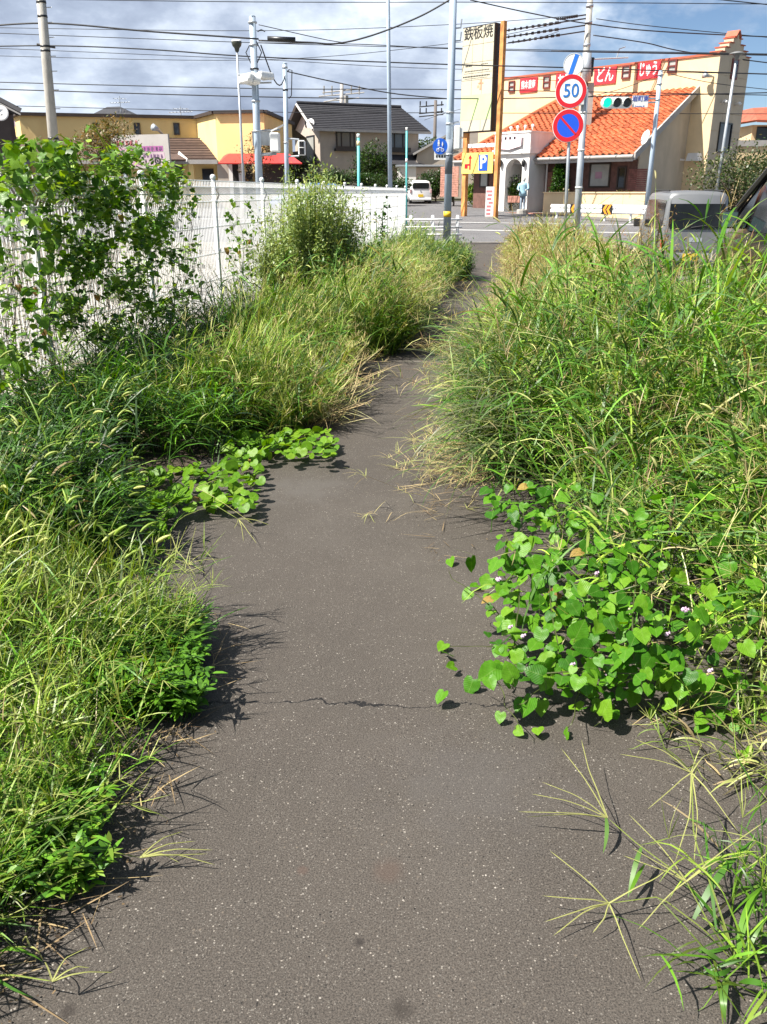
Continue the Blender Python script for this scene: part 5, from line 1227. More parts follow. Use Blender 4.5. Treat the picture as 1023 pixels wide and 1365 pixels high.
def mixc(pal, wts, n, jit=.18):
    p = np.array(pal, float); i = rng.choice(len(p), n, p=np.array(wts)/sum(wts)); j = rng.choice(len(p), n, p=np.array(wts)/sum(wts)); f = rng.random((n, 1))*.5
    return (p[i]*(1-f) + p[j]*f)*(1 + rng.normal(0, jit, (n, 1)))
G_MAT = plant_mat('grass_blade', .28, .42, spec=.4); D_MAT = plant_mat('dry_straw', .22, .6, spec=.2); F_MAT = plant_mat('small_foliage', .28, .4, spec=.35)

def knots(tab):
    ys = np.array([a for a, b in tab]); vs = np.array([b for a, b in tab]); return lambda y: np.interp(y, ys, vs)
uBL = knots([(1.0,-.70),(1.5,-.62),(2.3,-.62),(2.9,-.74),(3.2,-1.2),(3.9,-1.42),(4.4,-1.3),(5.3,-1.05),(6.2,-.85),(7.4,-.98),(8.3,-1.1),(8.75,-.58),(10.6,-.6),(12.7,-.85),(14.4,-.5),(17,-.42),(20.5,-.55),(24,-.9),(29,-1.3)])
hL = knots([(1,.25),(2,.32),(2.8,.32),(3.3,.42),(4,.52),(5,.55),(7,.58),(8.3,.66),(9.3,.85),(12,.95),(13.5,.75),(15,.9),(17.5,.8),(20,.4),(23,.2),(29,.08)])
uBR = knots([(1.0,1.12),(1.6,1.1),(2.1,1.0),(2.4,.88),(2.8,.64),(3.2,.46),(4,.24),(5,.20),(6,.16),(7,.24),(8,.34),(10,.5),(14,.58),(20,.6),(26,.5),(29,.6)])
hR = knots([(1,.18),(2,.26),(2.6,.42),(3.2,.60),(4,.80),(5,.90),(7,.92),(10,.78),(14,.80),(18,.88),(24,.85),(29,.4)])
def zone(n, y0, y1, side, um=0.0, ux=2.4, p=1.0, edge=1.0):
    """n plant bases between y0 and y1; um..ux metres in from the path-side edge of that verge"""
    t = rng.random(n)
    y = (y0**(1-p) + t*(y1**(1-p)-y0**(1-p)))**(1/(1-p)) if abs(p-1) > 1e-3 else y0*(y1/y0)**t
    din = um + (ux-um)*rng.random(n)**edge
    if side == 'L':
        mx_ = 3.08 + uBL(y); din = np.where(din > mx_, rng.random(n)*mx_, din); u = uBL(y) - din; h = hL(y)
    else:
        mx_ = 2.75 - uBR(y); din = np.where(din > mx_, rng.random(n)*mx_, din); u = uBR(y) + din; h = hR(y)
    h = h*np.clip(.55 + din/.7*.45, .4, 1.0)
    if side == 'R': h = h*(1 - .35*np.clip((din-.8)/1.0, 0, 1)*np.clip((y-6)/2.5, 0, 1))
    if side == 'L': h = h*(1 - .5*np.clip((din-.7)/.7, 0, 1)*((y > 8.4) & (y < 13)))
    if side == 'L': h = h*np.clip(1.45 - din/2.0*.75, .55, 1.0)      # lower again towards the fence
    b = np.stack([u + .142*y - .44, y, np.full(n, .005)], 1)
    h = h*(1 + .28*field(b, 1, .9) + .12*field(b, 2, .35))
    # thin where the broad-leaved vines grow, and leave gaps between clumps
    px, py = proj(b)
    kill = np.zeros(n)
    kill = np.where((px > 125) & (px < 352) & (py > 612) & (py < 745), .97, kill)
    kill = np.where((px > 195) & (px < 330) & (py > 690) & (py < 812), .93, kill)
    kill = np.where((px > 290) & (px < 452) & (py > 582) & (py < 620), .97, kill)
    kill = np.where((px > 595) & (px < 775) & (py > 645) & (py < 985), .97, kill)
    kill = np.where((px >= 775) & (px < 985) & (py > 720) & (py < 985), .8, kill)
    kill = np.maximum(kill, np.where(field(b, 4, .5) < -.55, .75, 0))
    k = rng.random(n) > kill
    return b[k], h[k], din[k]
def proj(b):
    x, y, z = b[:, 0], b[:, 1], b[:, 2]-CAMZ
    dz = y*CP - z*SP; up = y*SP + z*CP
    return 511.5 + FPX*x/dz, 682.5 - FPX*up/dz
_FC = {}
def field(b, seed, wl):
    if seed not in _FC:
        r = np.random.default_rng(100+seed); _FC[seed] = (r.normal(0, 1, (7, 2)), r.random(7)*6.28)
    K, ph = _FC[seed]; v = 0
    for (a, c_), p_ in zip(K, ph): v = v + np.sin((a*b[:, 0] + c_*b[:, 1])*3.2/wl + p_)
    return v/3.2
def lod(b): return 1 + np.maximum(0, b[:, 1]-4)*.085
def plants(g, b, h, nleaf, LL, LW, pal, wts, lean=(.1, .6), bend=(.2, 1.0), out=None, outw=.0, sw=.003, headf=0.0, head=None, lth=(.35, 1.0), lbend=(.4, 1.5), hcol=(PAL, STR), scol=None, lrange=(.1, .9), nseg=6, lseg=4, hk=1.0):
    n = len(b); az = rng.random(n)*2*np.pi
    if out is not None:
        tgt = np.full(n, out) if np.isscalar(out) else out
        k = rng.random(n) < outw; az = np.where(k, tgt + rng.normal(0, .6, n), az)
    coh = rng.random(n) < .45; az = np.where(coh, 3.0*field(b, 7, 1.1) + rng.normal(0, .35, n), az)
    th0 = rng.uniform(*lean, n); bd = rng.uniform(*bend, n); Ls = h*rng.uniform(.65, 1.35, n)
    c = mixc(pal, wts, n, .28)*(1 + .30*field(b, 9, .6))[:, None]; c = np.clip(c, .008, .7); W = np.full(n, sw)*lod(b)*rng.uniform(.8, 1.3, n)
    pts, th = g.curve(b, az, th0, bd, Ls, nseg)
    sc = c if scol is None else mixc([scol, pal[0]], [3, 1], n)
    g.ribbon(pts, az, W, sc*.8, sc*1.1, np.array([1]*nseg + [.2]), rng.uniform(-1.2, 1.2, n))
    if nleaf:
        idx = np.repeat(np.arange(n), nleaf); m = len(idx); s_ = rng.uniform(*lrange, m)
        f = s_*nseg; i = np.minimum(f.astype(int), nseg-1); fr = (f-i)[:, None]
        pb = pts[idx, i]*(1-fr) + pts[idx, i+1]*fr; ta = th[idx, i]
        laz = np.where(rng.random(m) < .45, az[idx] + rng.normal(0, .7, m), rng.random(m)*2*np.pi)
        lt = np.where(rng.random(m) < .6, ta*.6, 0) + rng.uniform(*lth, m)
        L_ = rng.uniform(*LL, m); Wd = rng.uniform(*LW, m)*lod(pb)
        lc = c[idx]*(1+rng.normal(0, .15, (m, 1)))
        dead = rng.random(m) < .03; lc[dead] = A3(STR)*rng.uniform(.5, 1, (dead.sum(), 1))
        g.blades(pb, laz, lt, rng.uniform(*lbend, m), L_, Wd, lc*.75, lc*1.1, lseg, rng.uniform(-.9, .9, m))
    if head and headf:
        k = np.where(rng.random(n) < headf)[0]; tip = pts[k, -1]; ta = th[k, -1]; a0 = az[k]; m = len(k)
        if head == 'finger':
            nf = 5; id2 = np.repeat(np.arange(m), nf); q = len(id2)
            hc = mixc(hcol, [1]*len(hcol), q)
            g.blades(tip[id2], a0[id2] + rng.normal(0, 1.1, q), np.clip(ta[id2] + rng.normal(0, .55, q), .1, 1.75), rng.normal(.1, .35, q), rng.uniform(.06, .13, q)*hk, .0032*lod(tip[id2]), hc*.8, hc, 3)
        if head == 'fox':
            foxheads(g, tip, a0, ta, rng.uniform(.045, .085, m)*hk, rng.uniform(.010, .014, m), hcol)
        if head == 'panicle':
            nf = 9; id2 = np.repeat(np.arange(m), nf); q = len(id2); hc = mixc(hcol, [1]*len(hcol), q)
            back = rng.random(q)[:, None]*.35; kk = k[id2]
            pb = pts[kk, -1]*(1-back) + pts[kk, -3]*back
            g.blades(pb, rng.random(q)*6.28, np.clip(ta[id2]*.5 + rng.uniform(.0, 1.0, q), 0, 1.9), rng.uniform(.1, .9, q), rng.uniform(.05, .14, q)*hk, .0028*lod(pb)*1.2, hc*.8, hc, 3)
    return pts, th, az
def foxheads(g, tip, a0, ta, Lh, Rh, hcol):
    m = len(tip)
    if not m: return
    pts, th = g.curve(tip, a0, ta, rng.uniform(.2, 1.1, m), Lh, 4)
    d = np.gradient(pts, axis=1); d /= np.linalg.norm(d, axis=2, keepdims=True)+1e-9
    p1 = np.stack([-np.sin(a0), np.cos(a0), 0*a0], 1)[:, None].repeat(5, 1); p2 = np.cross(d, p1)
    prof = np.array([.55, 1, 1, .75, .2]); V = []
    ns = 5
    for j in range(ns):
        a = 2*np.pi*j/ns; V.append(pts + (p1*np.cos(a) + p2*np.sin(a))*(Rh[:, None]*prof[None])[:, :, None]*.5)
    V = np.stack(V, 2)           # m,5,ns,3
    q = np.array([(i*ns+j, i*ns+(j+1) % ns, (i+1)*ns+(j+1) % ns, (i+1)*ns+j) for i in range(4) for j in range(ns)])
    hc = mixc(hcol, [1]*len(hcol), m); C = hc[:, None, None].repeat(5, 1).repeat(ns, 2)
    g.put(V, q[None]+(np.arange(m)*5*ns)[:, None, None], None, C)
    near = np.where(tip[:, 1] < 7)[0]
    if len(near):
        nb = 22; idx = np.repeat(near, nb); s_ = rng.random(len(idx))*4; i = np.minimum(s_.astype(int), 3); f = (s_-i)[:, None]
        pb = pts[idx, i]*(1-f)+pts[idx, i+1]*f; az = rng.random(len(idx))*6.28
        lc = hc[idx]*1.15
        g.blades(pb, az, th[idx, i]*.6+rng.uniform(.3, .9, len(idx)), np.zeros(len(idx)), rng.uniform(.010, .018, len(idx)), np.full(len(idx), .0012), lc, lc*1.1, 1)
EAST = 0.0; WEST = math.pi
# --- left foreground: sprawling crabgrass, yellow-green
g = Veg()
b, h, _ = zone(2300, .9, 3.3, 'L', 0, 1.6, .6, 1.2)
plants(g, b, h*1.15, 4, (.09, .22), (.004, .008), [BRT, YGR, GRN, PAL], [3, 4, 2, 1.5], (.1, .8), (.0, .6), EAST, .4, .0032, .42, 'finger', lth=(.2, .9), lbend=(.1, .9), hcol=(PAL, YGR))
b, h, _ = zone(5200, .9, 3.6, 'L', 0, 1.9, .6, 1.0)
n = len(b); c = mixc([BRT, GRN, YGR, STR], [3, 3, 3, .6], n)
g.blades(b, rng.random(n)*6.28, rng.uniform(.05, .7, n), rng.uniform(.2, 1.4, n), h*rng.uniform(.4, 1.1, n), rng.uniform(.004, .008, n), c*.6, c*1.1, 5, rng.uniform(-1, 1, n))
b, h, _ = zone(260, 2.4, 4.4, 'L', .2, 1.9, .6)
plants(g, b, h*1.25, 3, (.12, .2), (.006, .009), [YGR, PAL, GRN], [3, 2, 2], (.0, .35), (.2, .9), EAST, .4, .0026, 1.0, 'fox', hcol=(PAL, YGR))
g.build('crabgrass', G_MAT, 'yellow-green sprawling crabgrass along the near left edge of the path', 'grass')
# --- left foreground: soft broad-leaved clumps
def leafplants(g, b, h, nl, LL, LW, pal, wts, lean=(.0, .6), out=None, outw=0, stemw=.004, droop=(.2, .8), lth=(.9, 1.5), lrange=(.15, 1.0), lseg=3):
    n = len(b); az = rng.random(n)*6.28
    if out is not None: az = np.where(rng.random(n) < outw, out + rng.normal(0, .7, n), az)
    c = mixc(pal, wts, n); pts, th = g.curve(b, az, rng.uniform(*lean, n), rng.uniform(0, .7, n), h*rng.uniform(.7, 1.2, n), 6)
    g.ribbon(pts, az, np.full(n, stemw)*lod(b), c*.7, c, np.array([1]*6+[.4]), rng.uniform(-1, 1, n))
    idx = np.repeat(np.arange(n), nl); m = len(idx); f = rng.uniform(*lrange, m)*6; i = np.minimum(f.astype(int), 5); fr = (f-i)[:, None]
    pb = pts[idx, i]*(1-fr)+pts[idx, i+1]*fr
    lc = mixc(pal, wts, m); pr = np.array([.25, .95, .85, 0]) if lseg == 3 else None
    lp_, _ = g.curve(pb, rng.random(m)*6.28, rng.uniform(*lth, m), rng.uniform(*droop, m), rng.uniform(*LL, m), lseg)
    g.ribbon(lp_, rng.random(m)*0+np.arctan2(lp_[:, -1, 1]-pb[:, 1], lp_[:, -1, 0]-pb[:, 0]), rng.uniform(*LW, m)*lod(pb), lc*.85, lc*1.1, pr, rng.uniform(-.5, .5, m))
def pxpatch(n, px0, px1, py0, py1, z=.0):
    out_ = []
    for _ in range(n):
        p = atz(random.uniform(px0, px1), random.uniform(py0, py1), z); out_.append((p.x, p.y, .005))
    return np.array(out_)
g = Veg()
b = pxpatch(520, 125, 262, 850, 965); leafplants(g, b, np.full(len(b), .16), 13, (.03, .06), (.010, .018), [BRT, GRN, (.075, .19, .015)], [2, 2, 2], (.0, .5), EAST, .5)
b = pxpatch(170, 0, 120, 1060, 1200); leafplants(g, b, np.full(len(b), .13), 11, (.03, .06), (.009, .015), [BRT, GRN, YGR], [2, 2, 1], (.0, .6), EAST, .5)
b = pxpatch(200, 10, 150, 640, 760); leafplants(g, b, np.full(len(b), .4), 12, (.04, .07), (.014, .022), [DKG, GRN], [2, 2], (.0, .5), EAST, .4)
g.build('knotweed', F_MAT, 'bright green small-leaved knotweed clump spilling onto the near left path edge', 'weeds')
# --- left middle: dense foxtail and lovegrass
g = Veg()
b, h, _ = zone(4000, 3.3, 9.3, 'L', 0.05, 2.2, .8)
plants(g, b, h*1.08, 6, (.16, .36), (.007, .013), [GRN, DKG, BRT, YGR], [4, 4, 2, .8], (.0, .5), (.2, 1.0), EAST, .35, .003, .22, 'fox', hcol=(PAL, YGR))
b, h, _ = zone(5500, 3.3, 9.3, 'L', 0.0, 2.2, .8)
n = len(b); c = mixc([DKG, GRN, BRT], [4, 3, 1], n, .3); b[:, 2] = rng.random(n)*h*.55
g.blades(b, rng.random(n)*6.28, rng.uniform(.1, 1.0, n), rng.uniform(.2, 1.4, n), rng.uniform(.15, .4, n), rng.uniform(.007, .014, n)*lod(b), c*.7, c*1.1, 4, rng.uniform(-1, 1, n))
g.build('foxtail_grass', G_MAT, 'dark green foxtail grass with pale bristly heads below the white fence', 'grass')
g = Veg()
b, h, din = zone(2500, 5.4, 9.0, 'L', 0.0, 1.0, .8)
plants(g, b, h*1.12, 3, (.14, .32), (.003, .006), [YGR, PAL, BRT, GRN], [4, 2.5, 2, 1], (.05, .75), (.0, .5), EAST - .3, .45, .003, .45, 'panicle', lth=(.1, .9), lbend=(.1, .6), hcol=(PAL, YGR, STR), hk=.7)
k = pxpatch(420, 385, 448, 490, 572); h_ = rng.uniform(.2, .55, 420)
plants(g, k, h_, 3, (.1, .28), (.003, .005), [(.60, .47, .26), PAL, (.44, .33, .18)], [3, 1, 2], (.4, 1.3), (.0, .5), EAST - .2, .6, .003, .4, 'panicle', lth=(.2, 1.2), lbend=(.0, .5), hcol=((.60, .47, .26), PAL))
g.build('lovegrass', D_MAT, 'pale fountain-like lovegrass drying to beige at the left path edge', 'grass')
# --- left bulges further on
g = Veg()
b, h, _ = zone(5200, 8.75, 13.4, 'L', 0.0, 2.2, .5)
plants(g, b, h, 5, (.10, .26), (.004, .008), [GRN, YGR, BRT, BLU, PAL], [3, 3, 2, 2, 1.5], (.0, .6), (.2, 1.1), EAST, .45, .003, .4, 'panicle', hcol=(PAL, STR, YGR))
b, h, _ = zone(700, 8.8, 12.8, 'L', 0.0, .8, .5)
b[:, 2] = h*rng.uniform(.3, .8, len(b)); n = len(b); c = mixc([STR, PAL, YGR], [3, 2, 2], n)
plants(g, b, rng.uniform(.3, .5, n), 2, (.1, .2), (.003, .005), [STR, PAL], [2, 1], (.5, 1.2), (.3, .9), EAST, .8, .0025, .8, 'panicle', hcol=(STR, PAL))
g.build('meadow_grass', G_MAT, 'green tussock grass bulging over the path below the tall pale bush', 'grass')
g = Veg()
b, h, _ = zone(4600, 13.6, 27.5, 'L', 0.0, 2.4, .5)
plants(g, b, h, 5, (.12, .28), (.005, .009), [BLU, GRN, YGR, DKG, PAL], [3, 3, 2, 2, 1], (.0, .55), (.1, .9), EAST, .4, .003, .35, 'panicle', hcol=(PAL, YGR))
g.build('tussock_grass', G_MAT, 'blue-green tussock grass by the far left path edge near the guard pipe', 'grass')

# --- right verge
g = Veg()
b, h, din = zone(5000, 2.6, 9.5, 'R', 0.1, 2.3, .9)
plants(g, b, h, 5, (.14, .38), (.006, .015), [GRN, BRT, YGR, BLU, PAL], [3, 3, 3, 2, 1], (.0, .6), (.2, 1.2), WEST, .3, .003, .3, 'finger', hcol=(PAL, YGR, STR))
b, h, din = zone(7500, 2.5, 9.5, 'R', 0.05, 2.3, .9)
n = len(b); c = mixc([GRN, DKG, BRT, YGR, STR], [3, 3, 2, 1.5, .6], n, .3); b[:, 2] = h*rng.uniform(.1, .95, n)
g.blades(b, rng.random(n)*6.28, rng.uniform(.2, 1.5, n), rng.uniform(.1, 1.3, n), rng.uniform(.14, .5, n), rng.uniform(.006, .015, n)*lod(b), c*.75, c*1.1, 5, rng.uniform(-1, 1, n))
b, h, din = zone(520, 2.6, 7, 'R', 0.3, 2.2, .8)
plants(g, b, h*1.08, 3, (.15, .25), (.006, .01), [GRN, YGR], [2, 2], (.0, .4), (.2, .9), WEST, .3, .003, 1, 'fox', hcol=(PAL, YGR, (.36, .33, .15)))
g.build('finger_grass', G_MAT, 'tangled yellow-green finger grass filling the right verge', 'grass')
g = Veg()   # fine pale stalks lying across the mass
b, h, din = zone(2600, 2.6, 9.0, 'R', 0.1, 2.2, .9)
b[:, 2] = h*rng.uniform(.55, .95, len(b))
plants(g, b, rng.uniform(.2, .5, len(b)), 1, (.08, .18), (.003, .005), [PAL, YGR, STR], [3, 3, 1.5], (.5, 1.5), (-.2, .7), WEST, .4, .0022, .45, 'finger', hcol=(PAL, STR))
b, h, din = zone(4000, 5.8, 24, 'R', .02, .8, .7, 1.3)
plants(g, b, h*.95, 2, (.10, .24), (.003, .005), [STR, PAL, YGR, RED], [3, 2.5, 3, 1.2], (.05, .8), (.3, 1.2), WEST, .55, .0022, .7, 'panicle', hcol=(STR, PAL, RED))
b, h, din = zone(600, 4.0, 9.5, 'R', -.1, .35, .7)
plants(g, b, rng.uniform(.12, .42, len(b)), 2, (.1, .22), (.002, .004), [STR, (.34, .25, .13)], [2, 1], (.9, 1.5), (.1, .5), WEST, .8, .002, .7, 'panicle', hcol=(STR, PAL))
g.build('dry_grass', D_MAT, 'dry beige seeding grass fringing the right edge of the path', 'grass')
g = Veg()
b, h, din = zone(7000, 9.0, 28.5, 'R', 0.15, 2.3, .6)
plants(g, b, h, 5, (.14, .32), (.005, .009), [YGR, GRN, BRT, STR, PAL, RED], [3, 1.8, 1.2, 4, 2.5, 1], (.0, .5), (.2, 1.0), WEST, .3, .003, .5, 'panicle', hcol=(STR, RED, PAL))
g.build('roadside_grass', G_MAT, 'tall mixed seeding grass on the far right verge before the round signs', 'grass')
# --- long strap-leaved reed grass
g = Veg()
b, h, din = zone(760, 2.9, 8.5, 'R', .2, 2.3, .9)
plants(g, b, h*1.08, 7, (.22, .52), (.010, .021), [GRN, (.09, .20, .03), BRT, BLU], [2, 3, 3, 1.5], (.0, .35), (.1, .7), WEST, .3, .006, .35, 'panicle', lth=(.3, .9), lbend=(.6, 1.7), hcol=(RED, STR), lseg=6, hk=1.4)
b, h, din = zone(60, 3.2, 6.0, 'R', 1.2, 2.3, .9)
plants(g, b, h*1.25, 7, (.35, .65), (.012, .024), [BRT, YGR, GRN], [3, 2, 2], (.0, .2), (.05, .4), WEST, .3, .006, .5, 'panicle', lth=(.25, .8), lbend=(.4, 1.4), hcol=(RED, STR), lseg=6, hk=1.5)
n = 1000; y = rng.uniform(3.7, 6.8, n); u = uBR(y) + rng.uniform(.0, .4, n); z = rng.uniform(.25, .72, n)   # slumped leaves hanging over the path
b = np.stack([u+.142*y-.44, y, z], 1); c = mixc([(.10, .12, .05), (.16, .17, .08), GRN, PAL], [3, 2, 2, 1], n)
g.blades(b, math.pi + rng.normal(0.25, .65, n), rng.uniform(.8, 1.7, n), rng.uniform(.4, 1.4, n), rng.uniform(.2, .48, n), rng.uniform(.004, .012, n), c*.8, c, 6, rng.uniform(-.8, .8, n))
g.build('reed_grass', G_MAT, 'broad strap-leaved reed grass arching out of the right verge', 'grass')
# --- litter of dead stems at the path edges
g = Veg()
for side, y0, y1, nn in (('L', 1.0, 9, 900), ('R', 2.2, 12, 900)):
    b, h, din = zone(nn, y0, y1, side, -.16, .35, .8); b[:, 2] = .012; n = len(b); c = mixc([STR, (.28, .2, .11), (.15, .1, .06)], [2, 2, 1], n)
    g.blades(b, rng.random(n)*6.28, rng.uniform(1.35, 1.6, n), rng.normal(0, .1, n), rng.uniform(.05, .2, n), rng.uniform(.002, .005, n), c, c, 3)
for side, y0, y1, nn in (('L', 1.0, 7, 2600), ('R', 2.6, 8, 1300)):      # dead leaf crumbs and grit
    b, h, din = zone(nn, y0, y1, side, -.22, .35, .8, .8); n = len(b); b[:, 2] = .006; c = mixc([(.16, .11, .06), (.08, .055, .035), (.26, .2, .12), (.05, .04, .03)], [2, 2, 1, 2], n, .3)
    g.blades(b, rng.random(n)*6.28, rng.uniform(1.2, 1.6, n), rng.normal(0, .4, n), rng.uniform(.005, .018, n), rng.uniform(.003, .008, n), c, c, 2)
g.build('dead_stems', D_MAT, 'litter of dead straw along both edges of the path', 'straw')

# ================================================================== single plants
def stalk(mb_g, pts, w, c):
    p = np.array([[tuple(q) for q in pts]]); d = p[0, -1]-p[0, 0]; az = np.array([math.atan2(d[1], d[0])])
    n = 14; t = np.linspace(0, len(pts)-1, n); P_ = np.stack([np.interp(t, np.arange(len(pts)), p[0, :, k]) for k in range(3)], 1)[None]
    for tw in (0.0, 1.57):
        mb_g.ribbon(P_, az, np.array([w]), np.array([c])*.9, np.array([c])*1.05, np.linspace(1, .55, n), np.array([tw]))
def hero(name, label, root, hubs, leaves=()):
    """a crabgrass plant laid out from its root: each hub = (stem points, [spike tips]) in picture px + height"""
    t = thing(name, label, 'grass plant', root); t.location = root; inv = Vector(root)
    def L_(q): px, py, z = q; return atz(px, py, z) - inv
    g = Veg()
    for stem, spikes in hubs: stalk(g, [Vector((0,0,0)) if s_ == 'root' else L_(s_) for s_ in stem], .0048, (.24, .30, .07))
    g.build('stalk', G_MAT, kind='thing', parent=t)
    for stem, spikes in hubs:
        hub = L_(stem[-1])
        for sp in spikes:
            tip = L_(sp); mid = (hub+tip)/2 + Vector((random.uniform(-.012, .012), random.uniform(-.012, .012), .012)); g = Veg()
            stalk(g, [hub, hub.lerp(mid, .55)+Vector((0,0,.004)), mid, tip], .0036, (.36, .37, .13)); g.build('seed_spike', D_MAT, kind='thing', parent=t)
    for (a, m_, b_, w) in leaves:
        a, m_, b_ = L_(a), L_(m_), L_(b_); pts = [a*(1-f)**2 + m_*2*f*(1-f) + b_*f*f for f in [i/7 for i in range(8)]]
        g = Veg(); p = np.array([[tuple(q) for q in pts]]); d = (b_-a); c = np.array([A3(random.choice([BRT, GRN, (.09, .19, .03)]))])
        g.ribbon(p, np.array([math.atan2(d.y, d.x)]), np.array([w*.75]), c*.85, c*1.1, np.array([.5, .85, 1, 1, .9, .7, .4, 0]), np.array([random.uniform(-.4, .4)])); g.build('blade', G_MAT, kind='thing', parent=t)
hero('crabgrass_plant', 'crabgrass plant sprawling from the lower right edge with fanned pale seed spikes', atz(985, 1290, 0),
 [(['root', (960, 1225, .06), (905, 1165, .1), (850, 1125, .09), (810, 1090, .07)], [(775, 985, .12), (748, 997, .11), (722, 1042, .09), (708, 1058, .07), (690, 1082, .06), (702, 1089, .04)]),
  (['root', (940, 1240, .05), (880, 1195, .07), (812, 1204, .05)], [(732, 1133, .07), (722, 1194, .05), (725, 1229, .03), (737, 1248, .02), (790, 1244, .03), (855, 1308, .02), (915, 1140, .12)]),
  (['root', (955, 1200, .10), (925, 1115, .16), (922, 1030, .2)], [(846, 985, .18), (825, 1005, .15), (862, 1080, .1), (900, 1150, .1), (925, 1155, .1), (985, 1110, .14), (960, 1000, .2)]),
  (['root', (945, 1230, .09), (915, 1175, .12)], [(838, 1085, .12), (842, 1130, .08), (830, 1140, .07), (1010, 1138, .16), (1020, 1095, .2), (850, 1240, .03)])],
 [((925, 1225, .05), (960, 1150, .16), (1012, 1115, .14), .020), ((960, 1280, .05), (930, 1260, .1), (932, 1262, .04), .016), ((985, 1270, .05), (990, 1200, .15), (1022, 1180, .1), .022), ((840, 1190, .06), (852, 1160, .08), (862, 1150, .03), .012),
  ((955, 1240, .06), (945, 1150, .16), (938, 1090, .12), .010), ((970, 1300, .03), (960, 1330, .1), (968, 1365, .01), .020), ((980, 1250, .04), (1010, 1230, .12), (1040, 1260, .05), .020), ((975, 1260, .04), (940, 1275, .08), (928, 1266, .02), .013),
  ((990, 1290, .02), (1000, 1240, .12), (1030, 1215, .1), .018), ((960, 1235, .05), (935, 1190, .12), (900, 1170, .08), .012), ((985, 1310, .03), (1010, 1300, .1), (1040, 1330, .04), .02), ((808, 1090, .07), (812, 1110, .06), (804, 1138, .015), .014), ((855, 1130, .09), (845, 1155, .08), (837, 1198, .02), .016), ((975, 1290, .03), (955, 1310, .08), (935, 1285, .02), .014)])
hero('crabgrass_plant', 'dry crabgrass stalk with curled spikes lying on the path at lower left', atz(100, 1130, 0),
 [(['root', (130, 1132, .03), (187, 1143, .05)], [(244, 1108, .05), (262, 1121, .04), (285, 1133, .04), (278, 1138, .03), (288, 1153, .02), (240, 1150, .03)])],
 [((105, 1128, .03), (118, 1130, .1), (133, 1178, .02), .010), ((120, 1150, .02), (90, 1190, .05), (60, 1200, .02), .009)])
hero('crabgrass_plant', 'bleached crabgrass stalk trailing onto the path at the bottom left corner', atz(-20, 1300, 0),
 [(['root', (20, 1300, .05), (70, 1308, .06)], [(152, 1296, .04), (120, 1290, .06), (118, 1262, .08), (60, 1282, .05)]), (['root', (10, 1262, .05), (40, 1262, .06)], [(58, 1280, .03), (30, 1255, .06)])],
 [((-5, 1270, .04), (20, 1255, .08), (58, 1282, .02), .012), ((-10, 1300, .03), (15, 1320, .06), (45, 1330, .02), .008)])
hero('crabgrass_plant', 'thin crabgrass stalk reaching over the path beside the left round-leaved patch', atz(205, 745, 0),
 [(['root', (240, 690, .08), (285, 672, .10), (318, 692, .08)], [(360, 700, .06), (343, 725, .03), (325, 722, .03), (312, 705, .05)]),
  (['root', (215, 735, .06), (252, 752, .05)], [(300, 745, .05), (275, 765, .03), (285, 735, .08), (262, 700, .1)]),
  (['root', (200, 700, .12), (262, 650, .14)], [(330, 632, .12), (340, 700, .05)])],
 [((215, 740, .04), (240, 735, .06), (275, 765, .01), .008), ((212, 742, .03), (225, 700, .08), (250, 680, .06), .008)])
hero('crabgrass_plant', 'wispy crabgrass stalk standing over the path beside the bright knotweed', atz(205, 815, 0),
 [(['root', (215, 770, .10), (236, 735, .14)], [(250, 700, .16), (222, 705, .15), (262, 770, .08), (230, 712, .16)]), (['root', (225, 810, .05), (235, 800, .07)], [(262, 768, .08), (236, 780, .09), (258, 800, .05), (240, 830, .02)])], [])
# clump of the same grass at the right edge
g = Veg()
b = pxpatch(50, 940, 1080, 1140, 1345); b[:, 0] += .05; k = b[:, 0] > XU(.92, b[:, 1]) ; b = b[k]
plants(g, b, np.full(len(b), .20), 4, (.08, .2), (.004, .009), [BRT, GRN, YGR], [3, 2, 2], (.2, 1.0), (.2, .9), WEST, .5, .004, .4, 'finger', hcol=(PAL, YGR))
b, h, din = zone(330, 1.9, 2.75, 'R', 0, .9, .6); plants(g, b, h, 3, (.06, .16), (.004, .008), [BRT, YGR, PAL, STR], [2, 2, 2, 1.5], (.2, 1.1), (.2, .9), WEST, .4, .003, .5, 'finger', hcol=(PAL, YGR))
g.build('crabgrass', G_MAT, 'bright crabgrass tufts at the lower right corner of the path', 'grass')

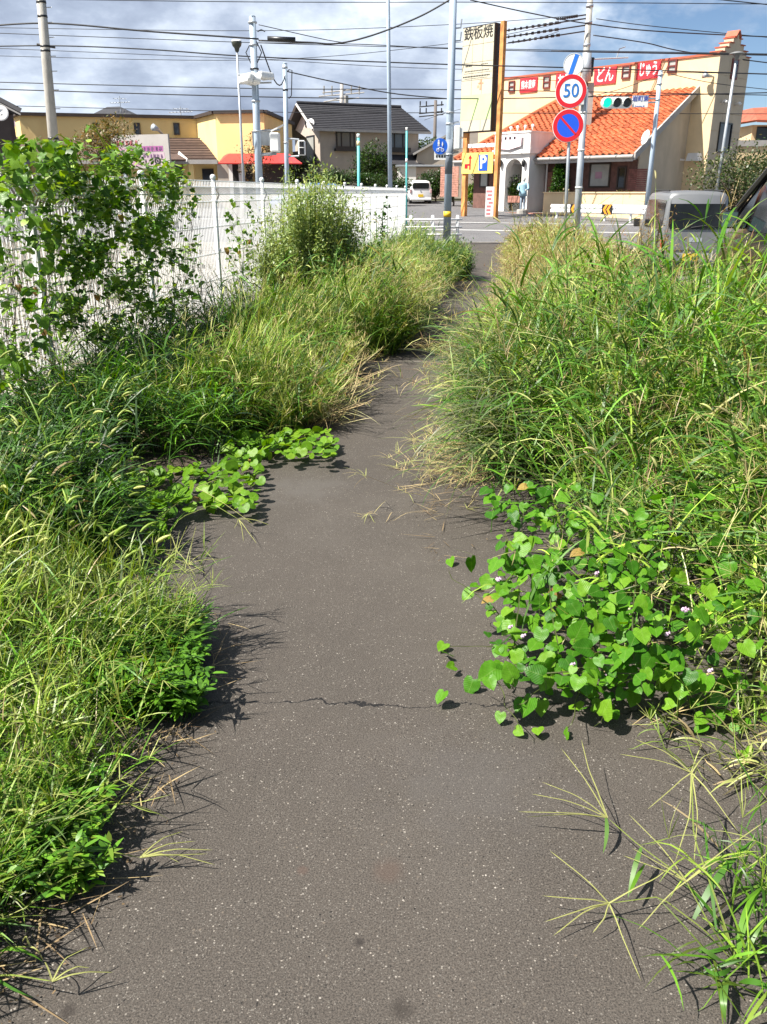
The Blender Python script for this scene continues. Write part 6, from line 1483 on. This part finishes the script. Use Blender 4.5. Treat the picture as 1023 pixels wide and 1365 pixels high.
# ------------------------------------------------------------------ broad-leaved vines: every leaf its own piece
def leafmesh(nm, kind, curl, fold, m):
    if kind == 'heart': side = [(0, 0), (.20, -.15), (.42, -.08), (.52, .18), (.46, .45), (.28, .74), (0, 1.0)]
    elif kind == 'round': side = [(0, 0), (.25, -.17), (.52, -.02), (.60, .28), (.50, .58), (.26, .80), (0, .86)]
    else: side = [(0, 0), (.22, -.10), (.50, .02), (.34, .30), (.50, .52), (.20, .66), (0, 1.0)]
    mids = [0, .12, .28, .45, .62, .82, side[-1][1]]
    V = []; F = []
    def z(x, y): return fold*abs(x) - curl*y*y*.35 - .10*abs(x)**2*6*curl + .03*math.sin(9*y+6*abs(x))
    for (x, y), my in zip(side, mids):
        V += [(0, my, z(0, my)), (x, y, z(x, y)), (-x, y, z(-x, y)), (x*.55, (y+my)/2, z(x*.55, (y+my)/2)), (-x*.55, (y+my)/2, z(-x*.55, (y+my)/2))]
    for i in range(6):
        a, b_ = 5*i, 5*(i+1)
        F += [(a, b_, b_+3, a+3), (a+3, b_+3, b_+1, a+1), (a, a+4, b_+4, b_), (a+4, a+2, b_+2, b_+4)]
    me = bpy.data.meshes.new(nm); me.from_pydata(V, [], F); me.materials.append(m)
    bm = bmesh.new(); bm.from_mesh(me); bmesh.ops.remove_doubles(bm, verts=bm.verts, dist=.002); bm.to_mesh(me); bm.free()
    me.polygons.foreach_set('use_smooth', [True]*len(me.polygons)); return me
V_MAT = plant_mat('vine_leaf', .34, .42, True, [(.030, .12, .006), (.060, .19, .008), (.085, .235, .010), (.15, .30, .018)], .25)
C_MAT = plant_mat('creeper_leaf', .36, .4, True, [(.07, .18, .008), (.12, .26, .012), (.18, .31, .02)], .25)
FV_MAT = plant_mat('fence_vine_leaf', .40, .4, True, [(.035, .10, .010), (.08, .19, .014), (.13, .26, .02), (.22, .34, .035)], .35)
DEAD_MAT = plant_mat('withered_leaf', .25, .6, True, [(.20, .09, .03), (.34, .24, .06), (.13, .055, .03)], .2)
hearts = [leafmesh('leaf', 'heart', c, f, V_MAT) for c, f in ((.25, .12), (.5, .08), (.12, .2), (.6, .15))]
rounds = [leafmesh('leaf', 'round', c, f, C_MAT) for c, f in ((.3, .12), (.6, .05), (.2, .2))]
lobes = [leafmesh('leaf', k, c, f, FV_MAT) for k, c, f in (('lobe', .4, .15), ('heart', .7, .2), ('lobe', .8, .05), ('heart', .3, .3))]
deads = [leafmesh('withered_leaf', 'heart', 1.2, .4, DEAD_MAT)]
def put_leaf(parent, me, pos, tip, nrm, size, name='leaf'):
    y = Vector(tip).normalized(); z = Vector(nrm); z = (z - y*z.dot(y))
    if z.length < 1e-3: z = Vector((0, 0, 1)) - y*y.z
    z.normalize(); x = y.cross(z)
    m_ = Matrix((x, y, z)).transposed().to_4x4() @ Matrix.Diagonal((size, size, size, 1)); m_.translation = Vector(pos) - parent.location
    o = bpy.data.objects.new(name, me); COL.objects.link(o); o.parent = parent; o.matrix_local = m_; return o
def jit(k): return Vector((random.gauss(0, k), random.gauss(0, k), random.gauss(0, k)))
def vine(name, label, cat, org, leaves, stemcol=(.10, .12, .04), stems=()):
    t = thing(name, label, cat, org)
    g = Veg()
    for me, pos, tip, nrm, size, nm in leaves:
        put_leaf(t, me, pos, tip, nrm, size, nm)
        if nm == 'leaf' and pos[2] < .9:        # leaf stalk down to the runner below
            p0 = Vector(pos) - Vector(org); y = Vector(tip).normalized(); y.z = 0
            stalk(g, [p0 + Vector((random.uniform(-.02, .02), random.uniform(0, .03), 0)) - y*size*.45 - Vector((0, 0, min(max(pos[2]-.006, 0), size*.9))), p0 - y*size*.2 - Vector((0, 0, min(max(pos[2]-.006, 0), size*.35))), p0 + y*size*.05], .0026, (.12, .16, .04))
    for pts in stems:
        P_ = [Vector(p) - Vector(org) for p in pts]
        if len(P_) > 1: stalk(g, P_, .005, stemcol)
    if g.n: g.build('runner', G_MAT, kind='stuff', parent=t)
    return t
# heart-leaved vine, right
Lv_ = []; anchors = []
def vsurf(px, py):
    if py > 905: return atz(px, py, random.uniform(.03, .10))
    f = (905-py)/255; Y = 2.42 + f*1.3 - max(0, min(1, (px-740)/120))*.24*min(1, f*3); z_off = random.uniform(-.05, .05)
    return P(px, py, Y - .16 - .22*f - z_off)
tries = 0
while len(Lv_) < 274 and tries < 20000:
    tries += 1
    px, py = random.uniform(592, 1015), random.uniform(640, 955)
    den = 1.0 if (650 < px < 775 and 645 < py < 905) else (.42 if (px >= 770 and 800 < py < 925 and px < 900) else (.1 if px >= 700 and px < 880 else .06 if px < 700 else 0))
    if px < 650 and not (740 < py < 930): den = 0
    if py > 930 and px < 660: den = 0
    if random.random() > den: continue
    p = vsurf(px, py)
    if any((p-q).length < .027 for q in anchors): continue
    anchors.append(p)
    sz = random.choice((random.uniform(.025, .045), random.uniform(.04, .06), random.uniform(.05, .075))) if 650 < px < 900 else random.uniform(.035, .065)
    tip = Vector((-.35, -.75, -.25)) + jit(.55); nrm = Vector((-.30, -.45, .95)) + jit(.33)
    Lv_.append((random.choice(hearts), p, tip, nrm, sz, 'leaf'))
for px, py in ((598, 872), (606, 888), (593, 858), (636, 915), (672, 885), (680, 912), (730, 918), (790, 940), (757, 975), (688, 972), (717, 970), (668, 950), (940, 966), (993, 1000), (600, 745), (637, 780), (648, 770)):
    Lv_.append((random.choice(hearts), atz(px, py, random.uniform(.018, .04)), Vector((-.4, -.7, -.2))+jit(.5), Vector((-.25, -.4, 1))+jit(.3), random.uniform(.04, .06) if 900 > py or px > 900 else random.uniform(.025, .05), 'leaf'))
for px, py in ((702, 648), (745, 790), (655, 798), (775, 735)):
    Lv_.append((deads[0], vsurf(px, py), Vector((-.8, -.3, .0)), Vector((0, -.4, 1))+jit(.2), random.uniform(.03, .05), 'withered_leaf'))
st_ = []
for (ax, ay), (bx_, by_) in (((690, 860), (590, 865)), ((700, 880), (640, 915)), ((650, 880), (690, 975)), ((780, 900), (757, 978)), ((760, 900), (668, 950)), ((690, 870), (700, 660)), ((740, 890), (735, 680)), ((850, 880), (840, 720)), ((720, 900), (940, 900)), ((670, 820), (596, 760)), ((880, 900), (995, 1000))):
    st_.append([vsurf(ax + (bx_-ax)*f + random.uniform(-6, 6), ay + (by_-ay)*f + random.uniform(-5, 5)) for f in [i/6 for i in range(7)]])
hv_ = vine('heart_leaf_vine', 'bright green heart-leaved vine spilling from the right weeds onto the path', 'vine', atz(760, 900, 0), Lv_, stems=st_)
g = Veg(); M_flow = mat('lilac_flower', (.50, .34, .46), .6, .2, 30)
for i in range(12):
    px, py = random.uniform(660, 960), random.uniform(770, 920)
    p = vsurf(px, py) + Vector((-.01, -.03, .03)) - hv_.location
    q = MB(); q.lathe([(0, -.006), (.006, -.003), (.0075, .002), (.004, .008), (0, .009)], 6, p); q.lathe([(0, -.005), (.005, 0), (0, .007)], 5, p+Vector((.009, .004, .004))); q.build('flower', M_flow, hv_)
Lv_ = []; anchors = []; tries = 0
while len(Lv_) < 240 and tries < 20000:
    tries += 1
    px, py = random.uniform(770, 1030), random.uniform(655, 955)
    den = .9 if (py > 770 and px < 980 and py < 700+.26*px) else .4
    if random.random() > den: continue
    p = vsurf(px, py) + jit(.03)
    if p.z < .02 or any((p-q).length < .036 for q in anchors): continue
    anchors.append(p); Lv_.append((random.choice(hearts), p, Vector((-.3, -.75, -.25))+jit(.55), Vector((-.3, -.45, .95))+jit(.38), random.uniform(.028, .06), 'leaf'))
vine('heart_leaf_vine', 'scattered heart-leaved vine threading through the finger grass at the right', 'vine', atz(900, 900, 0), Lv_, stems=[[vsurf(780+i*35, y0 + random.uniform(-12, 12)) for i in range(7)] for y0 in (720, 780, 840, 890)])
# round-leaved creeper, left: a mat in two arms
def mat_of(label, n, pick, org, dead, runs):
    Lv_ = []; anchors = []; tries = 0
    while len(Lv_) < n and tries < 20000:
        tries += 1; px, py = pick(); p = atz(px, py, random.uniform(.03, .12))
        if any((p-q).length < .024 for q in anchors): continue
        anchors.append(p); Lv_.append((random.choice(rounds), p, Vector((.2, -.8, -.12))+jit(.5), Vector((-.25, -.35, 1))+jit(.28), random.choice((random.uniform(.035, .055), random.uniform(.05, .078))), 'leaf'))
    for px, py in dead: Lv_.append((deads[0], atz(px, py, .03), Vector((.5, -.5, 0))+jit(.3), Vector((0, -.2, 1))+jit(.2), random.uniform(.04, .06), 'withered_leaf'))
    vine('ground_creeper', label, 'vine', atz(*org, 0), Lv_, stems=runs)
def pick_a():
    while True:
        px, py = random.uniform(140, 345), random.uniform(603, 676)
        if random.random() < .12: px, py = random.uniform(105, 230), random.uniform(665, 730)
        if py < 690 - .06*(px-140) and py > 640-.13*(px-140)*1.1 - 8 or py > 676: return px, py
mat_of('lime-green round-leaved creeper mat hugging the left path edge', 280, pick_a, (250, 650), ((108, 705), (118, 722), (230, 668), (258, 664), (112, 760)), [[atz(150+i*30+random.uniform(-9, 9), 668-i*7+random.uniform(-9, 9), .04) for i in range(7)]])
mat_of('narrow arm of lime-green creeper reaching the path under the pale lovegrass', 180, lambda: (random.uniform(300, 446), random.uniform(572, 607)), (370, 590), ((335, 612), (345, 606)), [[atz(300+i*22+random.uniform(-6, 6), 600-i*3+random.uniform(-6, 6), .04) for i in range(7)]])
# vine over the fence
def fencept(px, py, off):
    d = ray(px, py); A_ = d.x/d.y; Y = (-3.58+off)/(A_-.15); return P(px, py, Y)
def fence_vine(name, label, n, region, szr, offr, dens, nstuff=0):
    Lv_ = []; tr = 0; org = fencept((region[0]+region[1])/2, region[3], .1); org.z = 0
    while len(Lv_) < n and tr < 40000:
        tr += 1
        px, py = random.uniform(*region[:2]), random.uniform(*region[2:])
        if random.random() > dens(px, py): continue
        p = fencept(px, py, random.uniform(*offr))
        Lv_.append((random.choice(lobes), p, Vector((.1, -.3, -.8))+jit(.5), Vector((-.15, -.75, .55))+jit(.45), random.uniform(*szr), 'leaf'))
    for _ in range(4):
        px, py = random.uniform(max(5, region[0]), region[1]), random.uniform(region[2]+40, region[3]-60); Lv_.append((deads[0], fencept(px, py, .1), Vector((.1, -.2, -1)), Vector((-.3, -.9, .2)), .06, 'withered_leaf'))
    st_ = []
    for i in range(60 if nstuff > 3000 else 26):
        x0 = random.uniform(region[0]+10, region[1]); yb = region[3]; yt = region[2]+random.uniform(10, 120)
        st_.append([fencept(x0 + random.gauss(0, 5)+ (f-.5)*random.uniform(-30, 30), yb+(yt-yb)*f, random.uniform(.02, .2)) for f in [k/8 for k in range(9)]])
    v_ = vine(name, label, 'vine', org, Lv_, (.07, .06, .03), st_)
    if nstuff:          # the many smaller leaves deeper in the tangle
        g = Veg(); pos = []
        while len(pos) < nstuff:
            px, py = random.uniform(*region[:2]), random.uniform(*region[2:])
            if random.random() < dens(px, py): pos.append(tuple(fencept(px, py, random.uniform(-.05, offr[1]*.8)) - v_.location))
        p = np.array(pos); m = len(p); az = rng.random(m)*6.28; L_ = rng.uniform(.04, .08, m); c = mixc([(.035, .09, .010), (.085, .19, .016), (.15, .28, .028), (.25, .35, .05)], [2, 3, 3, 2], m, .25)
        pts, _ = g.curve(p, az, rng.uniform(.6, 2.3, m), rng.uniform(.0, .7, m), L_, 3, floor=-9); g.ribbon(pts, az, L_*rng.uniform(.55, .85, m), c*.9, c*1.1, np.array([.35, 1, .8, 0]), rng.uniform(-.6, .6, m))
        g.build('foliage', F_MAT, kind='stuff', parent=v_)
    return v_
def d1(px, py):
    edge = 1 - max(0, abs(px-160)-70)/40
    top_ = 205 if px < 120 else 215+max(0, px-190)*.5
    v = 0 if py < top_-25*random.random() else 1
    nz = .2 + math.sin(px*.085+py*.031)+math.sin(py*.07-px*.045+1.3)+math.sin(px*.05+py*.11+2.1); v *= max(.12, min(1, .62+.45*nz - max(0, py-345)*.004))
    return max(0, edge)*v*(1.0 if py < 340 else .85 if py < 400 else .75)
fence_vine('climbing_vine', 'dark leafy climbing vine smothering the white fence at left', 296, (50, 268, 175, 455), (.05, .085), (.03, .42), d1, 4800)
fence_vine('climbing_vine', 'loose broad-leaved vine at the left edge of view, nearer than the fence tangle', 80, (-15, 75, 185, 520), (.06, .11), (.15, .55), lambda x, y: .9 if y < 260 else .45, 900)
fence_vine('climbing_vine', 'thin drooping vine shoots right of the second white fence post', 70, (300, 345, 265, 400), (.04, .065), (.02, .2), nstuff=120, dens=lambda x, y: .8 if abs((x-305)-(y-265)*.12) < 9 or abs(x-332) < 7 else .05)
# arching shoots over the fence top
t = thing('vine_shoot', 'yellow-green vine shoots arching above the fence beside the leaning pole', 'vine', fencept(190, 240, .1)); g = Veg(); o0 = t.location.copy()
for pts in ([(60, 240), (90, 205), (120, 195), (150, 205)], [(165, 225), (130, 175), (112, 165), (135, 172), (150, 195)], [(150, 215), (125, 165), (118, 170)], [(120, 240), (95, 190), (78, 178), (60, 195)], [(20, 250), (35, 205), (60, 190), (75, 195)]):
    stalk(g, [fencept(x, y, .15) - o0 for x, y in pts], .012, (.2, .24, .05))
g.build('shoot', G_MAT, kind='thing', parent=t)
for px, py, s_ in ((100, 205, .11), (95, 195, .10), (80, 205, .12), (35, 195, .10), (12, 195, .13), (60, 215, .12), (140, 215, .10), (90, 225, .12), (20, 220, .14), (150, 200, .07), (118, 168, .06)):
    put_leaf(t, random.choice(lobes), fencept(px, py, .2), Vector((.2, -.3, -.6))+jit(.4), Vector((-.3, -.6, .7))+jit(.3), s_)

# ------------------------------------------------------------------ tall weeds against the fence
def weed(name, label, px0, px1, pyt, pyb_z, Y, ns, nl, LL, LW, pal, wts, hh, spread=.4, cat='weed', head=True):
    x0, x1 = P(px0, 300, Y).x, P(px1, 300, Y).x; cx_ = (x0+x1)/2
    t = thing(name, label, cat, (cx_, Y, 0)); g = Veg()
    b = np.stack([(rng.random(ns)-.5)*(x1-x0)*.55, (rng.random(ns)-.5)*.7, np.zeros(ns)], 1)
    az = np.arctan2(b[:, 1]*.5+rng.normal(0, .1, ns), b[:, 0]); c = mixc(pal, wts, ns)
    fall = 1 - .45*np.abs(b[:, 0])/((x1-x0)*.3+.01)*rng.random(ns)
    b0 = b.copy(); pts, th = g.curve(b0, az, rng.uniform(.0, spread, ns), rng.uniform(0, spread, ns), hh*fall*rng.uniform(.65, 1.05, ns)*(.8+.25*np.sin(b[:, 0]*9+1.0)), 8)
    lw = 1+max(0, Y-4)*.06
    g.ribbon(pts, az, np.full(ns, .007)*lw, c*.6, c*.9, np.array([1]*8+[.3])); 
    gs = g; gs.build('stem', F_MAT, kind='stuff', parent=t)
    g = Veg(); idx = np.repeat(np.arange(ns), nl); m = len(idx); f = rng.uniform(.12, 1, m)*8; i = np.minimum(f.astype(int), 7); fr = (f-i)[:, None]
    pb = pts[idx, i]*(1-fr)+pts[idx, i+1]*fr + rng.normal(0, .045, (m, 3)); lc = mixc(pal, wts, m); lf = rng.random(m)*6.28
    p2, _ = g.curve(pb, lf, rng.uniform(.3, 1.6, m), rng.uniform(.0, .9, m), rng.uniform(*LL, m), 2)
    g.ribbon(p2, lf, rng.uniform(*LW, m)*lw, lc*.85, lc*1.1, np.array([.5, 1, 0]), rng.uniform(-.8, .8, m)); g.build('foliage', F_MAT, kind='stuff', parent=t)
    return t
SAGE = (.31, .39, .15); SAG2 = (.19, .27, .08)
weed('goosefoot_bush', 'tall pale sage-green goosefoot bush leaning on the white fence', 330, 495, 250, 0, 10.9, 430, 170, (.03, .075), (.009, .017), [SAGE, SAG2, GRN, PAL], [5, 3, 1, 1.5], 1.85, .30)
weed('goosefoot_bush', 'darker green weed bush at the right foot of the pale goosefoot bush', 425, 492, 300, 0, 10.4, 90, 110, (.04, .08), (.010, .02), [GRN, DKG, SAG2], [2, 2, 2], 1.15, .4)
weed('goosefoot_bush', 'rounded blue-green weed bush beside the white guard pipe', 555, 640, 300, 0, 17.0, 130, 110, (.04, .09), (.006, .012), [BLU, GRN, SAG2], [3, 2, 2], .85, .5)
weed('goosefoot_bush', 'pale feathery weed bush rising at the far end of the fence', 520, 570, 285, 0, 19, 80, 100, (.04, .08), (.007, .013), [SAG2, YGR, BLU], [3, 2, 2], 1.15, .4)
weed('dock_stalk', 'dark leafy stalk silhouetted against the far white fence', 498, 515, 265, 0, 19.5, 6, 40, (.05, .10), (.02, .04), [DKG, GRN], [2, 1], 1.55, .15)
weed('horseweed', 'feathery pale weed tops standing above the white fence near the signal pole', 350, 400, 240, 0, 12.6, 26, 120, (.03, .06), (.006, .010), [SAGE, YGR], [3, 2], 2.0, .14)
weed('knotweed_bush', 'dry brownish weed tangle in front of the silver van', 840, 900, 270, 0, 13, 40, 70, (.04, .08), (.008, .014), [RED, STR, (.12, .10, .05)], [2, 2, 2], 1.35, .4)
weed('tall_weed', 'bright upright weed stalks at the right edge before the black car', 955, 1010, 290, 0, 6.5, 16, 40, (.10, .25), (.012, .02), [BRT, YGR, GRN], [2, 2, 1], 1.45, .2)

# ------------------------------------------------------------------ trees and shrubs beyond
def shrub(name, label, cat, px0, px1, pyt, pyb, Y, n, ls, pal, wts, trunk=None, clumps=9, group=None, gapy=.5, depth=None, shape='blob'):
    a, b = P(px0, pyt, Y), P(px1, pyb, Y); w = b.x-a.x; hgt = a.z-b.z; zb = rz(Y)
    t = thing(name, label, cat, ((a.x+b.x)/2, Y, zb), 0, group); dp = depth or w*.8
    if pyb >= 268: bz = 0.0
    else: bz = max(0.0, b.z-zb)
    ht = a.z-zb
    q = MB(); rt = trunk or .05
    q.path([(0, 0, -.1), (.03, 0, bz*.5+.2), (-.02, .03, bz+.3*(ht-bz)), (.03, 0, bz+.75*(ht-bz))], [rt*1.3, rt, rt*.8, rt*.3], 7)
    rr = random.Random(hash(label) % 999 if False else len(label)*7+int(px0)); cl = []
    for i in range(clumps):
        if shape == 'cone': f = (i+.5)/clumps; r = (1-f)**.6*.8+.12; cl.append((rr.gauss(0, .05)*w, rr.gauss(0, .05)*dp, bz+(ht-bz)*(.06+.86*f), r*w*.5, r*dp*.5, (ht-bz)*.16))
        else:
            an = rr.random()*6.28; rad = math.sqrt(rr.random())*.34; zf = rr.uniform(.22, .82); k = rr.uniform(.20, .34)*(1.15-.5*abs(zf-.5))
            cl.append((math.cos(an)*rad*w, math.sin(an)*rad*dp, bz+(ht-bz)*zf, k*w, k*dp, k*(ht-bz)*.9))
            q.path([(0, 0, bz*.6+.2), (math.cos(an)*rad*w*.5, math.sin(an)*rad*dp*.5, bz+(ht-bz)*zf*.6), cl[-1][:3]], [rt*.5, rt*.35, rt*.12], 5)
    q.build('trunk' if trunk else 'stem', mat('bark', (.12, .09, .065), .9, .25, 6, .4, 20), t, True)
    C_ = np.array(cl); i = rng.choice(len(C_), n, p=(C_[:, 3]*C_[:, 5])/(C_[:, 3]*C_[:, 5]).sum())
    v = rng.normal(0, 1, (n, 3)); v /= np.linalg.norm(v, axis=1, keepdims=True); r = rng.random(n)**.28*rng.uniform(.75, 1.2, n)
    p = C_[i, :3] + v*C_[i, 3:6]*r[:, None]; p[:, 2] = np.maximum(p[:, 2], .02)
    g = Veg(); tone = np.random.default_rng(len(label)).uniform(.7, 1.35, len(C_))[i][:, None]
    lc = mixc(pal, wts, n)*tone; az = rng.random(n)*6.28; th = rng.uniform(.3, 1.9, n); Ln = rng.uniform(.7, 1.3, n)*ls
    pts, _ = g.curve(p, az, th, rng.uniform(-.3, .8, n), Ln, 2, floor=.001); g.ribbon(pts, az, Ln*rng.uniform(.4, .6, n), lc*.9, lc*1.1, np.array([.5, 1, 0]), rng.uniform(-1.2, 1.2, n))
    g.build('crown' if trunk else 'foliage', F_MAT, kind='stuff', parent=t); return t
EVG = (.028, .055, .014); OLV = (.06, .085, .025)
T = 'trees and shrubs between the house and the road'
shrub('garden_tree', 'dark bushy garden tree in front of the grey house lean-to', 'tree', 470, 528, 190, 250, 63, 4200, .17, [EVG, OLV, GRN], [3, 2, 1], .12, 12)
shrub('garden_tree', 'broad dark tree right of the grey house, behind the white shed', 'tree', 524, 592, 182, 240, 78, 4200, .2, [EVG, OLV, (.07, .10, .03)], [3, 2, 1], .15, 13)
shrub('garden_tree', 'rounded reddish-green tree left of the grey house, under its gable', 'tree', 362, 422, 205, 252, 60, 3400, .15, [EVG, OLV, (.10, .07, .03)], [3, 2, 1], .1, 11)
shrub('garden_tree', 'sparse autumn-tinted sapling in front of the yellow restaurant corner', 'tree', 318, 372, 172, 246, 47, 900, .13, [(.16, .09, .04), OLV, (.10, .06, .03)], [2, 2, 1], .06, 10)
shrub('bramble_shrub', 'rusty half-dead shrub beside the leaning pole, before the yellow wall', 'shrub', 84, 182, 157, 232, 36, 2300, .12, [(.14, .10, .03), OLV, (.20, .13, .05)], [2, 2, 2], .05, 13)
for i, (a_, c_, y0, lab) in enumerate(((366, 402, 228, 'clipped dark hedge bush below the reddish tree'), (398, 438, 232, 'clipped dark hedge bush above the blue car roof'), (434, 476, 226, 'tall dark hedge bush left of the teal marker post'), (474, 512, 232, 'dark hedge bush right of the teal marker post'), (508, 545, 238, 'low dark hedge bush at the foot of the tall plain pole'))):
    shrub('hedge_bush', lab, 'hedge', a_-3, c_+3, y0, 262, 55, 2300, .13, [EVG, DKG, OLV], [3, 2, 1], None, 10, T)
shrub('evergreen_bush', 'dense dark evergreen bush behind the white hatchback', 'shrub', 556, 606, 222, 272, 61, 3600, .15, [EVG, DKG, OLV], [3, 2, 1], None, 12)
shrub('shrub', 'yellow-green shrub at the left foot of the orange pylon', 'shrub', 594, 616, 232, 276, 55, 1500, .14, [YGR, BRT, OLV], [2, 2, 2], None, 8)
shrub('shrub', 'variegated leafy shrub between the two orange pylon posts', 'shrub', 622, 650, 229, 272, 53.5, 2200, .16, [GRN, YGR, OLV], [2, 2, 2], None, 9)
shrub('cypress', 'egg-shaped dense green cypress beside the porch', 'tree', 735, 760, 200, 264, 47.6, 4200, .10, [(.03, .075, .012), GRN], [3, 1], .06, 10, shape='cone')
shrub('potted_shrub', 'round dark shrub standing in the porch planter', 'shrub', 672, 692, 225, 268, 49.6, 1700, .12, [EVG, OLV, GRN], [3, 2, 1], None, 8)
shrub('roadside_shrub', 'scrubby dry shrub against the cream low wall', 'shrub', 734, 762, 252, 280, 47.2, 900, .10, [OLV, (.12, .10, .04), STR], [2, 2, 1], None, 8)
shrub('roadside_shrub', 'straggly dry weeds at the right end of the cream low wall', 'shrub', 806, 872, 252, 282, 45.5, 1500, .10, [OLV, (.14, .11, .05), STR], [2, 2, 2], None, 10)
shrub('roadside_tree', 'big scrubby olive tree with pale twigs at the right edge', 'tree', 938, 1050, 192, 280, 40, 7000, .13, [EVG, OLV, (.20, .18, .11)], [3, 3, 1.5], .1, 16)
shrub('roadside_tree', 'dark shrubby tree filling the right frame edge behind the black car', 'tree', 1000, 1100, 205, 290, 36, 3500, .13, [EVG, OLV], [3, 2], .1, 12)
shrub('garden_tree', 'low hazy tree line bush far behind the beige annex', 'tree', 556, 620, 196, 240, 120, 2500, .35, [EVG, OLV], [2, 2], .2, 10)
print('plant triangles', NTRI, 'objects', len(SC.objects))
